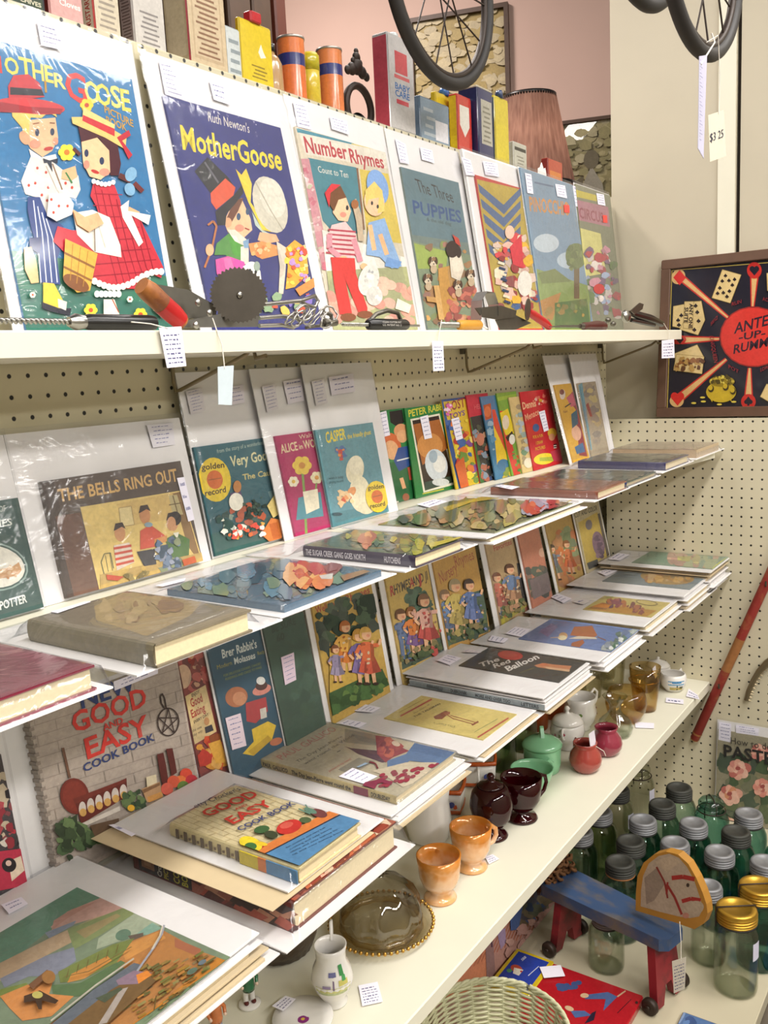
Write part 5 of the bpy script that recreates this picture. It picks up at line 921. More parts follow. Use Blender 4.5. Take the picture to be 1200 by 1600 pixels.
# S4
def d_s4(A):
    A.fill('#b3a990'); A.p('#8f8a78', (520, 370), (760, 420), (700, 470), (520, 450)); A.p('#7d7c70', (560, 400), (740, 440), (720, 470), (600, 440)); A.p('#8a8474', (480, 610), (600, 540), (700, 560), (560, 640))
    A.t('PAUL GALLICO', (150, 555), (480, 375), 34, '#b5706a', 0, 0, top=(112, 535)); A.t('The Day Jean-Pierre', (245, 570), (510, 418), 20, '#4a4540', 0, 0, top=(230, 560)); A.t('went round the World', (290, 582), (578, 412), 20, '#4a4540', 0, 0, top=(275, 572)); A.l('#4a4540', 4, (475, 508), (495, 498))
    A.p('#4f3242', (520, 475), (560, 485), (720, 500), (790, 560), (740, 570), (600, 520), (550, 490)); A.p('#8a3340', (700, 410), (780, 420), (870, 490), (900, 500), (800, 540), (760, 570), (710, 520)); A.blobs(203, 12, ((720, 430), (850, 470), (820, 530), (730, 520)), 26, ['#9a3a40', '#b55a4a', '#7a2c3a', '#a5484c']); A.e(820, 460, 26, 14, '#c9b49c', 20); A.p('#56749c', (770, 560), (880, 520), (930, 455), (1165, 510), (1080, 580), (900, 560), (830, 620), (770, 630)); A.p('#4a6890', (930, 455), (1165, 510), (1110, 545), (900, 500))
    A.p('#cdbfa4', (680, 620), (880, 570), (1060, 570), (960, 680), (860, 715), (760, 650))
    R = random.Random(9)
    for i in range(36): a, b = R.random(), R.random(); A.e(700+330*a-60*b+40, 640-60*a+90*b-20*a*b, 18, 10, '#8f3444', -20)
    A.l('#6a2a34', 9, (665, 570), (700, 580), (715, 610)); A.p('#7f3248', (640, 690), (740, 670), (800, 690), (795, 705), (720, 690), (690, 740), (600, 740)); A.p('#8a9cae', (590, 600), (640, 575), (660, 580), (600, 605)); A.t('pictures by hand', (430, 630), (560, 555), 12, '#a8605a', 0, 0, top=(420, 622))
def s_s4(A, fr, bt, zt):
    x = A.r[0]-(zt-bt)*.16-.5; y0, y1 = A.r[1], A.r[3]; t_ = zt-bt
    def tx(txt, a, b, col='#33302c'):
        tot = sum(GL.get((c, 1), GL[' ', 1])[2] for c in txt); xx = 0
        for ch in txt:
            v, f, adv = GL.get((ch, 1), GL[' ', 1])
            if v: A.add([(x, y1-(a+(b-a)*(xx+p)/tot)*(y1-y0), bt+t_*(.25+.5*q)) for p, q in v], f, 0, hx(col))
            xx += adv
    A.box(x-.05, y0+.19*(y1-y0), bt+1, x+.8, y0+.29*(y1-y0), zt-1, 0, hx('#7f3248'))
    tx('PAUL GALLICO', .02, .22); tx('The Day Jean-Pierre went round the', .25, .69); tx('DOUBLEDAY', .83, .96)
z = Z3+14; f = FL(z); cv = f.rect((408, 1188), (507, 1127), (711, 1176), (623, 1241), 15); bd = f.rect((362, 1201), (500, 1130), (728, 1190), (605, 1275), 2)
sheet('tan backed sheet under the grey book with the blue checked figure', Z3+.5, [bd[0]-4, bd[1]-14, bd[2]-6, bd[3]-30], 4, 'tan_card'); sheet('white sheet directly under the grey book with the blue figure', Z3+7, [bd[0]+4, bd[1]-8, bd[2]+4, bd[3]-22], 4)
book('grey tan storybook with a large blue figure and red hat, lying on white board', G4, f, cv, bd, d_s4, fC, t=13, base='#b3a990', hard=True, spine='#b9a877', sdraw=s_s4, stickers=[(((130, 480), (235, 415), (300, 418), (190, 490)), None, 1), (((485, 650), (565, 600), (712, 650), (628, 692)), None, 4)])
# S5
def d_s5(A):
    A.fill('#d3bf6f'); A.l('#b5503a', 9, (95, 672), (280, 572)); A.l('#b5503a', 9, (548, 797), (730, 682)); A.l('#a08a3a', 3, (90, 650), (235, 572)); A.l('#7f8a4a', 3, (530, 765), (665, 688)); A.t('The Story of', (175, 660), (268, 605), 10, '#6a6034', 0, 0, top=(168, 656)); A.t('THE TALISMAN', (180, 680), (335, 600), 16, '#6a6034', 0, 1, top=(168, 674)); A.p('#8a4a2c', (290, 675), (360, 640), (390, 650), (370, 665), (340, 690), (300, 690)); A.p('#a5603c', (345, 650), (385, 645), (388, 660), (360, 668)); A.l('#9a5a34', 5, (370, 665), (410, 690)); A.l('#9a5a34', 4, (390, 668), (540, 710)); A.l('#9a5a34', 4, (400, 685), (520, 718)); A.p('#8a4a2c', (510, 722), (550, 700), (556, 708), (520, 728)); A.t('A LITTLE TALE', (285, 715), (415, 740), 8, '#8a824a', 0, 0, top=(290, 706))
z = Z3+8; f = FL(z); cv = f.rect((604, 1119), (663, 1085), (807, 1119), (747, 1159), 3); bd = f.rect((505, 1128), (620, 1066), (837, 1113), (741, 1183), 1)
sheet('white sheet with a yellow corner showing under the pale yellow pamphlet', Z3+.5, [bd[0]+6, bd[1]-10, bd[2]+14, bd[3]-24], 4)
book('pale yellow pamphlet with red rules and a small brown stand drawing', G4, f, cv, bd, d_s5, fB, t=1.6, base='#d3bf6f', stickers=[(((-180, 640), (-120, 600), (-20, 622), (-70, 650)), None, 4), (((-265, 715), (-215, 690), (-100, 712), (-150, 740)), None, 3)])
# S6
def d_s6(A):
    A.fill('#37332c'); A.t('The', (565, 385), (680, 345), 36, '#ddd8cf', 0, 1, top=(553, 362)); A.t('Red', (645, 392), (745, 355), 36, '#ddd8cf', 0, 1, top=(633, 369)); A.t('Balloon', (725, 410), (915, 330), 36, '#ddd8cf', 0, 1, top=(700, 385)); A.e(740, 315, 74, 27, '#bb3a30', 5); A.e(730, 310, 50, 16, '#c8503f', 5); A.p('#b5744a', (880, 375), (930, 360), (1000, 370), (1100, 378), (1080, 410), (1000, 400), (900, 385)); A.p('#c9a07a', (930, 380), (1090, 400), (1085, 412), (960, 395)); A.e(935, 370, 24, 8, '#b5643a'); A.t('by the photographer', (800, 420), (880, 390), 8, '#8a8a3a', 0, 0, top=(796, 416))
z = Z3+29; f = FL(z); cv = f.rect((719, 1036), (769, 1010), (917, 1036), (865, 1068), 4); bd = f.rect((629, 1047), (721, 1001), (919, 1040), (841, 1095), 2)
sheet('bagged sheet at the bottom of the pile under the black balloon book', Z3+.5, [bd[0]+8, bd[1]-8, bd[2]+8, bd[3]-20], 5, 'tan_card'); sheet('grey spined bagged booklet with small dark capitals along its edge', Z3+8, [bd[0]+2, bd[1]-5, bd[2]+2, bd[3]-15], 11, 'white_card', True, [('FERRARELLI', .15, .27), ('DUBROVNIK', .33, .45), ('MORE AND OVER TOO', .51, .76), ('LETTERS', .83, .95)]); sheet('white bagged sheet right beneath the black balloon book', Z3+22, [bd[0]+3, bd[1]-2, bd[2]+3, bd[3]-10], 4)
book('black booklet with a red balloon and white lettering on white board', G4, f, cv, bd, d_s6, fB, t=2, base='#37332c', stickers=[(((370, 310), (455, 330), (385, 372), (310, 345)), None, 3), (((455, 295), (495, 275), (570, 300), (535, 300)), None, 3, '#cfc6c8')])
# S7
def d_s7(A):
    A.fill('#6a7fae'); A.p('#7f6f9a', (10, 590), (80, 540), (120, 560), (60, 620)); A.t('Deer', (0, 600), (110, 560), 26, '#8a7aa8', 0, 1, top=(20, 575)); A.p('#a8643c', (190, 610), (215, 560), (320, 555), (350, 610), (330, 625), (250, 618)); A.p('#d6c8b0', (180, 630), (240, 615), (340, 622), (350, 632), (240, 632)); A.e(150, 615, 26, 22, '#c9a070'); A.e(145, 625, 26, 14, '#ddd0a8'); A.l('#c9a98a', 5, (75, 625), (130, 622)); A.p('#a5603a', (200, 655), (265, 635), (275, 655), (240, 685), (195, 680)); A.l('#8a5a3c', 5, (350, 620), (400, 640)); A.p('#9aa3a0', (470, 600), (560, 575), (600, 580), (480, 650)); A.blobs(204, 26, ((480, 600), (590, 580), (440, 710), (380, 690)), 22, ['#7a8a80', '#a5aca8', '#5f7468', '#8a94a0', '#6a7a9a']); A.blobs(205, 10, ((420, 640), (520, 610), (480, 690), (420, 690)), 14, ['#4f6a54', '#c5c8c4'])
z = Z3+22; f = FL(z); cv = f.rect((813, 996), (863, 966), (996, 985), (953, 1021), 3); bd = f.rect((737, 1001), (808, 965), (1000, 983), (932, 1037), 2)
sheet('white bagged sheet lowest beneath the blue booklet with brown animal', Z3+.5, [bd[0]+12, bd[1]-14, bd[2]+12, bd[3]-26], 7); sheet('bluish edged bagged sheet just under the blue booklet with brown animal', Z3+11, [bd[0]+6, bd[1]-8, bd[2]+8, bd[3]-14], 7)
book('blue booklet with a leaping brown animal, behind the black balloon book', G4, f, cv, bd, d_s7, fA, t=1.6, base='#6a7fae', stickers=[(((-190, 600), (-130, 560), (-40, 575), (-95, 620)), None, 4), (((-290, 640), (-270, 610), (-170, 630), (-200, 655)), None, 3)])
# S8
def d_s8(A):
    A.fill('#c3b066'); A.p('#b5863c', (275, 455), (640, 500), (700, 465), (400, 430)); A.blobs(206, 16, ((420, 405), (500, 400), (520, 440), (400, 450)), 16, ['#8a4a4a', '#a5605a', '#c08a7a', '#6a4a54', '#b5703f']); A.e(640, 420, 66, 16, '#8a7a4a', 8); A.e(640, 420, 56, 12, '#c3b066', 8); A.p('#8a4a54', (420, 400), (480, 410), (500, 430), (440, 430)); A.blobs(207, 14, ((520, 430), (620, 430), (620, 480), (540, 470)), 18, ['#8a4f44', '#a56a4a', '#7a4a44']); A.p('#a8703c', (300, 450), (380, 420), (440, 430), (400, 460)); A.p('#9a9a3f', (400, 388), (440, 384), (445, 390), (405, 394))
z = Z3+24; f = FL(z); cv = f.rect((912, 951), (944, 931), (1051, 942), (1012, 965), 3); bd = f.rect((808, 956), (905, 915), (1053, 941), (1009, 978), 2)
sheet('grey white bagged sheet under the pale yellow bicycle booklet', Z3+.5, [bd[0]+16, bd[1]-14, bd[2]+16, bd[3]-20], 8); sheet('white bagged sheet with curled edge right beneath the bicycle booklet', Z3+12, [bd[0]+8, bd[1]-8, bd[2]+10, bd[3]-14], 8)
book('pale yellow booklet with a red figure and bicycle wheel', G4, f, cv, bd, d_s8, fA, t=1.6, base='#c3b066', stickers=[(((75, 385), (120, 365), (200, 395), (150, 420)), None, 3), (((205, 415), (260, 395), (310, 410), (270, 430)), None, 1, '#cfc9c8')])
# S9
def d_s9(A):
    A.fill('#7f8a8c'); A.e(760, 270, 158, 42, '#a8884f', 4); A.blobs(208, 30, ((620, 260), (880, 260), (900, 290), (640, 290)), 24, ['#b58a4a', '#a5764a', '#c9a05a', '#94805a', '#c0a070']); A.p('#9aa3a3', (500, 250), (560, 225), (600, 235), (560, 260))
z = Z3+36; f = FL(z); cv = f.rect((943, 907), (979, 885), (1107, 898), (1077, 922), 3); bd = f.rect((877, 916), (949, 880), (1109, 901), (1072, 929), 2)
sheet('white bagged sheet lowest below the grey booklet with a tan oval', Z3+.5, [bd[0]+6, bd[1]-12, bd[2]+4, bd[3]-26], 9); sheet('white bagged sheet in the middle below the grey tan-oval booklet', Z3+13, [bd[0]+10, bd[1]-8, bd[2]+2, bd[3]-18], 8); sheet('white bagged sheet right beneath the grey tan-oval booklet', Z3+25, [bd[0]+4, bd[1]-6, bd[2]+0, bd[3]-10], 8)
book('grey blue booklet with a tan oval scene, second from the end wall', G4, f, cv, bd, d_s9, fA, t=1.6, base='#7f8a8c', stickers=[(((350, 240), (420, 218), (490, 222), (400, 262)), None, 2)])
# S10
def d_s10(A):
    A.fill('#8aa08a'); A.p('#7f9f86', (680, 110), (830, 118), (780, 190), (570, 170)); A.blobs(209, 30, ((780, 130), (1090, 150), (1010, 210), (760, 190)), 30, ['#b5ab7a', '#c0a08a', '#9aa58a', '#b58f7f', '#a8b08a']); A.p('#c3bb5a', (1070, 180), (1110, 155), (1030, 230), (1015, 225)); A.p('#b5b06a', (820, 150), (900, 150), (890, 180), (820, 175))
z = Z3+56; f = FL(z); cv = f.rect((991, 876), (1021, 859), (1137, 871), (1112, 890), 3); bd = f.rect((939, 877), (979, 856), (1139, 873), (1109, 895), 2)
dx = min(0, -6-bd[2]); cv[0] += dx; cv[2] += dx; bd[0] += dx; bd[2] += dx
sheet('bagged sheet at the bottom of the pile against the end wall', Z3+.5, [bd[0]+8, bd[1]+4, bd[2]-1, bd[3]-6], 12); sheet('bagged sheet second from the bottom of the end wall pile', Z3+16, [bd[0]+6, bd[1]-6, bd[2]-2, bd[3]-16], 11); sheet('white bagged sheet third up in the pile against the end wall', Z3+31, [bd[0]+0, bd[1]+2, bd[2]+0, bd[3]-6], 10); sheet('yellow edged bagged sheet near the top of the end wall pile', Z3+45, [bd[0]+2, bd[1]+2, bd[2]-2, bd[3]-4], 8, 'tan_card')
book('pale green booklet on top of the pile against the end wall', G4, f, cv, bd, d_s10, fA, t=1.6, base='#8aa08a', stickers=[(((415, 165), (470, 128), (540, 138), (480, 170)), None, 2)])

# ---- second shelf
gE = (540, 720, .31667); gD = (400, 790, .31667); gC = (180, 830, .36667); gB = (0, 890, .35833); gH = (820, 660, .26667)
Z2t = Z2+.5
def d_A(A): A.fill('#7a1f35'); A.p('#8a2c44', (0, 330), (300, 380), (200, 420), (0, 360))
f = FL(Z2t); book('glossy maroon book in clear plastic at the front left of the second shelf', G5, f, [-2180, -366, -2030, -215], [-2186, -372, -2018, -205], d_A, gB, t=22, base='#7a1f35', hard=True, gloss=True, pages='page_edges')
def d_B(A):
    A.fill('#7f7460'); A.p('#a08c66', (410, 160), (540, 100), (900, 120), (830, 200), (640, 290), (420, 220)); A.blobs(220, 24, ((430, 160), (800, 120), (800, 220), (480, 230)), 30, ['#a8946c', '#937f5c', '#b09a74', '#8a6f54', '#9c8668'])
f = FL(Z2t); cv = [-1972, -362, -1846, -166]; bd = [-2002, -352, -1790, -100]
cv = f.rect((45, 971), (172, 924), (398, 944), (263, 1001), 26); book('worn olive tan hardback in loose plastic, before the brown landscape book', G5, f, cv, [cv[0]-22, cv[1]+2, cv[2]+48, cv[3]+70], d_B, gB, t=23, base='#7f7460', hard=True, spine='#7d745e', stickers=[(((220, 185), (370, 140), (395, 140), (250, 190)), None, 0)])
def d_C(A):
    A.fill('#4f6a80'); A.blobs(221, 70, ((200, 240), (640, 130), (1080, 170), (700, 300)), 36, ['#3f5f74', '#5a7d92', '#7a8a78', '#2f4a5c', '#9a8a5a', '#54707f', '#6a7f6a']); A.blobs(222, 36, ((730, 150), (940, 150), (920, 240), (740, 240)), 34, ['#b5523c', '#c9784a', '#a8404a', '#d0a06a', '#8a4a4a']); A.p('#8f6a4a', (960, 200), (1060, 175), (1100, 185), (980, 230)); A.p('#c9c4bc', (870, 200), (930, 190), (925, 215), (880, 215))
f = FL(Z2t); cv = f.rect((246, 922), (429, 874), (602, 892), (444, 944), 9); book('blue and red patterned record sleeve lying flat in front of the teal book', G5, f, cv, [cv[0]-16, cv[1]-8, cv[2]+22, cv[3]+66], d_C, gC, t=8, base='#4f6a80', spine='#d8cfae', pages='page_edges', hard=False, gloss=True, stickers=[(((170, 232), (300, 200), (295, 212), (200, 236)), None, 0)])
def d_D(A):
    A.fill('#5f6a4f'); A.blobs(223, 60, ((420, 170), (520, 125), (1000, 160), (800, 235)), 34, ['#6a7a4f', '#7f8a4a', '#4a5a48', '#a09a3f', '#54604f', '#8a7a4a']); A.blobs(224, 12, ((520, 150), (580, 150), (560, 210), (490, 200)), 24, ['#b5644a', '#c98a5a', '#a8544a']); A.p('#b0a43a', (860, 215), (1030, 165), (1010, 160), (850, 195))
def s_D(A, fr, bt, zt):
    x = A.r[0]-(zt-bt)*.16-.5; y0, y1 = A.r[1], A.r[3]; t_ = zt-bt
    for txt, a, b in (('THE SUGAR CREEK GANG GOES NORTH', .03, .58), ('HUTCHENS', .74, .88)):
        tot = sum(GL.get((c, 1), GL[' ', 1])[2] for c in txt); xx = 0
        for ch in txt:
            v, g, adv = GL.get((ch, 1), GL[' ', 1])
            if v: A.add([(x, y1-(a+(b-a)*(xx+p)/tot)*(y1-y0), bt+t_*(.25+.5*q)) for p, q in v], g, 0, hx('#cfc9d0'))
            xx += adv
f = FL(Z2t); cv = f.rect((468, 853), (558, 828), (726, 842), (650, 866), 18); book('small flat hardback with purple black spine and green picture cover', G5, f, cv, [cv[0]-24, cv[1]+2, cv[2]+46, cv[3]+90], d_D, gD, t=16, base='#4a4250', hard=True, spine='#3d3348', sdraw=s_D, gloss=True)
def d_E(A):
    A.fill('#7a7f55'); A.p('#5f8a44', (180, 300), (330, 230), (480, 240), (400, 310), (250, 320)); A.blobs(225, 120, ((260, 290), (600, 195), (1100, 200), (660, 350)), 34, ['#6a7a48', '#8a8a5a', '#54603f', '#a0955a', '#9a7a54', '#7f6a5a', '#b0a070', '#5f6f50']); A.p('#b5a03a', (480, 240), (680, 185), (760, 195), (620, 215), (500, 260)); A.blobs(226, 30, ((890, 205), (1060, 205), (1010, 260), (870, 270)), 26, ['#b04a3a', '#a83a3f', '#c06a4a', '#8f94a8']); A.l('#a8a0b0', 10, (960, 205), (1000, 230), (960, 265)); A.p('#c3b25a', (1040, 250), (1110, 205), (1160, 208), (1000, 270))
z = Z2t+9; f = FL(z); cv = f.rect((597, 815), (730, 779), (910, 785), (749, 834), 4); bd = f.rect((540, 821), (717, 772), (912, 785), (746, 843), 2)
sheet('white bagged board just beneath the large green and red flat book', Z2t, [bd[0]+6, bd[1]-8, bd[2]-2, bd[3]-6], 5)
book('large flat picture book in green, brown and red, in front of the two green covers', G5, f, cv, bd, d_E, gE, t=2, base='#7a7f55', gloss=True, stickers=[(((350, 215), (440, 190), (500, 200), (430, 235)), None, 2)])
def d_F(A): A.fill('#8a5844'); A.blobs(227, 30, ((750, 150), (920, 85), (1200, 110), (1150, 170)), 40, ['#94604a', '#7f4f3c', '#a06a50', '#8a6a54'])
f = FL(Z2t); cv = f.rect((762, 760), (831, 745), (980, 753), (927, 768), 17); book('brick brown flat hardback in a bag, front right part of second shelf', G5, f, cv, [cv[0]-26, cv[1]-2, cv[2]+14, cv[3]+60], d_F, gE, t=15, base='#8a5844', hard=True, spine='#8a4f3a', gloss=True, stickers=[(((735, 125), (770, 118), (858, 128), (820, 142)), None, 2)])
def d_G(A): A.fill('#54605c'); A.blobs(228, 30, ((60, 330), (220, 275), (740, 290), (600, 345)), 40, ['#606c66', '#4a5450', '#6f7a70', '#7f7a6a'])
f = FL(Z2t); cv = f.rect((831, 748), (877, 732), (1020, 737), (981, 754), 12); book('dark grey green flat book with blue edge, between brick brown and navy books', G5, f, cv, [cv[0]-10, cv[1]-4, cv[2]+20, cv[3]+40], d_G, gH, t=10, base='#4a5450', hard=True, spine='#2f3a6a', gloss=True)
z = Z2t; f = FL(z); cv = [-492, -368, -330, -150]
def d_H(A): A.fill('#33305a'); A.fr_(.02, .02, .98, .98, '#5a5848')
book('navy blue spined flat book in a bag under the tan one near the end wall', G5, f, [-500, -366, -330, -160], [-540, -370, -300, -118], d_H, gH, t=18, base='#33305a', hard=True, spine='#2f2a56', gloss=True)
def d_H2(A): A.fill('#b39a78'); A.blobs(229, 20, ((500, 160), (640, 110), (1040, 140), (940, 190)), 40, ['#bda482', '#a88f70', '#b5907a', '#c0ab8c'])
f = FL(Z2t); book('tan flat picture book in a bag touching the end wall', G5, f, [-250, -362, -50, -150], [-275, -368, -12, -114], d_H2, gH, t=20, base='#b39a78', hard=False, gloss=True)
# ---------------------------------------------------------------- glass and china on the long shelf
def arc(c, r, a0, a1, n, plane='xz', sc=(1, 1)):
    P = []
    for i in range(n+1):
        a = math.radians(a0+(a1-a0)*i/n); x, y = r*sc[0]*math.cos(a), r*sc[1]*math.sin(a)
        P.append((c[0]+x, c[1], c[2]+y) if plane == 'xz' else (c[0]+x, c[1]+y, c[2]))
    return P
def rotz(d): return Matrix.Rotation(math.radians(d), 3, 'Z')
def shell(pr, t=2.2):
    """outer profile (bottom to rim) -> closed thin-walled vessel profile"""
    o = [(0, pr[0][1])]+list(pr)
    i = [(max(r-t, 0.3), z) for r, z in reversed(pr)]
    zb = pr[0][1]+t*1.5; i = [(r, max(z, zb)) for r, z in i]
    return o+i+[(0, zb)]
S4 = 'painted or glazed china on the long shelf'
# pair of peach lustre mugs
def mug(label, at, rz, tag):
    t = thing('pedestal_mug', label, 'mug', at, rotz(rz), 'peach lustre pedestal mugs')
    MB().lathe(shell([(27, 0), (29, 3), (26, 8), (19, 14), (20, 20), (30, 28), (35, 42), (37, 62), (39, 82)], 3), 40).build('bowl', 'peach_lustre', t)
    MB().tube([(-33, 0, 68), (-44, 0, 70), (-53, 0, 62), (-54, 0, 50), (-47, 0, 38), (-33, 0, 34)], [4, 4.5, 4.5, 4.5, 4.5, 4], 10).build('handle', 'peach_lustre', t)
    return t
def lustre():
    mt, nt, b = mat('peach_lustre'); L = nt.links.new; tc = nd(nt, 'ShaderNodeTexCoord'); sp = nd(nt, 'ShaderNodeSeparateXYZ'); L(tc.outputs['Object'], sp.inputs[0])
    mr = nd(nt, 'ShaderNodeMapRange'); mr.inputs[1].default_value = 0.0; mr.inputs[2].default_value = .082; L(sp.outputs[2], mr.inputs[0])
    no = nd(nt, 'ShaderNodeTexNoise'); no.inputs['Scale'].default_value = 45; L(tc.outputs['Object'], no.inputs['Vector'])
    m8 = nd(nt, 'ShaderNodeMath', operation='MULTIPLY'); m8.inputs[1].default_value = .72; L(mr.outputs[0], m8.inputs[0])
    ad = nd(nt, 'ShaderNodeMath', operation='MULTIPLY_ADD'); ad.inputs[1].default_value = .55; L(no.outputs['Fac'], ad.inputs[0]); L(m8.outputs[0], ad.inputs[2])
    cr = nd(nt, 'ShaderNodeValToRGB'); e = cr.color_ramp.elements; e[0].position = .2; e[0].color = hx('#d89a56'); e[1].position = 1.0; e[1].color = hx('#d27f28')
    for p_, c_ in ((.36, '#e6ad70'), (.5, '#ecc6a4'), (.68, '#e9ba8c'), (.84, '#d9944c')): q = e.new(p_); q.color = hx(c_)
    L(ad.outputs[0], cr.inputs[0]); L(cr.outputs[0], b.inputs['Base Color']); b.inputs['Roughness'].default_value = .18; b.inputs['Coat Weight'].default_value = .5; b.inputs['Metallic'].default_value = .15
lustre()
mug('peach orange lustre mug with foot, nearer the glass butter dome', (-1270, -216, Z4+.3), 215, 0)
mug('peach orange lustre mug with foot, nearer the dark red glass', (-1158, -216, Z4+.3), 150, 1)
# ruby pair
t = thing('ruby_sugar_bowl', 'dark ruby red glass sugar bowl with rounded body and foot', 'sugar bowl', (-1040, -196, Z4+.3), None, 'dark ruby glass pieces')
MB().lathe(shell([(30, 0), (31, 3), (26, 8), (14, 13), (14, 18), (26, 26), (38, 42), (42, 62), (42, 72), (38, 90), (28, 104)], 2.5), 40).build('bowl', 'ruby_glass', t)
MB().lathe([(0, 102), (27, 102), (24, 108), (10, 113), (6, 118), (8, 124), (5, 129), (0, 130)], 32).build('lid', 'ruby_glass', t)
t = thing('ruby_glass_cup', 'dark ruby red glass cup with loop handle, behind the ruby sugar bowl', 'cup', (-950, -216, Z4+.3), rotz(-25), 'dark ruby glass pieces')
MB().lathe(shell([(30, 0), (32, 3), (28, 9), (15, 14), (15, 20), (28, 28), (37, 44), (40, 64), (42, 90)], 2.5), 40).build('bowl', 'ruby_glass', t)
MB().tube([(38, 0, 76), (50, 0, 80), (62, 0, 74), (65, 0, 60), (58, 0, 44), (44, 0, 34), (34, 0, 32)], 4, 10).build('handle', 'ruby_glass', t)
# jadeite
t = thing('jadeite_sugar_bowl', 'mint green opaque glass sugar bowl with knobbed lid', 'sugar bowl', (-731, -160, Z4+.3), None, 'mint green opaque glass pieces')
MB().lathe(shell([(34, 0), (38, 3), (41, 20), (42, 55), (42, 62)], 3), 40).build('bowl', 'jadeite', t)
lid_ = MB().lathe([(0, 60), (45, 60), (45, 64), (40, 70), (26, 78), (10, 83), (6, 86), (0, 86)], 40).build('lid', 'jadeite', t)
MB().prism([(-14, 82), (14, 82), (9, 98), (3, 104), (-5, 102)], -4, 4).build('knob', 'jadeite', lid_).rotation_euler = (math.pi/2, 0, .6)
t = thing('jadeite_cup', 'mint green opaque glass cup with loop handle and tied string', 'cup', (-822, -178, Z4+.3), rotz(-15), 'mint green opaque glass pieces')
MB().lathe(shell([(28, 0), (31, 3), (40, 24), (45, 40), (47, 48)], 3), 40).build('bowl', 'jadeite', t)
MB().tube([(44, 0, 40), (58, 0, 44), (68, 0, 36), (66, 0, 22), (54, 0, 12), (40, 0, 14)], 4, 10).build('handle', 'jadeite', t)
# oxblood pots
def pot(label, at, s, m_, rz):
    t = thing('squat_pot', label, 'pot', at, rotz(rz), 'small red glazed pots')
    MB().lathe(shell([(20*s, 0), (26*s, 2), (35*s, 16), (37*s, 28), (33*s, 42), (25*s, 54), (24*s, 58), (27*s, 66)], 2.5), 36).build('body', m_, t)
    MB().tube([(26*s, 0, 60*s), (34*s, 0, 62*s), (40*s, 0, 52*s), (40*s, 0, 40*s), (33*s, 0, 30*s)], 3, 8).build('handle', m_, t)
pot('squat brick red glazed pot carrying a white square tag', (-684, -243, Z4+.3), 1.0, 'oxblood_glaze', 60)
t2 = pot('squat maroon glazed pot just behind the brick red one', (-580, -252, Z4+.3), 1.0, 'maroon_glaze', 20)
# rose china
def blossoms(mb, R, n, r, z0, z1, cols, seed, s=6):
    q = random.Random(seed)
    for _ in range(n):
        a, z = q.random()*6.28, z0+(z1-z0)*q.random(); c, d = math.cos(a), math.sin(a); col = hx(q.choice(cols))
        P = [((r+.3)*c-d*s*math.cos(k)*q.uniform(.6, 1.1), (r+.3)*d+c*s*math.cos(k)*q.uniform(.6, 1.1), z+s*math.sin(k)) for k in [i*math.pi/4 for i in range(8)]]
        mb.add(P, [tuple(range(8))], 0, col)
    return mb
t = thing('china_sugar_bowl', 'white china sugar bowl with domed lid and two small handles', 'sugar bowl', (-590, -160, Z4+.3), rotz(10), S4)
MB().lathe(shell([(24, 0), (26, 3), (24, 8), (34, 22), (41, 42), (38, 58), (34, 64)], 2.5), 40).build('bowl', 'porcelain', t)
MB().lathe([(0, 63), (37, 63), (38, 66), (30, 76), (14, 83), (5, 86), (4, 92), (7, 97), (4, 102), (0, 103)], 36).build('lid', 'porcelain', t)
for s in (-1, 1): MB().tube([(s*36, 0, 58), (s*48, 0, 62), (s*54, 0, 54), (s*48, 0, 40), (s*38, 0, 34)], 3, 8).build('handle', 'porcelain', t)
blossoms(MB(), 0, 7, 40.6, 34, 48, ['#b0324a', '#c8748a', '#7d8a5a'], 2, 4).build('rose_decal', 'glossy_print', t.children[0])
t = thing('china_creamer', 'white china cream jug with red rose decal, behind the china sugar bowl', 'jug', (-470, -142, Z4+.3), rotz(-20), S4)
MB().lathe(shell([(24, 0), (26, 3), (24, 8), (36, 24), (41, 44), (37, 66), (40, 84)], 2.5), 40).build('bowl', 'porcelain', t)
MB().tube([(38, 0, 80), (52, 0, 90), (62, 0, 80), (60, 0, 62), (50, 0, 48), (40, 0, 44)], 3.4, 8).build('handle', 'porcelain', t)
MB().add([(-38, -9, 84), (-38, 9, 84), (-50, 0, 90), (-36, 0, 66)], [(0, 2, 3), (2, 1, 3), (0, 1, 2)]).build('spout', 'porcelain', t)
blossoms(MB(), 0, 9, 40.8, 36, 52, ['#b0264a', '#b8506a', '#6d8a4a'], 5, 5).build('rose_decal', 'glossy_print', t.children[0])
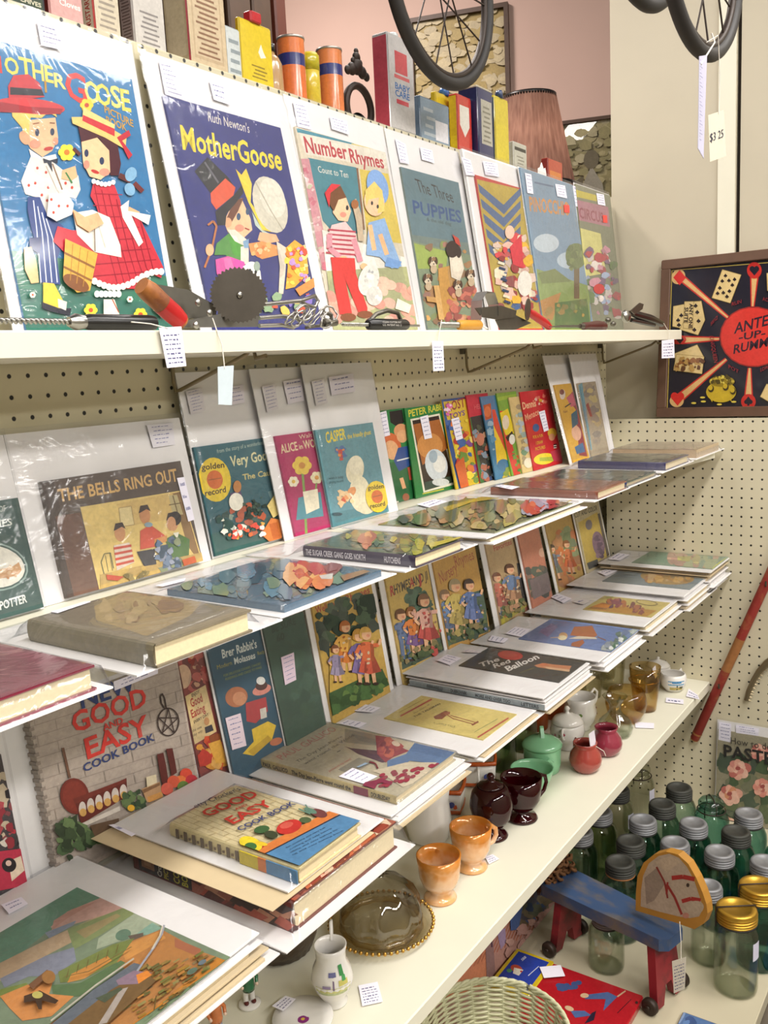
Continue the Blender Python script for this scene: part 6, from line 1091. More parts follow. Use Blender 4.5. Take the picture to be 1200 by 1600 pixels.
# small lustre-ware box pieces with orange borders
def orange_box(label, at, rz, s):
    t = thing('orange_border_jar', label, 'jar', at, rotz(rz), 'orange bordered lustre jars')
    MB().lathe(shell([(30*s, 0), (33*s, 4), (36*s, 30*s), (36*s, 48*s)], 3), 40, sq=.75).build('body', 'porcelain', t)
    b = MB()
    for zz, r in ((48*s, 38*s), (4, 34.5*s)): b.lathe([(r-6, zz-1), (r, zz-1), (r+1, zz+3), (r, zz+7), (r-6, zz+7)], 40, sq=.75)
    b.build('orange_border', 'orange_lustre', t.children[0])
    MB().tube([(-36*s, 0, 44*s), (-52*s, 0, 44*s), (-58*s, 0, 30*s), (-50*s, 0, 16*s), (-35*s, 0, 14*s)], 3, 8).build('handle', 'porcelain', t)
    c = MB(); 
    for k, (a, z, r, co) in enumerate(((-1.3, 26*s, 7, '#38407a'), (-1.1, 20*s, 5, '#c8562c'), (-1.5, 18*s, 4, '#4a7a4a'), (-.9, 28*s, 5, '#5a4a8a'))):
        R_ = 37.5*s; a -= 1.45; x, y = R_*math.cos(a)*1.12, R_*math.sin(a)*1.12; c.add([(x+r*math.cos(q)*math.sin(-a), y+r*math.cos(q)*math.cos(a), z+r*math.sin(q)) for q in [i*math.pi/4 for i in range(8)]], [tuple(range(8))], 0, hx(co))
    c.build('flower_decal', 'glossy_print', t.children[0])

orange_box('square mouthed china jar with orange rim, left behind the dark ruby bowl', (-985, -62, Z4+.3), 20, 1.0)
orange_box('square mouthed china jar with orange rim, further right under the overhanging sheets', (-845, -58, Z4+.3), 30, 1.1)
t = thing('cream_pitcher', 'plain cream pitcher half hidden under the overhanging grey book', 'pitcher', (-1105, -90, Z4+.3), None, S4)
MB().lathe(shell([(36, 0), (40, 4), (46, 40), (42, 80), (46, 112)], 3), 36).build('body', 'porcelain', t)
MB().tube([(44, 0, 96), (62, 0, 96), (68, 0, 76), (60, 0, 50), (46, 0, 40)], 4, 8).build('handle', 'porcelain', t)
# clear and tinted glass
def tumbler(name, label, at, pr, m_, grp_=None, cat='glass', ribs=0, amp=0, t_=2.0, part='bowl', seg=40, sq=0):
    r = thing(name, label, cat, at, None, grp_); MB().lathe(shell(pr, t_), seg, ribs=ribs, amp=amp, sq=sq).build(part, m_, r); return r
tumbler('amber_tumbler', 'tall amber glass tumbler behind the round amber bowl', (-280, -242, Z4+.3), [(26, 0), (28, 3), (33, 40), (37, 80), (40, 118)], 'amber_glass', 'amber glass')
tumbler('amber_bowl_glass', 'round roly-poly amber glass in front of the tall amber tumbler', (-372, -224, Z4+.3), [(24, 0), (34, 5), (48, 28), (52, 48), (49, 66), (43, 82)], 'amber_glass', 'amber glass')
r = tumbler('glass_bud_vase', 'small clear glass vase with waisted neck and flared lip', (-470, -232, Z4+.3), [(30, 0), (38, 6), (42, 22), (36, 40), (20, 54), (13, 66), (15, 80), (26, 96), (30, 100)], 'clear_glass', None, 'vase', 10, .03)
r2_ = MB().tube([(17, 0, 78), (34, 0, 84), (40, 0, 66), (32, 0, 46)], 2.6, 8).build('handle', 'clear_glass', r)
for i, (x, y, h) in enumerate(((-165, -110, 118), (-95, -60, 125), (-255, -80, 100), (-345, -70, 95))):
    t = thing('pattern_glass_tumbler', ['pressed clear glass tumbler with gold rim nearest the small tea set', 'pressed glass tumbler in the far back corner of the shelf', 'lower pressed glass tumbler left of the gold rimmed one', 'leftmost pressed glass tumbler beside the orange glass'][i], 'glass', (x, y, Z4+.3), None, 'pressed glass tumblers at the far end')
    MB().lathe(shell([(28, 0), (30, 3), (33, h*.4), (38, h)], 2.5), 48, ribs=12, amp=.025).build('bowl', 'pattern_glass', t)
    MB().lathe([(37, h-1), (39, h-1), (39.6, h+1.5), (37, h+1.5)], 48).build('gold_rim', 'gold_trim', t.children[0])
for i, (x, y, h) in enumerate(((-430, -52, 112), (-520, -45, 120))):
    tumbler('orange_glass_tumbler', ['orange tinted glass tumbler nearer the pressed glass', 'orange tinted glass tumbler behind the china sugar bowl'][i], (x, y, Z4+.3), [(28, 0), (30, 4), (35, h*.5), (39, h)], 'orange_glass', 'orange glass tumblers')
for i, (x, y, h) in enumerate(((-760, -62, 118), (-640, -58, 128))):
    tumbler('green_glass_jar', ['square green glass jar behind the mint green cup', 'square green glass jar behind the mint lidded bowl'][i], (x, y, Z4+.3), [(32, 0), (35, 3), (35, h-22), (30, h-10), (31, h)], 'green_glass', 'square green glass jars', 'jar', sq=.7, t_=3)
# small tea set
def tea(name, label, at, lid, rz):
    t = thing(name, label, 'sugar bowl' if lid else 'jug', at, rotz(rz), 'miniature scenic tea set pieces')
    MB().lathe(shell([(20, 0), (22, 2), (32, 16), (36, 30), (34, 44), (31, 48)], 2), 36).build('bowl', 'porcelain', t)
    for s in ((-1, 1) if lid else (1,)): MB().tube([(s*33, 0, 42), (s*45, 0, 48), (s*49, 0, 38), (s*42, 0, 26), (s*35, 0, 22)], 2.6, 8).build('handle', 'gold_trim' if lid else 'porcelain', t)
    if lid: MB().lathe([(0, 46), (33, 46), (33, 49), (24, 58), (8, 64), (4, 66), (5, 71), (0, 73)], 32).build('lid', 'porcelain', t)
    b = MB()
    for a0, a1, z0, z1, c in ((-2.2, -.9, 24, 36, '#5f9ac0'), (-2.1, -1.0, 10, 18, '#b5a052'), (-1.55, -1.45, 10, 34, '#2f3a30'), (-1.9, -1.2, 30, 36, '#4a84b0'), (-1.3, -1.0, 14, 20, '#5a5a3a')):
        n = 6; v = []; a0 -= .85; a1 -= .85
        for i in range(n+1):
            a = a0+(a1-a0)*i/n
            for z in (z0, z1):
                r = 32+(z-16)*4/14 if z < 30 else 36-(z-30)*2/14; r += .7+(.2 if a1-a0 < .3 else 0); v.append((r*math.cos(a), r*math.sin(a), z))
        b.add(v, [(2*i, 2*i+2, 2*i+3, 2*i+1) for i in range(n)], 0, hx(c))
    b.build('scenic_decal', 'glossy_print', t.children[0])
tea('scenic_creamer', 'small white cream jug with blue sky and tree scene', (-108, -262, Z4+.3), False, -10)
tea('scenic_sugar_bowl', 'small white lidded sugar bowl with tree scene, nearest the end wall', (-62, -205, Z4+.3), True, 0)
t = thing('gold_glass_dish', 'small gold trimmed glass dish beside the scenic cream jug', 'dish', (-150, -195, Z4+.3), None)
MB().lathe(shell([(22, 0), (24, 3), (34, 18), (40, 32)], 2), 32).build('bowl', 'amber_glass', t)
MB().lathe([(38, 31), (41, 31), (41.5, 33), (38, 33)], 32).build('gold_rim', 'gold_trim', t.children[0])
# butter dish
t = thing('butter_dish', 'amber tinted butter dish with fluted glass dome on a beaded plate', 'butter dish', (-1394, -178, Z4+.3))
plate_ = MB().lathe([(0, 2), (60, 2), (66, 5), (80, 9), (86, 13), (85, 16), (78, 13), (66, 10), (60, 7), (0, 6)], 64, ribs=32, amp=.006).build('plate', 'smoke_glass', t)
b = MB()
for k in range(56): a = k*2*math.pi/56; b.ball((86*math.cos(a), 86*math.sin(a), 14.5), 3.3, 8, 6)
b.build('beaded_rim', 'gold_trim', plate_)
MB().lathe([(62, 9), (69, 9), (69, 17), (63, 17)], 48, ribs=16, amp=.02).build('amber_band', 'amber_glass', t)
dome_ = MB().lathe([(67, 10), (68, 30), (66, 48), (57, 68), (42, 82), (24, 91), (10, 95), (8, 99)], 64, ribs=10, amp=.035, cap=False).build('dome', 'dome_glass', t)
MB().lathe([(0, 96), (9, 97), (7, 102), (10, 107), (14, 114), (14, 121), (9, 128), (0, 130)], 24, ribs=8, amp=.06).build('knob', 'dome_glass', dome_)
# dark pressed bowl
t = thing('dark_pressed_bowl', 'dark brown pressed bowl mostly under the overhanging thick cookbook', 'bowl', (-1515, -62, Z4+.3))
MB().lathe(shell([(44, 0), (52, 3), (60, 24), (64, 44), (66, 56)], 3), 48, ribs=24, amp=.012).build('bowl', 'dark_pressed', t)

# painted pitcher
t = thing('painted_milk_jug', 'small painted porcelain jug with palm tree scene and curled handle', 'jug', (-1571, -215, Z4+.3), rotz(35))
MB().lathe(shell([(20, 0), (21, 3), (17, 9), (26, 24), (31, 40), (28, 56), (22, 70), (22, 82), (24, 92)], 2), 40).build('body', 'porcelain', t)
MB().tube([(21, 0, 84), (30, 0, 106), (36, 0, 106), (36, 0, 92), (30, 0, 66), (29, 0, 48)], 2.6, 8).build('handle', 'porcelain', t)
b = MB()
for a0, a1, z0, z1, c in ((-2.9, -1.0, 34, 42, '#c9c87a'), (-2.8, -1.2, 30, 34, '#b5bf8a'), (-2.0, -1.92, 40, 62, '#7d6a84'), (-2.2, -1.8, 58, 64, '#6a6a94'), (-1.7, -1.2, 44, 52, '#c8c06a'), (-2.5, -2.1, 42, 46, '#8a7a9a'), (-1.6, -1.35, 58, 72, '#3f8a4f'), (-1.5, -1.3, 50, 58, '#4a9a5a')):
    v = []; n = 6; a0 -= 1.05; a1 -= 1.05
    for i in range(n+1):
        a = a0+(a1-a0)*i/n
        for z in (z0, z1):
            r = (26+(z-24)*5/16 if z < 40 else 31-(z-40)*3/16 if z < 56 else 28-(z-56)*6/14 if z < 70 else 22)+.6+(.2 if a1-a0 < .5 else 0); v.append((r*math.cos(a), r*math.sin(a), z))
    b.add(v, [(2*i, 2*i+2, 2*i+3, 2*i+1) for i in range(n)], 0, hx(c))
b.build('painted_scene', 'glossy_print', t.children[0])
# flower plate
t = thing('flower_plate', 'small pale plate painted with a purple flower and green leaves', 'plate', (-1628, -204, Z4+.3))
MB().lathe([(0, 1), (24, 1), (27, 4), (44, 8), (43, 10.5), (27, 6.5), (0, 4.5)], 40).build('dish', 'porcelain', t)
A = MB(); zz = 4.8
for k in range(7):
    a = k*.9+.3; x, y = 16*math.cos(a), 16*math.sin(a); A.add([(x+9*math.cos(a), y+9*math.sin(a), zz+1.2), (x+3.5*math.cos(a+1.57), y+3.5*math.sin(a+1.57), zz), (x-7*math.cos(a), y-7*math.sin(a), zz), (x-3.5*math.cos(a+1.57), y-3.5*math.sin(a+1.57), zz)], [(0, 1, 2, 3)], 0, hx('#5a9a5a' if k % 2 else '#9fb060'))
for k in range(6): a = k*1.047; A.add([(5*math.cos(a)+5*math.cos(q), 5*math.sin(a)+5*math.sin(q), zz+.2+k*.03) for q in [i*math.pi/4 for i in range(8)]], [tuple(range(8))], 0, hx('#8a2f7a'))
A.add([(3*math.cos(q), 3*math.sin(q), zz+.6) for q in [i*math.pi/4 for i in range(8)]], [tuple(range(8))], 0, hx('#d8b04a')); A.build('flower_painting', 'glossy_print', t.children[0])
# figurines
def figurine(label, at, coat, legs, rz):
    t = thing('china_figurine', label, 'figurine', at, rotz(rz), 'small china figurines at the shelf edge')
    MB().lathe([(0, 0), (16, 0), (17, 2), (15, 4), (0, 5)], 24).build('base', 'porcelain', t)
    b = MB()
    for s in (-1, 1): b.tube([(s*5, 0, 4), (s*5, 0, 16), (s*4.5, 0, 26)], [4.2, 3.8, 4.4], 10, False, 0, hx(legs)); b.ball((s*5.5, -3, 6), 4, 10, 6, (1, 1.5, .7), 0, hx('#5a1f1c'))
    b.lathe([(0, 24), (9, 24), (10, 30), (8.5, 42), (9, 50), (5, 54), (3, 56)], 20, (0, 0, 0), 0, hx(coat))
    for s in (-1, 1): b.tube([(s*8, 0, 50), (s*13, -1, 42), (s*11, -7, 36)], [3, 2.8, 2.2], 8, False, 0, hx(coat)); b.ball((s*11, -8, 35), 2.6, 8, 6, (1, 1, 1), 0, hx('#e6c8b0'))
    b.ball((0, 0, 63), 8, 16, 10, (.95, 1, 1.1), 0, hx('#e8cdb4'))
    for s in (-1, 1): b.ball((s*2.8, -7.2, 64), 1, 6, 4, (1, .6, 1.2), 0, hx('#2a2420'))
    b.ball((0, -8, 61.5), 1.1, 6, 4, (1, 1, 1), 0, hx('#dcae94')); b.build('figure', 'glossy_print', t)
    MB().ball((0, 1.2, 66), 8.3, 14, 8, (1, 1, .85)).build('hair', 'dark_wood', t)
figurine('tiny china child figurine in a green coat with dark shoes', (-1640, -112, Z4+.3), '#2f6a45', '#e4e0da', -30)
figurine('tiny china child figurine in orange and white beside the green coated one', (-1712, -118, Z4+.3), '#c8743f', '#8f9ab0', -20)

# ---------------------------------------------------------------- price tags
def tag(label, q, n_seed, rows=6, strg=None, paper='#e8e4ee', group='paper price tags'):
    """card given by four world corners (mm), a little thick, with an optional string path"""
    q = [Vector(a) for a in q]; c = sum(q, Vector())/4; t = thing('price_tag', label, 'price tag', c, None, group)
    n = (q[1]-q[0]).cross(q[3]-q[0]).normalized()*.35
    if n.dot(CAM-c) < 0: n = -n
    b = MB(); lo = [a-n-c for a in q]; hi = [a+n-c for a in q]; b.add(lo+hi, [(4, 5, 6, 7), (3, 2, 1, 0), (0, 1, 5, 4), (1, 2, 6, 5), (2, 3, 7, 6), (3, 0, 4, 7)], 0, hx(paper))
    R = random.Random(n_seed); P = lambda a, e: (hi[0]*(1-a)+hi[1]*a)*(1-e)+(hi[3]*(1-a)+hi[2]*a)*e+n*.3
    for i in range(rows):
        y = .14+.8*(i+.4)/rows; x = .12
        while x < .8: w = .05+.13*R.random(); h = .16/rows*(1+R.random()); b.add([P(x, y), P(x+w, y), P(x+w, y+h), P(x, y+h*.8)], [(0, 1, 2, 3)], 0, hx('#5a5a80')); x += w+.05
    b.build('card', 'handwritten_card', t)
    if strg: MB().tube([Vector(a)-c for a in strg], .7, 6).build('string', 'string', t)
    return t
def qpx(fn, v, *pts): return [fn(v, *p) for p in pts]
yT = -238.0
tag('long white handwritten tag hanging over the top shelf edge at left', qpx(oY, yT, (248, 512), (283, 510), (291, 572), (261, 575)), 1, 7, [oY(yT+8, 205, 503), oY(yT+2, 235, 506), oY(yT-.5, 262, 513)])
tag('pale blue blank tag hanging on a long looped string from the top shelf', qpx(oY, yT-2, (340, 573), (365, 571), (362, 633), (341, 632)), 2, 0, [oY(yT+8, 332, 497), oY(yT-1.5, 347, 540), oY(yT-2.5, 351, 576)], '#c3ced2')
tag('white handwritten tag under the middle of the top shelf edge', qpx(oY, yT, (675, 533), (692, 533), (694, 579), (677, 580)), 3, 7, [oY(yT+6, 690, 500), oY(yT-1, 686, 522), oY(yT-.5, 684, 535)])
tag('small white tag hanging at the right end of the top shelf', qpx(oY, yT, (1034, 532), (1053, 530), (1054, 559), (1034, 560)), 4, 5, [oY(yT+4, 1037, 505), oY(yT-1, 1046, 520), oY(yT-.5, 1044, 534)])
zt = Z4+2.6
tag('white paper tag lying beside the painted jug', qpx(oZ, zt, (560, 1540), (590, 1534), (598, 1565), (566, 1572)), 5, 6)
tag('folded paper tag lying at the left of the flower plate', qpx(oZ, zt+11, (425, 1572), (446, 1556), (462, 1561), (442, 1580)), 6, 3)
tag('small lilac tag lying by the foot of the second peach mug', qpx(oZ, zt, (757, 1338), (770, 1335), (780, 1342), (764, 1350)), 7, 3)
tag('white tag standing in the mouth of the brick red pot', [(-700, -262, Z4+62), (-668, -262, Z4+60), (-668, -258, Z4+92), (-700, -258, Z4+94)], 8, 0, [(-684, -262, Z4+64), (-676, -283, Z4+50), (-672, -286, Z4+38)])
tag('blank white tag lying beside the clear glass vase', qpx(oZ, zt, (992, 1128), (1022, 1130), (1022, 1138), (993, 1137)), 9, 0)
tag('white tag lying in front of the scenic cream jug', qpx(oZ, zt, (1041, 1090), (1068, 1093), (1068, 1100), (1040, 1097)), 10, 1)
tag('lilac tag lying right of the scenic cream jug', qpx(oZ, zt, (1076, 1076), (1090, 1086), (1093, 1093), (1072, 1088)), 11, 2)
tag('white folded tag on the amber tumbler rim', [(-300, -268, Z4+121), (-276, -268, Z4+123), (-270, -270, Z4+92), (-284, -270, Z4+90)], 12, 0)

# ---------------------------------------------------------------- kitchen gadgets on the top shelf
G7 = 'old kitchen gadgets along the top shelf edge'
def at_top(x, y=-212): return Vector((x, y, Z1(x)+.5))
def gad(name, label, cat, x, y=-212, rz=0): return thing(name, label, cat, at_top(x, y), rotz(rz), G7)
def twist(b, x0, x1, z, r, n, y=0):
    for ph in (0, math.pi):
        b.tube([(x0+(x1-x0)*i/(n*6), y+r*math.cos(ph+i*math.pi/3), z+r*math.sin(ph+i*math.pi/3)) for i in range(n*6+1)], r*.75, 6)
    return b
t = gad('sharpening_steel', 'black handled twisted wire tool lying at the far left', 'kitchen tool', -1890)
MB().tube([(0, 0, 9), (8, 0, 9), (86, 0, 9), (94, 0, 9)], [6, 8.4, 8.6, 7.5], 14).build('handle', 'black_handle', t); MB().tube([(-16, 0, 9), (-8, 0, 9), (2, 0, 9)], [5, 8.5, 7], 12).build('ferrule', 'steel', t); twist(MB(), -120, -14, 9, 2, 10).build('shaft', 'steel', t)
# rotary tool with toothed wheel
P0 = at_top(-1640, -205); t = thing('toothed_wheel_tool', 'metal gadget with a large toothed wheel and worn red wooden handle', 'kitchen tool', P0, None, G7)
L_ = lambda x, y: oY(-205, x, y)-P0
def plate(b, pts, y0, y1, mi=0):
    v = [(p.x, y0, p.z) for p in pts]+[(p.x, y1, p.z) for p in pts]; n = len(pts)
    return b.add(v, [tuple(range(n)), tuple(range(2*n-1, n-1, -1))]+[(i, i+n, (i+1) % n+n, (i+1) % n) for i in range(n)], mi)
plate(MB(), [L_(238, 441), L_(300, 452), L_(345, 478), L_(342, 500), L_(300, 496), L_(262, 466)], 6, 8).build('upper_plate', 'dull_steel', t)
plate(MB(), [L_(280, 503), L_(345, 490), L_(402, 492), L_(400, 511), L_(285, 512)], -3, -1).build('lower_plate', 'steel', t)
hd_ = MB().tube([L_(221, 446), L_(232, 455), L_(262, 483), L_(284, 505)], [10, 12, 11.5, 9.5], 14).build('handle', 'worn_handle', t)

MB().tube([L_(253, 475), L_(270, 490), L_(282, 502)], [11.8, 11.9, 10.4], 14).build('red_paint_band', 'red_enamel', hd_)
c = L_(358, 463); R_ = 35; b = MB(); n = 40; v = []; f = []; wr = Matrix.Rotation(math.radians(-38), 3, 'Z')
for k in range(2*n):
    a = math.pi*k/n; r = R_*(1.0 if k % 2 else .92); v.append(tuple(c+Vector((0, -16, 0))+wr @ Vector((r*math.cos(a), -1.3, r*.95*math.sin(a)))))
v2_ = [tuple(Vector(p)+wr @ Vector((0, 2.6, 0))) for p in v]; m2 = 2*n; b.add(v+v2_, [tuple(range(m2-1, -1, -1)), tuple(range(m2, 2*m2))]+[(i, (i+1) % m2, m2+(i+1) % m2, m2+i) for i in range(m2)]); b.build('toothed_wheel', 'dark_steel', t)
for px_ in ((299, 474), (317, 490), (296, 509), (367, 492), (358, 463)): p = L_(*px_); MB().ball((p.x, -11 if px_ != (358, 463) else -18, p.z), 4.5, 12, 8, (1, .6, 1)).build('rivet', 'steel', t)
MB().tube([L_(385, 478), L_(430, 474), L_(470, 470), L_(492, 462), L_(497, 470), L_(492, 480), L_(478, 476), L_(470, 470)], 2.6, 8).build('wire_loop_handle', 'steel', t)
# wire tangle / beater
P1 = at_top(-1500, -200); t = thing('wire_beater', 'tangle of steel wire rings and tongs, right of the toothed wheel', 'kitchen tool', P1, None, G7)
L_ = lambda x, y, yy=-200: oY(yy, x, y)-P1
b = MB(); R = random.Random(3)
for k in range(9):
    c = L_(470+R.randint(-24, 40), 496+R.randint(-8, 6)); a = R.random()*3; r = R.uniform(9, 17); P = []
    for i in range(16):
        q = i*math.pi/8; P.append((c.x+r*math.cos(q), R.uniform(-2, 2)+r*.5*math.sin(q)*math.cos(a)-8, max(2, c.z+r*.75*math.sin(q+a*.3))))
    b.tube(P, 1.5, 6, True)
b.build('wire_rings', 'steel', t)
MB().tube([L_(405, 497), L_(440, 494), L_(462, 496), L_(470, 505), L_(458, 512), L_(440, 508), L_(405, 509)], 2.6, 8).build('tong_arms', 'steel', t)
MB().tube([L_(478, 512), L_(505, 508), L_(518, 500), L_(516, 492), L_(505, 488)], 2.2, 8).build('tong_hook', 'dull_steel', t)
MB().tube([L_(505, 505), L_(524, 503)], 6, 10).build('ferrule', 'dull_steel', t)
# black handled lettered tool
t = gad('twisted_skewer', 'black lettered handle with twisted steel shank beneath a curved metal band', 'kitchen tool', -1345)
b = MB(); b.tube([(-48, 0, 9), (-44, 0, 9), (50, 0, 9), (55, 0, 9)], [6, 8.6, 8.6, 7], 14); b.build('handle', 'black_handle', t)
twist(MB(), -110, -46, 8, 1.8, 7).build('shank', 'steel', t)
A = MB()
for i, txt in enumerate(('CLEAN CUTTER PAT', 'U.S. PATENT NO. 2')):
    tot = sum(GL.get((c, 0), GL[' ', 0])[2] for c in txt); xx = 0
    for ch in txt:
        v, f, adv = GL.get((ch, 0), GL[' ', 0])
        if v: A.add([(-22+50*(xx+p)/tot, -8.75, 10.5-i*4.2+2.6*q) for p, q in v], f, 0, hx('#c9c4bc'))
        xx += adv
A.build('lettering', 'handwritten_card', t.children[0])
MB().tube([(-35, 6, 14), (-20, 4, 24), (10, 4, 30), (38, 4, 27), (46, 4, 15)], 3.4, 8).build('curved_band', 'dull_steel', t); MB().tube([(52, 0, 9), (70, 0, 8), (92, 0, 8)], 2, 8).build('tip', 'steel', t)
t = gad('yellow_handled_tool', 'yellow wooden handled tool with coiled steel shank', 'kitchen tool', -1095)
MB().tube([(-36, 0, 9), (-30, 0, 9), (36, 0, 9.5), (42, 0, 9)], [6, 8.6, 9, 6.5], 14).build('handle', 'yellow_wood', t); twist(MB(), -95, -34, 9, 3.2, 8).build('shank', 'steel', t); MB().tube([(42, 0, 9), (60, 0, 6), (72, 2, 4)], 1.6, 8).build('string_end', 'string', t)
# food mill / slicer with red handle
P2 = at_top(-960, -205); t = thing('rotary_slicer', 'jumble of curved steel blades with a bright red handle', 'kitchen tool', P2, None, G7)
L_ = lambda x, y, yy=-205: oY(yy, x, y)-P2
b = MB()
P = [L_(743, 500), L_(744, 470), L_(752, 456), L_(764, 458), L_(770, 476), L_(770, 494)]
for i in range(len(P)-1): p, q = P[i], P[i+1]; b.add([(p.x, -12, p.z), (q.x, -12, q.z), (q.x, 10, q.z), (p.x, 10, p.z)], [(0, 1, 2, 3)], 0, None, True)
b.build('hoop', 'steel', t)
b = MB(); plate(b, [L_(735, 482), L_(775, 478), L_(800, 486), L_(798, 496), L_(770, 500), L_(745, 496)], -10, -8); plate(b, [L_(770, 500), L_(800, 492), L_(826, 505), L_(800, 516), L_(778, 516)], -6, -4); b.build('blade', 'dull_steel', t)
b = MB(); c = L_(818, 484); v = [(c.x+24*math.cos(q), -10+14*math.cos(q)*.4, c.z+20*math.sin(q)+8*math.cos(q)) for q in [i*math.pi/9 for i in range(18)]]; b.add(v+[(x, y+2, z) for x, y, z in v], [tuple(range(18)), tuple(range(35, 17, -1))]+[(i, i+18, (i+1) % 18+18, (i+1) % 18) for i in range(18)]); b.build('disc', 'dull_steel', t)
MB().tube([L_(760, 486), L_(778, 484), L_(784, 490), L_(772, 494), L_(760, 492)], 3, 8).build('crank', 'steel', t)
MB().tube([L_(826, 486), L_(832, 491), L_(852, 505), L_(858, 511)], [6, 8.5, 8.5, 7], 14).build('handle', 'red_enamel', t)
t = gad('brown_handled_pick', 'thin steel pick with a dark brown turned wooden handle', 'kitchen tool', -590)
MB().tube([(0, 0, 9), (6, 0, 9), (30, 0, 10), (90, 0, 11), (124, 0, 10), (130, 0, 9)], [5, 8, 8, 11, 10.5, 7], 16).build('handle', 'dark_red_wood', t); MB().tube([(-170, 0, 6), (-120, 0, 8), (-10, 0, 9)], [.8, 2, 2.4], 8).build('pick', 'dull_steel', t); MB().tube([(-12, 0, 9), (2, 0, 9)], [5, 6.5], 12).build('ferrule', 'dull_steel', t)
P3 = at_top(-250, -215); t = thing('can_opener', 'black handled chrome can opener at the right end of the top shelf', 'can opener', P3, None, G7)
L_ = lambda x, y, yy=-215: oY(yy, x, y)-P3
MB().tube([L_(985, 489), L_(995, 492), L_(1015, 498), L_(1034, 506)], [6, 10, 11, 8], 12).build('handle', 'black_handle', t)
MB().tube([L_(986, 500), L_(1000, 503), L_(1022, 508)], [5, 6, 5], 12).build('lower_handle', 'black_handle', t)
b = MB(); c = L_(976, 494); b.ball((c.x, -4, c.z), 20, 18, 10, (1, .5, .8)); b.build('head', 'steel', t)
c = L_(983, 483); plate(MB(), [L_(976, 486), L_(990, 474), L_(996, 476), L_(994, 484), L_(982, 492)], -16, -13).build('wing_key', 'dull_steel', t)
b = MB()
for px_ in ((950, 500), (958, 506), (944, 506)): c = L_(*px_); b.ball((c.x, 0, max(7, c.z)), 8, 10, 8, (1.3, .8, .8))
b.build('gear', 'dull_steel', t)
# ---------------------------------------------------------------- tins and bottles on the ledge behind the top shelf
G8 = 'old tins and bottles on the ledge behind the tall books'
ZL = 634.4
def corner_box(xl, xm, xr, yt, y0):
    c = oY(y0, xm, yt); x1 = oY(y0, xr, yt).x; y1 = oX(c.x, xl, yt).y
    return c.x, y0, x1, min(y1, 118), c.z-ZL

def tin(label, xl, xm, xr, yt, y0, cols, front=None, left=None, cap=None, cat='tin', bands=(), r=2):
    x0, y0, x1, y1, h = corner_box(xl, xm, xr, yt, y0)
    t = thing('storage_tin', label, cat, (x0, y0, ZL), None, G8)
    b = MB(); b.bbox(0, 0, 0, x1-x0, y1-y0, h, r, 0, hx(cols[0])); b.build('body', 'glossy_print', t)
    if bands:
        b = MB()
        for z0, z1, c in bands: b.bbox(-.5, -.5, z0*h, x1-x0+.5, y1-y0+.5, z1*h, r, 0, hx(c))
        b.build('painted_band', 'glossy_print', t)
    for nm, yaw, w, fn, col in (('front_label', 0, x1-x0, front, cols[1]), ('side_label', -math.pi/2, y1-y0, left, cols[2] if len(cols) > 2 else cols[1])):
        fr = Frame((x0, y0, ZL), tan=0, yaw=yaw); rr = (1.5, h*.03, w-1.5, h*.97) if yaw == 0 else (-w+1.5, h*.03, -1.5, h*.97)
        A = Art(fr, .6, rr); A.fill(col)
        if fn: fn(A, rr)
        o = A.build(nm, 'glossy_print', t); o.rotation_euler = fr.R.to_euler()
    if cap:
        b = MB(); cx, cy = (x1-x0)/2, (y1-y0)/2
        if cap[0] == 'round': b.lathe([(0, h-1), (cap[1], h-1), (cap[1], h+cap[2]*.7), (cap[1]*.8, h+cap[2]), (0, h+cap[2])], 24, (cx, cy, 0), 0, hx(cap[3]))
        else: b.bbox(cx-cap[1], cy-cap[1]*.7, h-1, cx+cap[1], cy+cap[1]*.7, h+cap[2], 3, 0, hx(cap[3]))
        b.build('cap', 'glossy_print', t)
    return t
def lines(n, col, x0=.15, x1=.85, y0=.1, y1=.9):
    def f(A, r):
        for i in range(n):
            y = y0+(y1-y0)*i/n; A.fr_(x0+.05*(i % 3), y, x1-.07*(i % 2), y+.4*(y1-y0)/n, col)
    return f
def words(ws, col, up=False):
    def f(A, r):
        w, h = r[2]-r[0], r[3]-r[1]
        for tx, a, b, c, d in ws:
            tot = sum(GL.get((k, 1), GL[' ', 1])[2] for k in tx); xx = 0; A.z += .03
            for ch in tx:
                v, g, adv = GL.get((ch, 1), GL[' ', 1])
                if v:
                    if up: A.add([(r[0]+w*(c-(c-a)*q), r[1]+h*(b+(d-b)*(xx+p)/tot), A.z) for p, q in v], g, 0, hx(col))
                    else: A.add([(r[0]+w*(a+(c-a)*(xx+p)/tot), r[1]+h*(b+(d-b)*q), A.z) for p, q in v], g, 0, hx(col))
                xx += adv
    return f
def both(*fs):
    def f(A, r):
        for g in fs: g(A, r)
    return f
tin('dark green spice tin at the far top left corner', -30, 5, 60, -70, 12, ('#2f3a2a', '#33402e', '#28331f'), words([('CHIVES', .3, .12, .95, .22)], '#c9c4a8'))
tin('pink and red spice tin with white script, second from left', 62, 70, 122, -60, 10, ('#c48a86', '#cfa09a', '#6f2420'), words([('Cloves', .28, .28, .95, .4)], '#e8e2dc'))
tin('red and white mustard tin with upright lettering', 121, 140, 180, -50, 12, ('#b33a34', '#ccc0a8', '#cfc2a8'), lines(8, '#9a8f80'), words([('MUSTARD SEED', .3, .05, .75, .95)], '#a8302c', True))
tin('silver white box tin with a yellow tag, left of the red tin', 180, 200, 249, -60, 14, ('#b3aca4', '#c8c2ba', '#8a8078'), lines(7, '#8a8480', .2, .8, .05, .5), lines(20, '#5a4f48', .1, .9), bands=((.62, .8, '#d6c820'),))
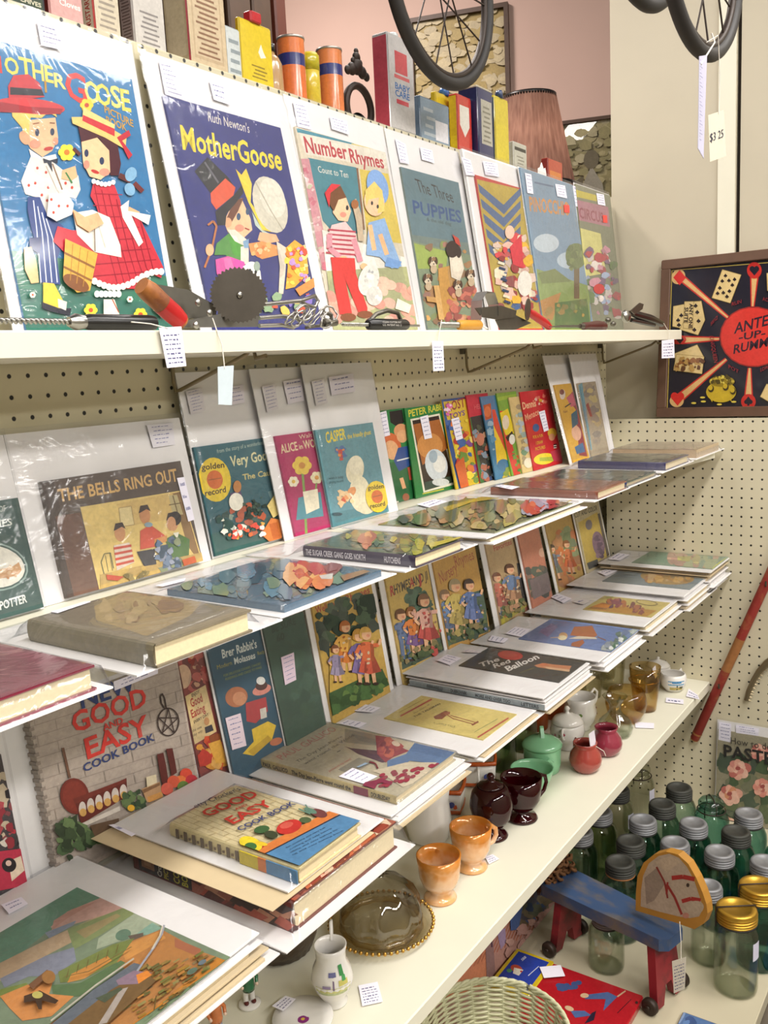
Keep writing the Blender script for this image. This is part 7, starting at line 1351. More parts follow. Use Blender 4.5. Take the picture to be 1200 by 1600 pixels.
tin('large red and cream tin with red rims and small print panels', 251, 287, 346, -40, 10, ('#8f1f28', '#c8b494', '#b5a382'), both(lambda A, r: [A.fr_(.1, .06, .9, .94, '#bba586'), A.fr_(.14, .1, .86, .9, '#c9b596')], lines(12, '#8a6a54', .2, .8, .12, .88)), lambda A, r: A.fr_(.08, .08, .92, .95, '#bfae90'), bands=((0, .12, '#8f1f28'), (.95, 1, '#8f1f28')))
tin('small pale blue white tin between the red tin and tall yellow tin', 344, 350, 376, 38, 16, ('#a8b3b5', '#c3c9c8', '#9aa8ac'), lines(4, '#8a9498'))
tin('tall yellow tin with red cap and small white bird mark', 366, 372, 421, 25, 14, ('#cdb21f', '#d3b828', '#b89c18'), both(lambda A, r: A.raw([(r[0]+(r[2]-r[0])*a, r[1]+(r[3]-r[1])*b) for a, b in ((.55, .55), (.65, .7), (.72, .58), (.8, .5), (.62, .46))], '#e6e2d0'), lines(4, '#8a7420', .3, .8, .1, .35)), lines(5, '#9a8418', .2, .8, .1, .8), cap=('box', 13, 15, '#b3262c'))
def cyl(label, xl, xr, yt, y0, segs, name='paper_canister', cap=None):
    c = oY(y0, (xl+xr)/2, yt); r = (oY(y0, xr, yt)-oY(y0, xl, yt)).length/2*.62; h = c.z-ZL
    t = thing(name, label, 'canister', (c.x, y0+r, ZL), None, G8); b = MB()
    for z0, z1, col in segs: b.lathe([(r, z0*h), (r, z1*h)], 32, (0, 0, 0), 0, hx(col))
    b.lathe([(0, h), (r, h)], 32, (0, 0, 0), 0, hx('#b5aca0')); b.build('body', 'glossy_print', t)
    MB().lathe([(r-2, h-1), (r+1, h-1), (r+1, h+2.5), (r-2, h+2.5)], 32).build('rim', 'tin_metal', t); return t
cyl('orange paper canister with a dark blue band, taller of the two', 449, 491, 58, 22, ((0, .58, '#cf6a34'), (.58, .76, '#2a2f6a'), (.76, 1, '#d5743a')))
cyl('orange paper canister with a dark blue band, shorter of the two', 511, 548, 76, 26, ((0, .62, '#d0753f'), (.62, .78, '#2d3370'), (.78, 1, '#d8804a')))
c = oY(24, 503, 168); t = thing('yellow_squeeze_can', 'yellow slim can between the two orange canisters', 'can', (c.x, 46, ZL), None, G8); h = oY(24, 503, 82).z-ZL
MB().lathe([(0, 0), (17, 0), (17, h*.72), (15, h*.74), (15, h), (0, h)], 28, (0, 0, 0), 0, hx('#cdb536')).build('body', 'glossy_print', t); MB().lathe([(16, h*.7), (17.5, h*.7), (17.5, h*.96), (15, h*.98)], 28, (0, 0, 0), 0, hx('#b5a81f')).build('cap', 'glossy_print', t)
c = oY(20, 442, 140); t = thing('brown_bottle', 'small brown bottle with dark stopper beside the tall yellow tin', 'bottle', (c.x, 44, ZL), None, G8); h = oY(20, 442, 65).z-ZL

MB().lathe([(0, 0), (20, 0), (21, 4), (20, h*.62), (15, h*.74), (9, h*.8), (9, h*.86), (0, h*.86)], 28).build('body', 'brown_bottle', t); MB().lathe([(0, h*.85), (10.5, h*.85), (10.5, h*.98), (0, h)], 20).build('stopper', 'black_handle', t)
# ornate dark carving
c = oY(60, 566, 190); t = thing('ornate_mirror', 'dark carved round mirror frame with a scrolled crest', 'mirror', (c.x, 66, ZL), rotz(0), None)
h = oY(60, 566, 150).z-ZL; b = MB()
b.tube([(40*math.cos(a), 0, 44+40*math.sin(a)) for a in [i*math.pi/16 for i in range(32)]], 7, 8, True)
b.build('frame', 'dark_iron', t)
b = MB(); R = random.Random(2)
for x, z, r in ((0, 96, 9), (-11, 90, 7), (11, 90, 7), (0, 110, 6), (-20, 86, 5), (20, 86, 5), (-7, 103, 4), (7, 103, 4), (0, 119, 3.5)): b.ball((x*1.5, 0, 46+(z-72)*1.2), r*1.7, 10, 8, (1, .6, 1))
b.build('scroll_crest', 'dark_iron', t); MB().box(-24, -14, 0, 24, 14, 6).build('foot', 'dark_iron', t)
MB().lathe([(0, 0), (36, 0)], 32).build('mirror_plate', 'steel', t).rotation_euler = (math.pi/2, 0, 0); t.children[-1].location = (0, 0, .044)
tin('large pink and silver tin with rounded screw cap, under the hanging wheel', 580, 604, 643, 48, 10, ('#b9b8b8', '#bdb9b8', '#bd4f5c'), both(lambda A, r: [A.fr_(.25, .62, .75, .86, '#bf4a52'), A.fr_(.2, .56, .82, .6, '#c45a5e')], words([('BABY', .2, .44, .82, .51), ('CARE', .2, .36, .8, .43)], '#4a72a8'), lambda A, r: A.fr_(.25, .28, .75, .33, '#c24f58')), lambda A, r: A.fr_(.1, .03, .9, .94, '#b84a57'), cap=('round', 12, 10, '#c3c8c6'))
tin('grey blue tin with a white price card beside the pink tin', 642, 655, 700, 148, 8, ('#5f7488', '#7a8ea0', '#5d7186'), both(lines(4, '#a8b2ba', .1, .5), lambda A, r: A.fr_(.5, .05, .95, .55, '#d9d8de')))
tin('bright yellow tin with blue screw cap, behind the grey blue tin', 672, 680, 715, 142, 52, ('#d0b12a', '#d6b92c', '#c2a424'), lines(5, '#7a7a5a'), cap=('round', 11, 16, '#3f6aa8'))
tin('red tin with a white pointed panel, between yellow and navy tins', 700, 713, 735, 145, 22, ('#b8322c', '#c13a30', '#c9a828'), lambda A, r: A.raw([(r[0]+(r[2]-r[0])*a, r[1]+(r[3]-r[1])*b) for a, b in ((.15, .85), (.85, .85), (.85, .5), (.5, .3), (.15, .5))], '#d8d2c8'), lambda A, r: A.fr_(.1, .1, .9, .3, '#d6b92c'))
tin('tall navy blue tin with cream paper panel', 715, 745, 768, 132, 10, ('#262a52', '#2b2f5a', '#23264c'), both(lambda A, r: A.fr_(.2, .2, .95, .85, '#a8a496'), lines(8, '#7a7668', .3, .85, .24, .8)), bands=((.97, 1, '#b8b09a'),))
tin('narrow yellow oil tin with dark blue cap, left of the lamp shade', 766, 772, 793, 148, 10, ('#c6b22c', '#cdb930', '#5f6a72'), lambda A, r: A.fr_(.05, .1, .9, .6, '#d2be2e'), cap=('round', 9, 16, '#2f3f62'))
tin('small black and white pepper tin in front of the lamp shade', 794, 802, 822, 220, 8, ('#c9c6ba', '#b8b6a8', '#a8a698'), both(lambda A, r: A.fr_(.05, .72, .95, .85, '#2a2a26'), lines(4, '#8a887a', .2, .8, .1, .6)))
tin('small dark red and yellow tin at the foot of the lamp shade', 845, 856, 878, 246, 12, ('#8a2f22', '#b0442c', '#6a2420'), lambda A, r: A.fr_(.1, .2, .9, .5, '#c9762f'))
c = oY(6, 845, 255); t = thing('torn_paper_label', 'torn white paper label in front of the dark red tin', 'paper', (c.x, 4, ZL), None)
MB().prism([(-22, 0), (18, 0), (26, 10), (20, 26), (10, 22), (0, 36), (-8, 24), (-20, 20)], -1, 1, 0).build('paper', 'white_card', t).rotation_euler = (math.pi/2, 0, 0)

# ---------------------------------------------------------------- booth behind: lamp, cupboard, framed pictures
c = oY(330, 828, 220); mm = (c-CAM).dot(CF)/FPX; sh = c
t = thing('floor_lamp', 'floor lamp with lit pleated rose brown shade trimmed in black', 'lamp', (sh.x, sh.y, -1310))
zt_, zb_ = oY(330, 828, 152).z+1310, oY(330, 828, 296).z+1310; r0, r1_ = 41*mm, 68*mm
mt, nt, b_ = mat('lamp_fabric'); L = nt.links.new; b_.inputs['Base Color'].default_value = hx('#a8705f'); b_.inputs['Roughness'].default_value = .9
wv = nd(nt, 'ShaderNodeTexNoise'); wv.inputs['Scale'].default_value = 90; tc_ = nd(nt, 'ShaderNodeTexCoord'); mpx = nd(nt, 'ShaderNodeMapping'); mpx.inputs['Scale'].default_value = (1, 1, .03); L(tc_.outputs['Object'], mpx.inputs[0]); L(mpx.outputs[0], wv.inputs[0])
mxx = nd(nt, 'ShaderNodeMix', data_type='RGBA'); mxx.inputs[6].default_value = hx('#5a3a32'); mxx.inputs[7].default_value = hx('#b89482'); L(wv.outputs['Fac'], mxx.inputs[0]); L(mxx.outputs[2], b_.inputs['Base Color'])
tl = nd(nt, 'ShaderNodeBsdfTranslucent'); L(mxx.outputs[2], tl.inputs[0]); ms = nd(nt, 'ShaderNodeMixShader'); ms.inputs[0].default_value = .55; L(b_.outputs[0], ms.inputs[1]); L(tl.outputs[0], ms.inputs[2]); L(ms.outputs[0], nt.nodes['Material Output'].inputs['Surface'])
MB().lathe([(r1_, zb_), (r0, zt_)], 180, ribs=60, amp=.018, cap=False).build('lamp_shade', 'lamp_fabric', t)
MB().lathe([(r1_+2, zb_-2), (r1_+3, zb_+10), (r1_-2, zb_+10)], 64).build('black_trim', 'black_handle', t)
MB().lathe([(r0+1.5, zt_-12), (r0+2.5, zt_+1), (r0-2, zt_+1)], 64).build('black_trim', 'black_handle', t)
MB().tube([(0, 0, 20), (0, 0, zt_-30)], 11, 12).build('pole', 'dark_iron', t); MB().lathe([(0, 0), (140, 0), (140, 12), (30, 26), (12, 40)], 40).build('base', 'dark_iron', t)
MB().lathe([(0, zt_+2), (8, zt_+4), (11, zt_+12), (6, zt_+22), (0, zt_+25)], 20).build('finial', 'porcelain', t)
for q in range(3): a = q*2.094; MB().tube([(0, 0, zt_-6), (r0*math.cos(a), r0*math.sin(a), zt_-2)], 2, 6).build('spider_arm', 'dark_iron', t)
lp = bpy.data.lights.new('lamp_bulb', 'POINT'); lp.energy = 1.6; lp.color = (1, .74, .6); lp.shadow_soft_size = .035; lo = bpy.data.objects.new('lamp_bulb', lp); COL.objects.link(lo); lo.location = (sh.x/1000, sh.y/1000, (zb_+.45*(zt_-zb_))/1000); lo.parent = None
a, c = oY(420, 338, 60), oY(420, 438, 60)
t = thing('dark_cupboard', 'tall dark wooden cupboard in the booth behind, left of the brown bottle', 'cupboard', ((a.x+c.x)/2, 420, -1310))
w = (c.x-a.x)/2; MB().bbox(-w, 0, 0, w, 380, 2900, 6).build('body', 'dark_wood', t); MB().bbox(-w+30, -14, 60, -3, 0, 2820, 4).build('door', 'dark_wood', t); MB().bbox(3, -14, 60, w-40, 0, 2820, 4).build('door', 'dark_wood', t); MB().bbox(w-34, -20, 0, w+4, 0, 2900, 4).build('corner_post', 'red_wood', t)
def wall_pic(label, tl, tr, bh, seed, cols, fw, group, figs):
    p0, p1 = PW.local(*tl), PW.local(*tr); top = max(p0[1], p1[1]); fr = Frame(PW.world(p0[0], top-bh), lean=math.pi/2, yaw=PWy+math.pi); w = p1[0]-p0[0]
    t = thing('framed_picture', label, 'framed picture', fr.o, fr.R, group); b = MB()
    b.box(0, 0, 2, w, fw, 26); b.box(0, bh-fw, 2, w, bh, 26); b.box(0, fw, 2, fw, bh-fw, 26); b.box(w-fw, fw, 2, w, bh-fw, 26); b.build('frame', 'dark_wood', t)
    A = Art(fr, 8, (fw, fw, w-fw, bh-fw)); A.fill(cols[0]); R = random.Random(seed); W_, H_ = w-2*fw, bh-2*fw
    for i in range(320):
        x, y = fw+W_*R.random(), fw+H_*R.random(); k = 1 if y < fw+H_*.45 else 0; col = R.choice(cols[1:4] if k else cols[4:]); r = H_*(.015+.035*R.random())
        A.raw([(x+r*1.6*math.cos(q)*R.uniform(.6, 1), y+r*math.sin(q)*R.uniform(.6, 1)) for q in [j*.785 for j in range(8)]], col)
    for x, y, s, c1, c2 in figs:
        x, y, s = fw+W_*x, fw+H_*y, H_*s; A.raw([(x-s*.2, y), (x+s*.22, y), (x+s*.14, y+s*.5), (x, y+s*.74), (x-s*.12, y+s*.5)], c1); A.raw([(x+s*.1*math.cos(q), y+s*.82+s*.12*math.sin(q)) for q in [j*.52 for j in range(12)]], c2); A.raw([(x-s*.13, y+s*.4), (x-s*.32, y+s*.52), (x-s*.1, y+s*.62)], c2)
    A.build('painting', 'printed_paper', t); seed == 6 and MB().add([(fw, fw, 16), (w-fw, fw, 16), (w-fw, bh-fw, 16), (fw, bh-fw, 16)], [(0, 1, 2, 3)]).build('glass_pane', 'picture_glass', t)
GP = 'framed landscape pictures on the pink wall'
wall_pic('framed landscape picture partly behind the hanging spoked wheel', (640, 36), (795, 6), 560, 5, ['#a08a52', '#8a7a44', '#94834c', '#b09a58', '#c0b08a', '#b5a684', '#a8925a'], 16, GP, [(.8, .1, .4, '#7a7f70', '#5a5038')])
wall_pic('framed olive landscape picture with a standing robed figure, right of the lamp', (852, 198), (985, 178), 480, 6, ['#8a8056', '#6d6a40', '#7a7448', '#8a7f50', '#9a9068', '#a39a78', '#857d55'], 12, GP, [(.55, .2, .62, '#8a8474', '#5f5640'), (.2, .35, .4, '#6a6a3c', '#7a7448')])

# ---------------------------------------------------------------- hanging wheels
def wheel(label, c, R_, yaw, tyre=12.5):
    t = thing('spoked_wheel', label, 'wheel', c, Matrix.Rotation(yaw, 3, 'Z'), 'old spoked wheels hung overhead')
    n = 72; P = lambda r: [(r*math.cos(i*2*math.pi/n), 0, r*math.sin(i*2*math.pi/n)) for i in range(n)]
    MB().tube(P(R_-tyre), tyre, 12, True).build('tyre', 'rubber', t); MB().tube(P(R_-tyre*2.1), tyre*.55, 8, True).build('rim', 'dark_iron', t)
    MB().lathe([(0, -26), (7, -26), (7, -20), (16, -18), (16, -15), (9, -13), (9, 13), (16, 15), (16, 18), (7, 20), (7, 26), (0, 26)], 20).build('hub', 'dull_steel', t).rotation_euler = (math.pi/2, 0, 0)
    ns = 14
    for k in range(ns):
        a = k*2*math.pi/ns; s = 1 if k % 2 else -1; a2 = a+(.95 if (k//2) % 2 else -.95)
        MB().tube([(15*math.cos(a2), s*16, 15*math.sin(a2)), ((R_-tyre*2)*math.cos(a), s*1.5, (R_-tyre*2)*math.sin(a))], 1.7, 6).build('spoke', 'dark_iron', t)
    MB().tube([(0, 0, R_-2), (0, 0, R_+18), (8, 0, R_+30), (0, 0, R_+40), (0, 0, R_+420)], 2, 6).build('hanging_wire', 'dark_iron', t)
    return t
c = oY(-60, 690, -32); wheel('spoked wheel hanging in front of the pink tin and landscape picture', c, 196, 0)
def along(x, y, d): return CAM+ray(x, y)*d
c2_ = along(1098, -100, 1500); wheel('spoked wheel at upper right carrying the paper tags', c2_, 194, math.radians(-3.7))
c3_ = along(1003, -176, 1530); wheel('dark wheel just showing its lower rim at the top, left of the tagged one', c3_, 194, math.radians(-3.7))
d0 = along(1104, 68, 1490); yw = d0.y-16
q = [oY(yw, *p) for p in ((1092, 88), (1104, 86), (1099, 232), (1099, 248), (1090, 232))]
def strip():
    cc = sum(q, Vector())/5; t = thing('paper_strip_tag', 'long pointed white paper strip tag hanging from the wheel', 'price tag', cc)
    b = MB(); lo = [p-cc for p in q]; hi = [p-cc+Vector((0, -.8, 0)) for p in q]; b.add(lo+hi, [(4, 3, 2, 1, 0), (5, 6, 7, 8, 9)]+[(i, i+5, (i+1) % 5+5, (i+1) % 5) for i in range(5)], 0, hx('#b9b6c8'))
    R = random.Random(8)
    for i in range(26): z = hi[0].z-(hi[0].z-hi[2].z)*(i+1)/28; x = hi[0].x+3; b.add([(x, -.95+hi[0].y*0+lo[0].y, z), (x+4+6*(i % 3), lo[0].y-.95, z), (x+4+6*(i % 3), lo[0].y-.95, z+1), (x, lo[0].y-.95, z+1)], [(0, 1, 2, 3)], 0, hx('#8a88a8'))
    b.build('strip', 'handwritten_card', t); k = d0-cc; MB().tube([(k.x, k.y-8, k.z+14), (k.x+4, k.y-12, k.z), (q[0].x-cc.x+8, q[0].y-cc.y-1, q[0].z-cc.z-10)], 1.4, 6).build('string', 'string', t)
strip()
t = tag('cream hand-priced tag on a white string below the right hand wheel', [oY(yw, *p) for p in ((1106, 180), (1131, 172), (1134, 244), (1109, 253))], 20, 0, [oY(yw, 1104, 66), oY(yw-3, 1122, 55), oY(yw-2, 1125, 120), oY(yw-1.2, 1123, 178)], '#cfc8b4')
fr = Frame(oY(yw, 1119, 212), tan=0); A = Art(fr, .9, (-60, -60, 60, 60)); A.t('$3 25', (1109, 222), (1131, 214), 13, '#3a3a4a', 0, 0); o = A.build('written_price', 'handwritten_card', t); o.location = Vector((fr.o-Vector((t.matrix_world.translation.x*1000, t.matrix_world.translation.y*1000, t.matrix_world.translation.z*1000-ZF)))/1000); o.rotation_euler = fr.R.to_euler()
# ---------------------------------------------------------------- end wall: game board, stick, saw, magazine
va = (900, 350, .25)
fr = Frame((50, 0, 9.3), tan=.115, yaw=-math.pi/2)
bo = fr.rect((1033, 407), None, None, (1026, 649), 18, w=640); bo[1] = 0; fr.shift(bo[0], 0); bw, bh = bo[2]-bo[0], bo[3]
t = thing('game_board', 'wooden framed red and black card game board standing on the ledge', 'game board', fr.o, fr.R)
fw = 26; b = MB(); b.bbox(0, 0, 0, bw, fw, 20, 3); b.bbox(0, bh-fw, 0, bw, bh, 20, 3); b.bbox(0, fw-1, 0, fw, bh-fw+1, 20, 3); b.bbox(bw-fw, fw-1, 0, bw, bh-fw+1, 20, 3); b.build('frame', 'frame_wood', t)

A = Art(fr, 12, (fw-1, fw-1, bw-fw+1, bh-fw+1), va); A.box(fw-1, fw-1, 6, bw-fw+1, bh-fw+1, 12, 0, hx('#1d1a24')); A.fill('#1d1b26')
A.l('#b8a04a', 5, (598, 290), (1400, 225)); A.l('#b8a04a', 5, (600, 290), (570, 1155), (1400, 1145))
CX, CY = 1110, 705
def arrow(x0, y0, x1, y1, w):
    d = math.hypot(x1-x0, y1-y0); nx, ny = -(y1-y0)/d, (x1-x0)/d
    A.p('#b32a24', (x0+nx*(w+9), y0+ny*(w+9)), (x1+nx*12, y1+ny*12), (x1-nx*12, y1-ny*12), (x0-nx*(w+9), y0-ny*(w+9)))
    A.p('#c9a26a', (x0+nx*w, y0+ny*w), (x1+nx*5, y1+ny*5), (x1-nx*5, y1-ny*5), (x0-nx*w, y0-ny*w))
for a in ((640, 320, 950, 585, 16), (660, 725, 895, 718, 18), (620, 1110, 940, 845, 22), (1115, 330, 1104, 515, 18), (1078, 1090, 1085, 900, 20), (1500, 330, 1290, 585, 16), (1560, 710, 1325, 712, 18), (1520, 1090, 1290, 850, 20)): arrow(*a)
def pip(kind, x, y, r, c):
    if kind == 'h': A.e(x-r*.45, y-r*.3, r*.55, r*.6, c); A.e(x+r*.45, y-r*.3, r*.55, r*.6, c); A.p(c, (x-r, y-r*.1), (x+r, y-r*.1), (x, y+r*1.1))
    elif kind == 'd': A.p(c, (x, y-r*1.2), (x+r, y), (x, y+r*1.2), (x-r, y))
    else: A.e(x-r*.45, y+r*.25, r*.5, r*.5, c); A.e(x+r*.45, y+r*.25, r*.5, r*.5, c); A.p(c, (x-r*.9, y+r*.2), (x, y-r), (x+r*.9, y+r*.2)); A.p(c, (x, y), (x+r*.3, y+r*1.1), (x-r*.3, y+r*1.1))
A.e(640, 330, 42, 48, '#c9a26a', 30); pip('d', 648, 335, 40, '#c22a26'); A.e(630, 1105, 44, 40, '#c9a26a'); pip('h', 635, 1090, 42, '#c22a26'); A.e(1115, 290, 46, 52, '#b32a24'); pip('h', 1115, 290, 30, '#1d1b26'); A.e(640, 722, 50, 30, '#b32a24'); pip('d', 650, 722, 24, '#2a1a1c'); A.e(1078, 1110, 46, 48, '#b32a24'); pip('s', 1078, 1105, 28, '#1d1b26')
A.e(CX, CY, 212, 190, '#8a2420'); A.e(CX, CY, 204, 182, '#c2332a')
A.t('ANTE', (990, 685), (1200, 632), 66, '#2f1c26', -.1); A.t('-UP-', (1015, 730), (1185, 700), 44, '#2f1c26', -.1); A.t('RUMMY', (980, 812), (1250, 752), 56, '#2f1c26', -.1)
def card(*q): A.p('#c9b07a', *q); A.l('#8a7440', 3, *(list(q)+[q[0]]))
card((915, 285), (1033, 318), (965, 495), (850, 462))
for x, y in ((935, 322), (992, 345), (915, 355), (957, 352), (978, 380), (900, 398), (960, 418), (886, 432), (922, 428), (945, 452)): pip('s', x, y, 12, '#231a1c')
card((610, 515), (690, 500), (690, 660), (605, 640)); card((740, 485), (785, 482), (808, 600), (765, 695), (650, 660)); card((680, 485), (738, 485), (730, 660), (672, 652))
for x, y in ((640, 600), (660, 570), (645, 630), (760, 550), (768, 605), (742, 660), (750, 510)): pip('s', x, y, 13, '#231a1c')
A.t('ANY ONE', (712, 500), (706, 655), 20, '#231a1c', 0, top=(735, 500)); A.t('SUITE', (682, 520), (678, 620), 20, '#231a1c', 0, top=(705, 522))
card((620, 810), (760, 755), (800, 830), (690, 860), (625, 900)); card((630, 815), (803, 830), (790, 938), (612, 915)); A.blobs(300, 40, ((640, 830), (795, 842), (782, 925), (625, 905)), 16, ['#5a3a24', '#7a4f2c', '#3a2418', '#a8854a', '#8a5a30'])
A.e(910, 1050, 94, 66, '#b59a2a'); A.e(915, 985, 80, 34, '#8a7420'); A.blobs(301, 34, ((840, 965), (960, 950), (1000, 1000), (850, 995)), 14, ['#b5a03a', '#6a5a1c', '#c9b54a', '#4a3f18']); A.p('#b59a2a', (840, 1090), (860, 1090), (855, 1115)); A.p('#b59a2a', (955, 1085), (975, 1085), (975, 1112))
for x, y in ((848, 1030), (940, 1020), (985, 1045)): A.e(x, y, 18, 22, '#3a3018'); A.e(x-4, y-6, 14, 16, '#b59a2a')
for x, y in ((740, 1120), (795, 1085), (800, 1110), (990, 1112), (900, 1128)): A.e(x, y, 16, 6, '#c9b54a')
for s, p0, p1 in (('RUN', (975, 515), (1040, 495)), ('SEQ', (845, 640), (890, 590)), ('POT', (955, 900), (1020, 935)), ('LOW', (1155, 925), (1205, 905)), ('ACE', (1170, 480), (1215, 490))): A.t(s, p0, p1, 22, '#7a1f24', 0)
A.t('KINGQUEEN', (838, 700), (868, 870), 20, '#7a1f24', 0, top=(862, 700)); card((1195, 1000), (1280, 1030), (1240, 1130), (1155, 1080)); card((1195, 310), (1290, 300), (1300, 420), (1200, 420))
A.build('playing_surface', 'glossy_print', t)
A = Art(fr, 12.5, (fw-1, fw-1, bw-fw+1, bh-fw+1), va)
A.p('#b8b2a4', (570, 400), (588, 392), (588, 565), (565, 570)); A.build('paper_strip', 'printed_paper', t)
# red painted stick
a, c = oX(-16, 1085, 1155), oX(-16, 1230, 838); t = thing('painted_stick', 'worn red painted wooden stick hung slantwise on the end pegboard', 'stick', a)
d = c-a
MB().tube([d*0, d*.005, d*.5, d], [10, 12.5, 12.5, 12.5], 16).build('shaft', 'red_worn_paint', t); MB().tube([d*-.002, d*.035], [11, 12.9], 16).build('bare_wood_end', 'worn_wood', t); MB().tube([d*.36, d*.52], [12.8, 12.8], 16).build('rubbed_wood_patch', 'worn_wood', t)
for k in (.3, .8): MB().tube([d*k+Vector((14, 0, -16)), d*k+Vector((0, 0, -15)), d*k+Vector((-16, 0, -12)), d*k+Vector((-17, 0, 0))], 2.4, 6).build('peg_hook', 'dull_steel', t)
# toothed sickle-like blade
pts = [oX(-12, *p) for p in ((1228, 1022), (1212, 1027), (1198, 1036), (1186, 1049), (1177, 1064), (1170, 1080), (1166, 1094))]
t = thing('serrated_blade', 'curved dark serrated blade hooked on the end pegboard', 'blade', pts[-1]); P = [p-pts[-1] for p in pts]
MB().tube(P, [11, 10, 9, 8, 7.5, 7, 6], 10).build('curved_bar', 'bracket_wire', t); b = MB()
for i in range(len(P)-1):
    for k in (.2, .55, .9):
        p = P[i]+(P[i+1]-P[i])*k; e = (P[i+1]-P[i]).normalized(); n = Vector((0, -e.z, e.y)); n = n if n.y*1-n.z > 0 else -n; n = Vector((0, 0, 0))-n if n.z > 0 else n
        b.add([p+e*4+n*6, p-e*4+n*6, p+n*15, p+n*6+Vector((-4, 0, 0))], [(0, 1, 2), (0, 3, 2), (1, 2, 3)])
b.build('teeth', 'bracket_wire', t)
# flower magazine
fr = Frame((-34, 0, Z5+.4), tan=.09, yaw=-math.pi/2); vm = (1000, 1040, .166667)
bd = fr.rect((1121, 1124), None, None, (1116, 1290), 0, w=240); bd[1] = 0; cv = [bd[0]+3, 3, bd[2]-4, bd[3]-26]
def d_mag(A):
    A.fill('#9c9478')
    A.blobs(310, 60, ((730, 850), (1400, 950), (1400, 1500), (700, 1400)), 90, ['#5f6a4c', '#4a5a40', '#77785a', '#8a8460', '#3f4f3a'])
    for x, y, r, c in ((920, 960, 120, '#c9867a'), (840, 1200, 120, '#c88a68'), (1150, 1130, 110, '#cf8878'), (1120, 800, 100, '#c98478'), (1040, 1420, 110, '#c2a06a'), (800, 1460, 90, '#b5a884'), (1280, 960, 100, '#c48a7c')):
        R = random.Random(int(x)); 
        for k in range(16): a = k*.8; q = r*(1-k/20); A.e(x+q*.5*math.cos(a), y+q*.5*math.sin(a), q*.55, q*.42, R.choice([c, '#d6a08c', '#b56a60', '#dcb09c']), k*40)
        A.e(x, y, r*.2, r*.16, '#9a4f4a')
    A.t('How to do', (850, 725), (1240, 790), 60, '#3f3a34', .05, 0); A.t('PASTELS', (785, 842), (1420, 960), 112, '#2c2a28', .05)
book('flower covered art magazine in a bag standing against the end pegboard', None, fr, cv, bd, d_mag, vm, t=3, base='#9c9478', stickers=[(((740, 525), (855, 545), (850, 720), (735, 695)), None, 5), (((900, 555), (1115, 590), (1110, 660), (900, 630)), None, 3)])

# ---------------------------------------------------------------- glass jars on the lowest shelf
GJ = 'old preserving jars on the lowest shelf'
def jar(label, x, y, gl, lid, h=180, r=43, wire=None, neck=None, paper=False, bail=False):
    t = thing('canning_jar', label, 'jar', (x, y, Z5+.3), rotz(35), GJ); n = neck or r*.66; k = h/180
    pr = [(r*.86, 0), (r*.97, 4), (r, 12), (r, 118*k), (r*.97, 128*k), (r*.86, 140*k), (n, 150*k), (n, 155*k)]
    MB().lathe(shell(pr, 2.6), 40).build('jar_glass', gl, t)
    if lid in MATS and not bail:
        b = MB(); z = 152*k; q = n+3.5; pf = [(q-1, z), (q+1.2, z+1), (q+1.2, z+4)]
        for i in range(3): pf += [(q-1, z+4+i*6), (q+1.6, z+6.5+i*6), (q+1.6, z+8+i*6), (q-1, z+10+i*6)]
        pf += [(q, z+25), (q-2, z+28), (q*.72, z+28), (q*.7, z+26.5), (0, z+26.5)]; b.lathe(pf, 40); ld = b.build('lid', lid, t)
        MB().lathe([(n+1.5, z-4), (n+4.5, z-3), (n+4.5, z), (n+1.5, z+1)], 32).build('rubber_ring', 'worn_wood' if paper == 'ring' else 'rubber', ld)
    if bail:
        z = 153*k; MB().lathe([(0, z+2), (n, z+2), (n+4, z+6), (n+4, z+14), (n*.9, z+22), (n*.5, z+25), (0, z+25)], 36).build('glass_lid', gl, t)
        P = [((n+6)*math.cos(a), (n+6)*math.sin(a), z-6) for a in [i*math.pi/16 for i in range(32)]]; b = MB(); b.tube(P, 1.6, 6, True); b.tube([(n+6, 0, z-6), (n+7, 0, z+14), (n*.5, 0, z+28), (-n*.5, 0, z+28), (-n-7, 0, z+14), (-n-6, 0, z-6)], 1.6, 6); b.tube([(n+7, 0, z-8), (r+5, 0, z-30), (r+4, 0, z-55)], 1.5, 6); b.build('wire_bail', 'dark_iron', t)
    if wire:
        z = 154*k+28; b = MB(); b.tube([(0, -n-6, z-42), (0, -n-6, z-12), (0, -n-3, z), (0, n+3, z), (0, n+6, z-12), (0, n+6, z-42)], 1.8, 6); b.build('lid_wire', 'dark_iron', ld)
    if paper is True:
        b = MB(); n_ = 6
        for i in range(n_): a0, a1 = -2.7+i*.09, -2.7+(i+1)*.09; b.add([((r+.8)*math.cos(a0), (r+.8)*math.sin(a0), 84*k), ((r+.8)*math.cos(a1), (r+.8)*math.sin(a1), 84*k), ((r+.8)*math.cos(a1), (r+.8)*math.sin(a1), 122*k), ((r+.8)*math.cos(a0), (r+.8)*math.sin(a0), 122*k)], [(0, 1, 2, 3)], 0, hx('#c9c6d4'))
        b.build('price_label', 'handwritten_card', t.children[0])
    return t
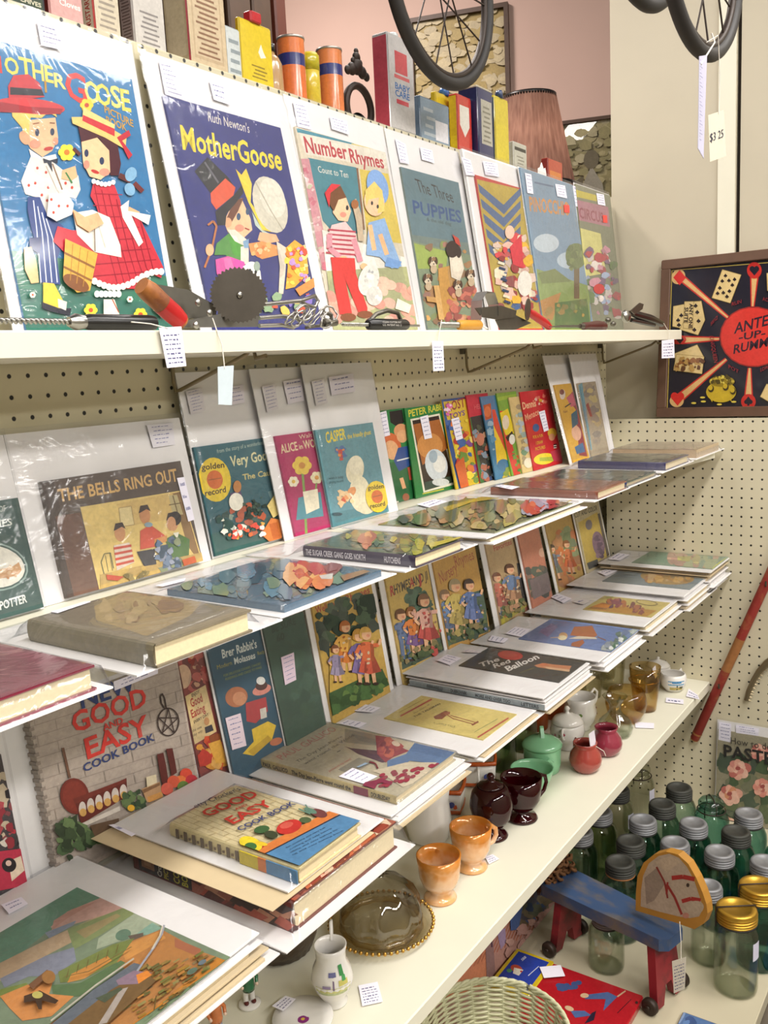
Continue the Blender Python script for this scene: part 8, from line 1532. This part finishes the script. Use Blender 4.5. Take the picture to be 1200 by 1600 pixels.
J = [('dark lidded jar at the back right, beside the glass lidded jar', -262, -325, 'aqua_glass', 'dark_zinc', {}), ('green jar with glass lid and wire bail, below the flower magazine', -280, -412, 'teal_glass', 'x', dict(bail=True)),
     ('dark lidded jar just left of and nearer than the back right one', -369, -315, 'aqua_glass', 'dark_zinc', {}), ('zinc lidded jar in the middle of the left back group', -470, -300, 'teal_glass', 'zinc', {}),
     ('rusty zinc lidded jar in front of the glass lidded one', -427, -409, 'teal_glass', 'zinc', {}), ('zinc lidded teal jar right under the flower magazine', -317, -510, 'teal_glass', 'zinc', {}),
     ('dark grey lidded teal jar in front of the one under the magazine', -417, -505, 'teal_glass', 'dark_zinc', {}), ('dark grey lidded jar left of the toy horse head, third row', -578, -308, 'teal_glass', 'dark_zinc', {}),
     ('pale zinc lidded jar directly behind the toy horse head', -536, -398, 'teal_glass', 'zinc', {}), ('bright zinc lidded teal jar right of the toy horse head', -525, -495, 'teal_glass', 'zinc', {}),
     ('zinc lidded jar at the right edge behind the brass lids', -519, -592, 'teal_glass', 'zinc', {}), ('dark lidded jar with an orange rubber ring behind the toy seat', -675, -318, 'aqua_glass', 'dark_zinc', dict(paper='ring')),
     ('brass lidded jar with lid wire at the right edge', -622, -600, 'teal_glass', 'brass_lid', dict(wire=1, neck=36)), ('small plain zinc lidded jar between toy horse head and front brass lidded jar', -662, -508, 'clear_glass', 'zinc', dict(r=36, h=172)),
     ('clear brass lidded jar with lid wire and price label, nearest front', -726, -580, 'clear_glass', 'brass_lid', dict(wire=1, paper=True, neck=36)), ('tall clear greenish zinc lidded jar under the shelf edge', -480, -192, 'green_glass', 'zinc', {}),
     ('aqua zinc lidded jar at the far left under the shelf edge', -594, -187, 'aqua_glass', 'zinc', {}), ('tall clear jar with hanging square tag, under the shelf edge', -345, -188, 'clear_glass', 'dark_zinc', dict(paper=True)),
     ('tall clear wire bail jar at the back against the end pegboard', -214, -200, 'clear_glass', 'x', dict(bail=True, h=200, paper=True)), ('dark lidded jar cut off by the right edge of the photo', -388, -604, 'teal_glass', 'dark_zinc', {}), ('small clear glass jar lying half hidden beneath the toy seat', -795, -330, 'clear_glass', 'zinc', dict(r=38, h=120))]
for lb, x, y, g_, l_, kw in J: jar(lb, x, y, g_, l_, **kw)

# ---------------------------------------------------------------- toy horse
ZS = Z5+160
A0, A1 = oZ(ZS, 866, 1366), oZ(ZS, 1056, 1458); ax = (A1-A0); ln = ax.length; ya = math.atan2(ax.y, ax.x)
t = thing('toy_horse', 'wheeled wooden toy horse with blue seat, red legs and painted head', 'toy horse', (A0.x, A0.y, Z5+.3), Matrix.Rotation(ya, 3, 'Z'))

W_ = 50; pl = []
for i in range(13): a = math.pi/2+math.pi*i/12; pl.append((6+18*math.cos(a), W_*math.sin(a)*1.0))
pl = [(x, y) for x, y in pl]+[(ln*.45, -W_*.92), (ln*.75, -W_*.8), (ln-14, -W_*.78), (ln, -W_*.5), (ln, W_*.5), (ln-14, W_*.78), (ln*.75, W_*.8), (ln*.45, W_*.92)]
MB().prism(pl, 132, 158).build('seat', 'worn_blue_paint', t)
def leg(x0, sl):
    o_ = [(-36, 138), (36, 138), (44, 20), (50, 6), (22, 6), (10, 44), (-10, 44), (-22, 6), (-50, 6), (-44, 20)]
    b = MB(); v = []
    for dx in (-9, 9):
        for y, z in o_: v.append((x0+dx+sl*(138-z)*.16, y, z))
    n = len(o_); b.add(v, [tuple(range(n)), tuple(range(2*n-1, n-1, -1))]+[(i, (i+1) % n, (i+1) % n+n, i+n) for i in range(n)]); return b
for x0, sl in ((40, -.6), (ln-34, .6)):
    leg(x0, sl).build('leg', 'worn_red_paint', t)
    for s in (-1, 1):
        o = MB().lathe([(0, -7), (15, -7), (17, -4), (17, 4), (15, 7), (0, 7)], 28).lathe([(0, 7), (5, 7), (5, 10), (0, 10)], 12).build('wheel', 'dark_iron', t); o.rotation_euler = (math.pi/2, 0, 0); o.location = ((x0+sl*20)/1000, s*.058, .0175)
# head board: outline read on the plane along the seat's axis
hf = Frame((A0.x, A0.y, Z5+.3), tan=0, yaw=ya); vh = (820, 1280, .316667)
ol = [(560, 440), (562, 350), (570, 270), (600, 205), (650, 165), (710, 150), (770, 165), (820, 210), (860, 280), (890, 350), (910, 410), (915, 455), (895, 505), (850, 532), (800, 515), (760, 500), (660, 470)]
hp = [hf.local(vh[0]+x*vh[2], vh[1]+y*vh[2], 0) for x, y in ol]; dz = 156-min(p[1] for p in hp)
hp = [(u, v+dz*.0+max(0, 150-v)*.0) for u, v in hp]
rt_ = Matrix(((1, 0, 0), (0, 0, -1), (0, 1, 0)))
o = MB().prism([(u, v) for u, v in hp][::-1], -10, 10).build('head', 'mustard_paint', t); o.rotation_euler = (math.pi/2, 0, 0)
A = Art(hf, 10.2, (-2000, -2000, 2000, 2000), vh); A.p('#a89684', (572, 430), (574, 350), (584, 280), (612, 218), (660, 182), (712, 170), (760, 190), (800, 235), (835, 300), (862, 380), (880, 440), (860, 480), (815, 488), (760, 480), (660, 455))
A.p('#8a7a6c', (590, 290), (650, 240), (690, 320), (640, 400), (600, 420)); A.p('#b09c86', (640, 210), (720, 180), (770, 210), (700, 260)); A.l('#7a2a24', 9, (650, 235), (690, 310), (705, 390)); A.l('#9a2a26', 22, (725, 290), (780, 284), (838, 296)); A.l('#9a2a26', 20, (775, 405), (820, 392), (868, 400)); A.l('#8a2a26', 12, (700, 320), (740, 385), (775, 470)); A.l('#8a2a26', 10, (705, 310), (700, 370)); A.e(805, 325, 8, 10, '#3a2c24'); A.e(835, 440, 50, 36, '#ab9a86', -20); A.e(795, 475, 16, 14, '#b07a6a')
o = A.build('painted_face', 'printed_paper', t); o.rotation_euler = (math.pi/2, 0, 0)
b = MB(); R = random.Random(5)
for k in range(130):
    x, y, z = R.uniform(-40, 26), R.uniform(-44, 44), R.uniform(150, 205); P = [(x, y, z)]; a = R.random()*6
    for i in range(7): a += .9; P.append((P[-1][0]+7*math.cos(a)-1.5, P[-1][1]+7*math.sin(a), P[-1][2]+R.uniform(-6, 4)))
    b.tube(P, [3.4, 4, 4, 3.6, 3.2, 2.6, 2, 1.2], 6)
for k in range(60):
    y = R.uniform(-44, 50); P = [(-30, y, 176)]
    for i in range(6): P.append((P[-1][0]-R.uniform(0, 5), P[-1][1]+R.uniform(-6, 6), P[-1][2]-R.uniform(8, 16)))
    b.tube(P, [4, 4, 3.6, 3, 2.4, 2, 1], 6)
o = b.build('curly_tail', 'tail_hair', t); o['kind'] = 'stuff'
tag('white printed card tag tied to the toy horse seat', [oX(A1.x-62, *p) for p in ((1050, 1502), (1072, 1495), (1070, 1545), (1053, 1552))], 31, 8, [oX(A1.x-50, 1062, 1440), oX(A1.x-58, 1064, 1470), oX(A1.x-62.5, 1064, 1502)], '#d8d2c4')
# ---------------------------------------------------------------- flat things and basket on the lowest shelf
vz = (620, 1400, .366667)
def flatbox(name, label, cat, r, z, h, base, draw, view, m_='glossy_print'):
    fr = FL(z); fr.shift(r[0], r[1]); q = [0, 0, r[2]-r[0], r[3]-r[1]]; t = thing(name, label, cat, fr.o, fr.R)
    A = Art(fr, h, q, view); A.bbox(0, 0, 0, q[2], q[3], h, min(4, h*.4), 0, hx(base)); A.r = (2, 2, q[2]-2, q[3]-2); A.fill(base); draw(A); A.build('cover', m_, t); return t
def d_red(A):
    for i in range(12): A.e(690+R.random()*100, 370+R.random()*30, 14, 10, '#3f4f7a'); 
    A.p('#4a5f8c', (820, 420), (900, 410), (940, 430), (900, 470), (880, 490), (890, 440), (800, 440)); A.e(800, 425, 18, 10, '#c9a884'); A.l('#c9a884', 6, (940, 430), (975, 405)); A.p('#4a5f8c', (740, 490), (800, 490), (830, 510), (760, 520)); A.e(735, 480, 20, 10, '#c9a884', 20); A.p('#2a2030', (830, 500), (850, 490), (840, 530), (800, 545)); A.e(1022, 455, 6, 6, '#3a1a1c'); A.l('#4a1a22', 3, (940, 500), (1000, 440))
R = random.Random(12)
rb = flatbox('red_picture_book', 'bright red flat picture book with small blue figures beside the basket', 'book', [-1050, -436, -866, -226], Z5+.4, 16, '#a81c24', d_red, vz)
def d_tin(A):
    A.fill('#2a3f96'); A.r = (2, 2, A.r[2], A.r[3]); A.t('MONEY BOX', (455, 320), (510, 232), 12, '#b8c0d4', 0, 1, top=(440, 312)); A.t('SBB', (535, 278), (553, 262), 12, '#c9cfdc', 0, 1, top=(528, 270)); A.e(510, 310, 26, 16, '#b04a34', 20); A.p('#d9d2c0', (500, 305), (540, 315), (520, 340), (495, 330)); A.e(480, 318, 12, 8, '#4a8a5a'); A.l('#c9cfdc', 3, (560, 340), (605, 300)); A.e(530, 322, 5, 4, '#b03a34')
fr_t = [-990, -240, -862, -150]
t = flatbox('money_box_tin', 'small yellow rimmed blue tin box near the toy horse back wheel', 'tin box', fr_t, Z5+.4, 18, '#c9ae22', lambda A: (A.fill('#c9ae22'), setattr(A, 'r', (9, 9, A.r[2]-7, A.r[3]-7)), d_tin(A)), vz)
def d_puz(A): A.fill('#4f6a94'); A.blobs(320, 90, ((990, 455), (1110, 445), (1300, 560), (960, 640)), 26, ['#5a7aa8', '#c9c4b4', '#a8443a', '#d8a84a', '#3a4f7a', '#7a8fb0', '#8a5a3c', '#dcd6c4'])
flatbox('picture_puzzle', 'flat colourful picture puzzle in front of the toy horse', 'puzzle', [-1010, -632, -858, -512], Z5+.4, 6, '#6a5a3c', d_puz, vz)
tag('small white tag lying between the money tin and red book', qpx(oZ, Z5+22, (843, 1511), (876, 1508), (883, 1525), (850, 1528)), 33, 0)
# poster leaning under the long shelf
fp = Frame((0, -138, Z5+.4), tan=.30); vp = (680, 1280, .2); r = [-1250, 0, -640, 345]; fp.shift(r[0], 0)
t = thing('poster_print', 'large unframed print of orange shutters and blue flowers under the long shelf', 'poster', fp.o, fp.R)
A = Art(fp, 3, (0, 0, 610, 345), vp); A.box(0, 0, 0, 610, 345, 3, 0, hx('#b58a78')); A.fill('#b08478'); A.p('#c07a58', (-200, 900), (390, 860), (410, 1300), (-200, 1500))
for i in range(30): A.l('#a8644a', 7, (-120+i*30, 1400-i*18), (40+i*30, 1100-i*22))
A.p('#8a6a66', (385, 850), (440, 800), (470, 1250), (400, 1250)); A.l('#4a3040', 12, (425, 830), (440, 1000)); A.l('#3a2c3a', 8, (370, 880), (440, 800)); A.p('#9a84a0', (480, 880), (545, 850), (550, 960), (510, 1020)); A.blobs(330, 90, ((500, 700), (900, 480), (900, 620), (640, 850)), 60, ['#3f4f74', '#4a5a80', '#5a5a4a', '#6a5a44', '#33405f', '#7a6a54', '#4f4a54']); A.p('#4a5f90', (570, 700), (680, 640), (640, 860), (580, 870)); A.blobs(331, 24, ((500, 1000), (900, 650), (880, 800), (560, 1080)), 40, ['#b58a80', '#a87f78', '#bd9488']); A.e(520, 760, 30, 24, '#4a4a7a')
A.build('print', 'printed_paper', t)
# wicker basket
Fp = oZ(Z5+155, 770, 1524); dh = Vector((Fp.x-CAM.x, Fp.y-CAM.y, 0)).normalized(); RB = 128; bc = Fp-dh*RB
t = thing('wicker_basket', 'round pale green white wicker basket at the front of the lowest shelf', 'basket', (bc.x, bc.y, Z5+.3))
ns = 26; H = 150
def rad(z): return 104+24*z/H
def weave(z0, z1, n):
    b = MB()
    for j in range(n):
        z = z0+(z1-z0)*j/max(1, n-1); P = []
        for i in range(ns*4): a = i*2*math.pi/(ns*4); ph = math.cos(a*ns/2+(math.pi if j % 2 else 0)); P.append(((rad(z)+2.6*ph)*math.cos(a), (rad(z)+2.6*ph)*math.sin(a), z))
        b.tube(P, 2.5, 6, True)
    return b
o = weave(5, H-12, 30).build('woven_wall', 'pale_wicker', t)
b = MB()
for i in range(ns): a = (i+.5)*2*math.pi/ns; b.tube([((rad(z))*math.cos(a), (rad(z))*math.sin(a), z) for z in (2, H*.5, H-4)], 2.6, 6)
b.build('upright_stakes', 'pale_wicker', t)
b = MB()
for s in range(3): b.tube([((rad(H)+2*math.cos(i*.8+s*2.1))*math.cos(i*2*math.pi/120), (rad(H)+2*math.cos(i*.8+s*2.1))*math.sin(i*2*math.pi/120), H-5+4*math.sin(i*.8+s*2.1)) for i in range(120)], 3.4, 6, True)
b.build('braided_rim', 'pale_wicker', t); MB().lathe([(0, 0), (104, 0), (105, 4), (0, 5)], 48).build('base', 'pale_wicker', t)
# toy box glimpsed on the floor at the lower right
c = oZ(-1180, 1196, 1572); t = thing('toy_box', 'blue and red patterned toy box on the floor at the lower right corner', 'box', (c.x, -790, -1309.6))
b = MB(); b.bbox(-90, -60, 0, 130, 90, 130, 4, 0, hx('#2f4a7a')); b.bbox(-91, -61, 90, 131, 91, 108, 4, 0, hx('#a83a2f')); b.build('body', 'glossy_print', t); MB().bbox(-94, -64, 126, 134, 94, 140, 5, 0, hx('#3a5a94')).build('lid', 'glossy_print', t)
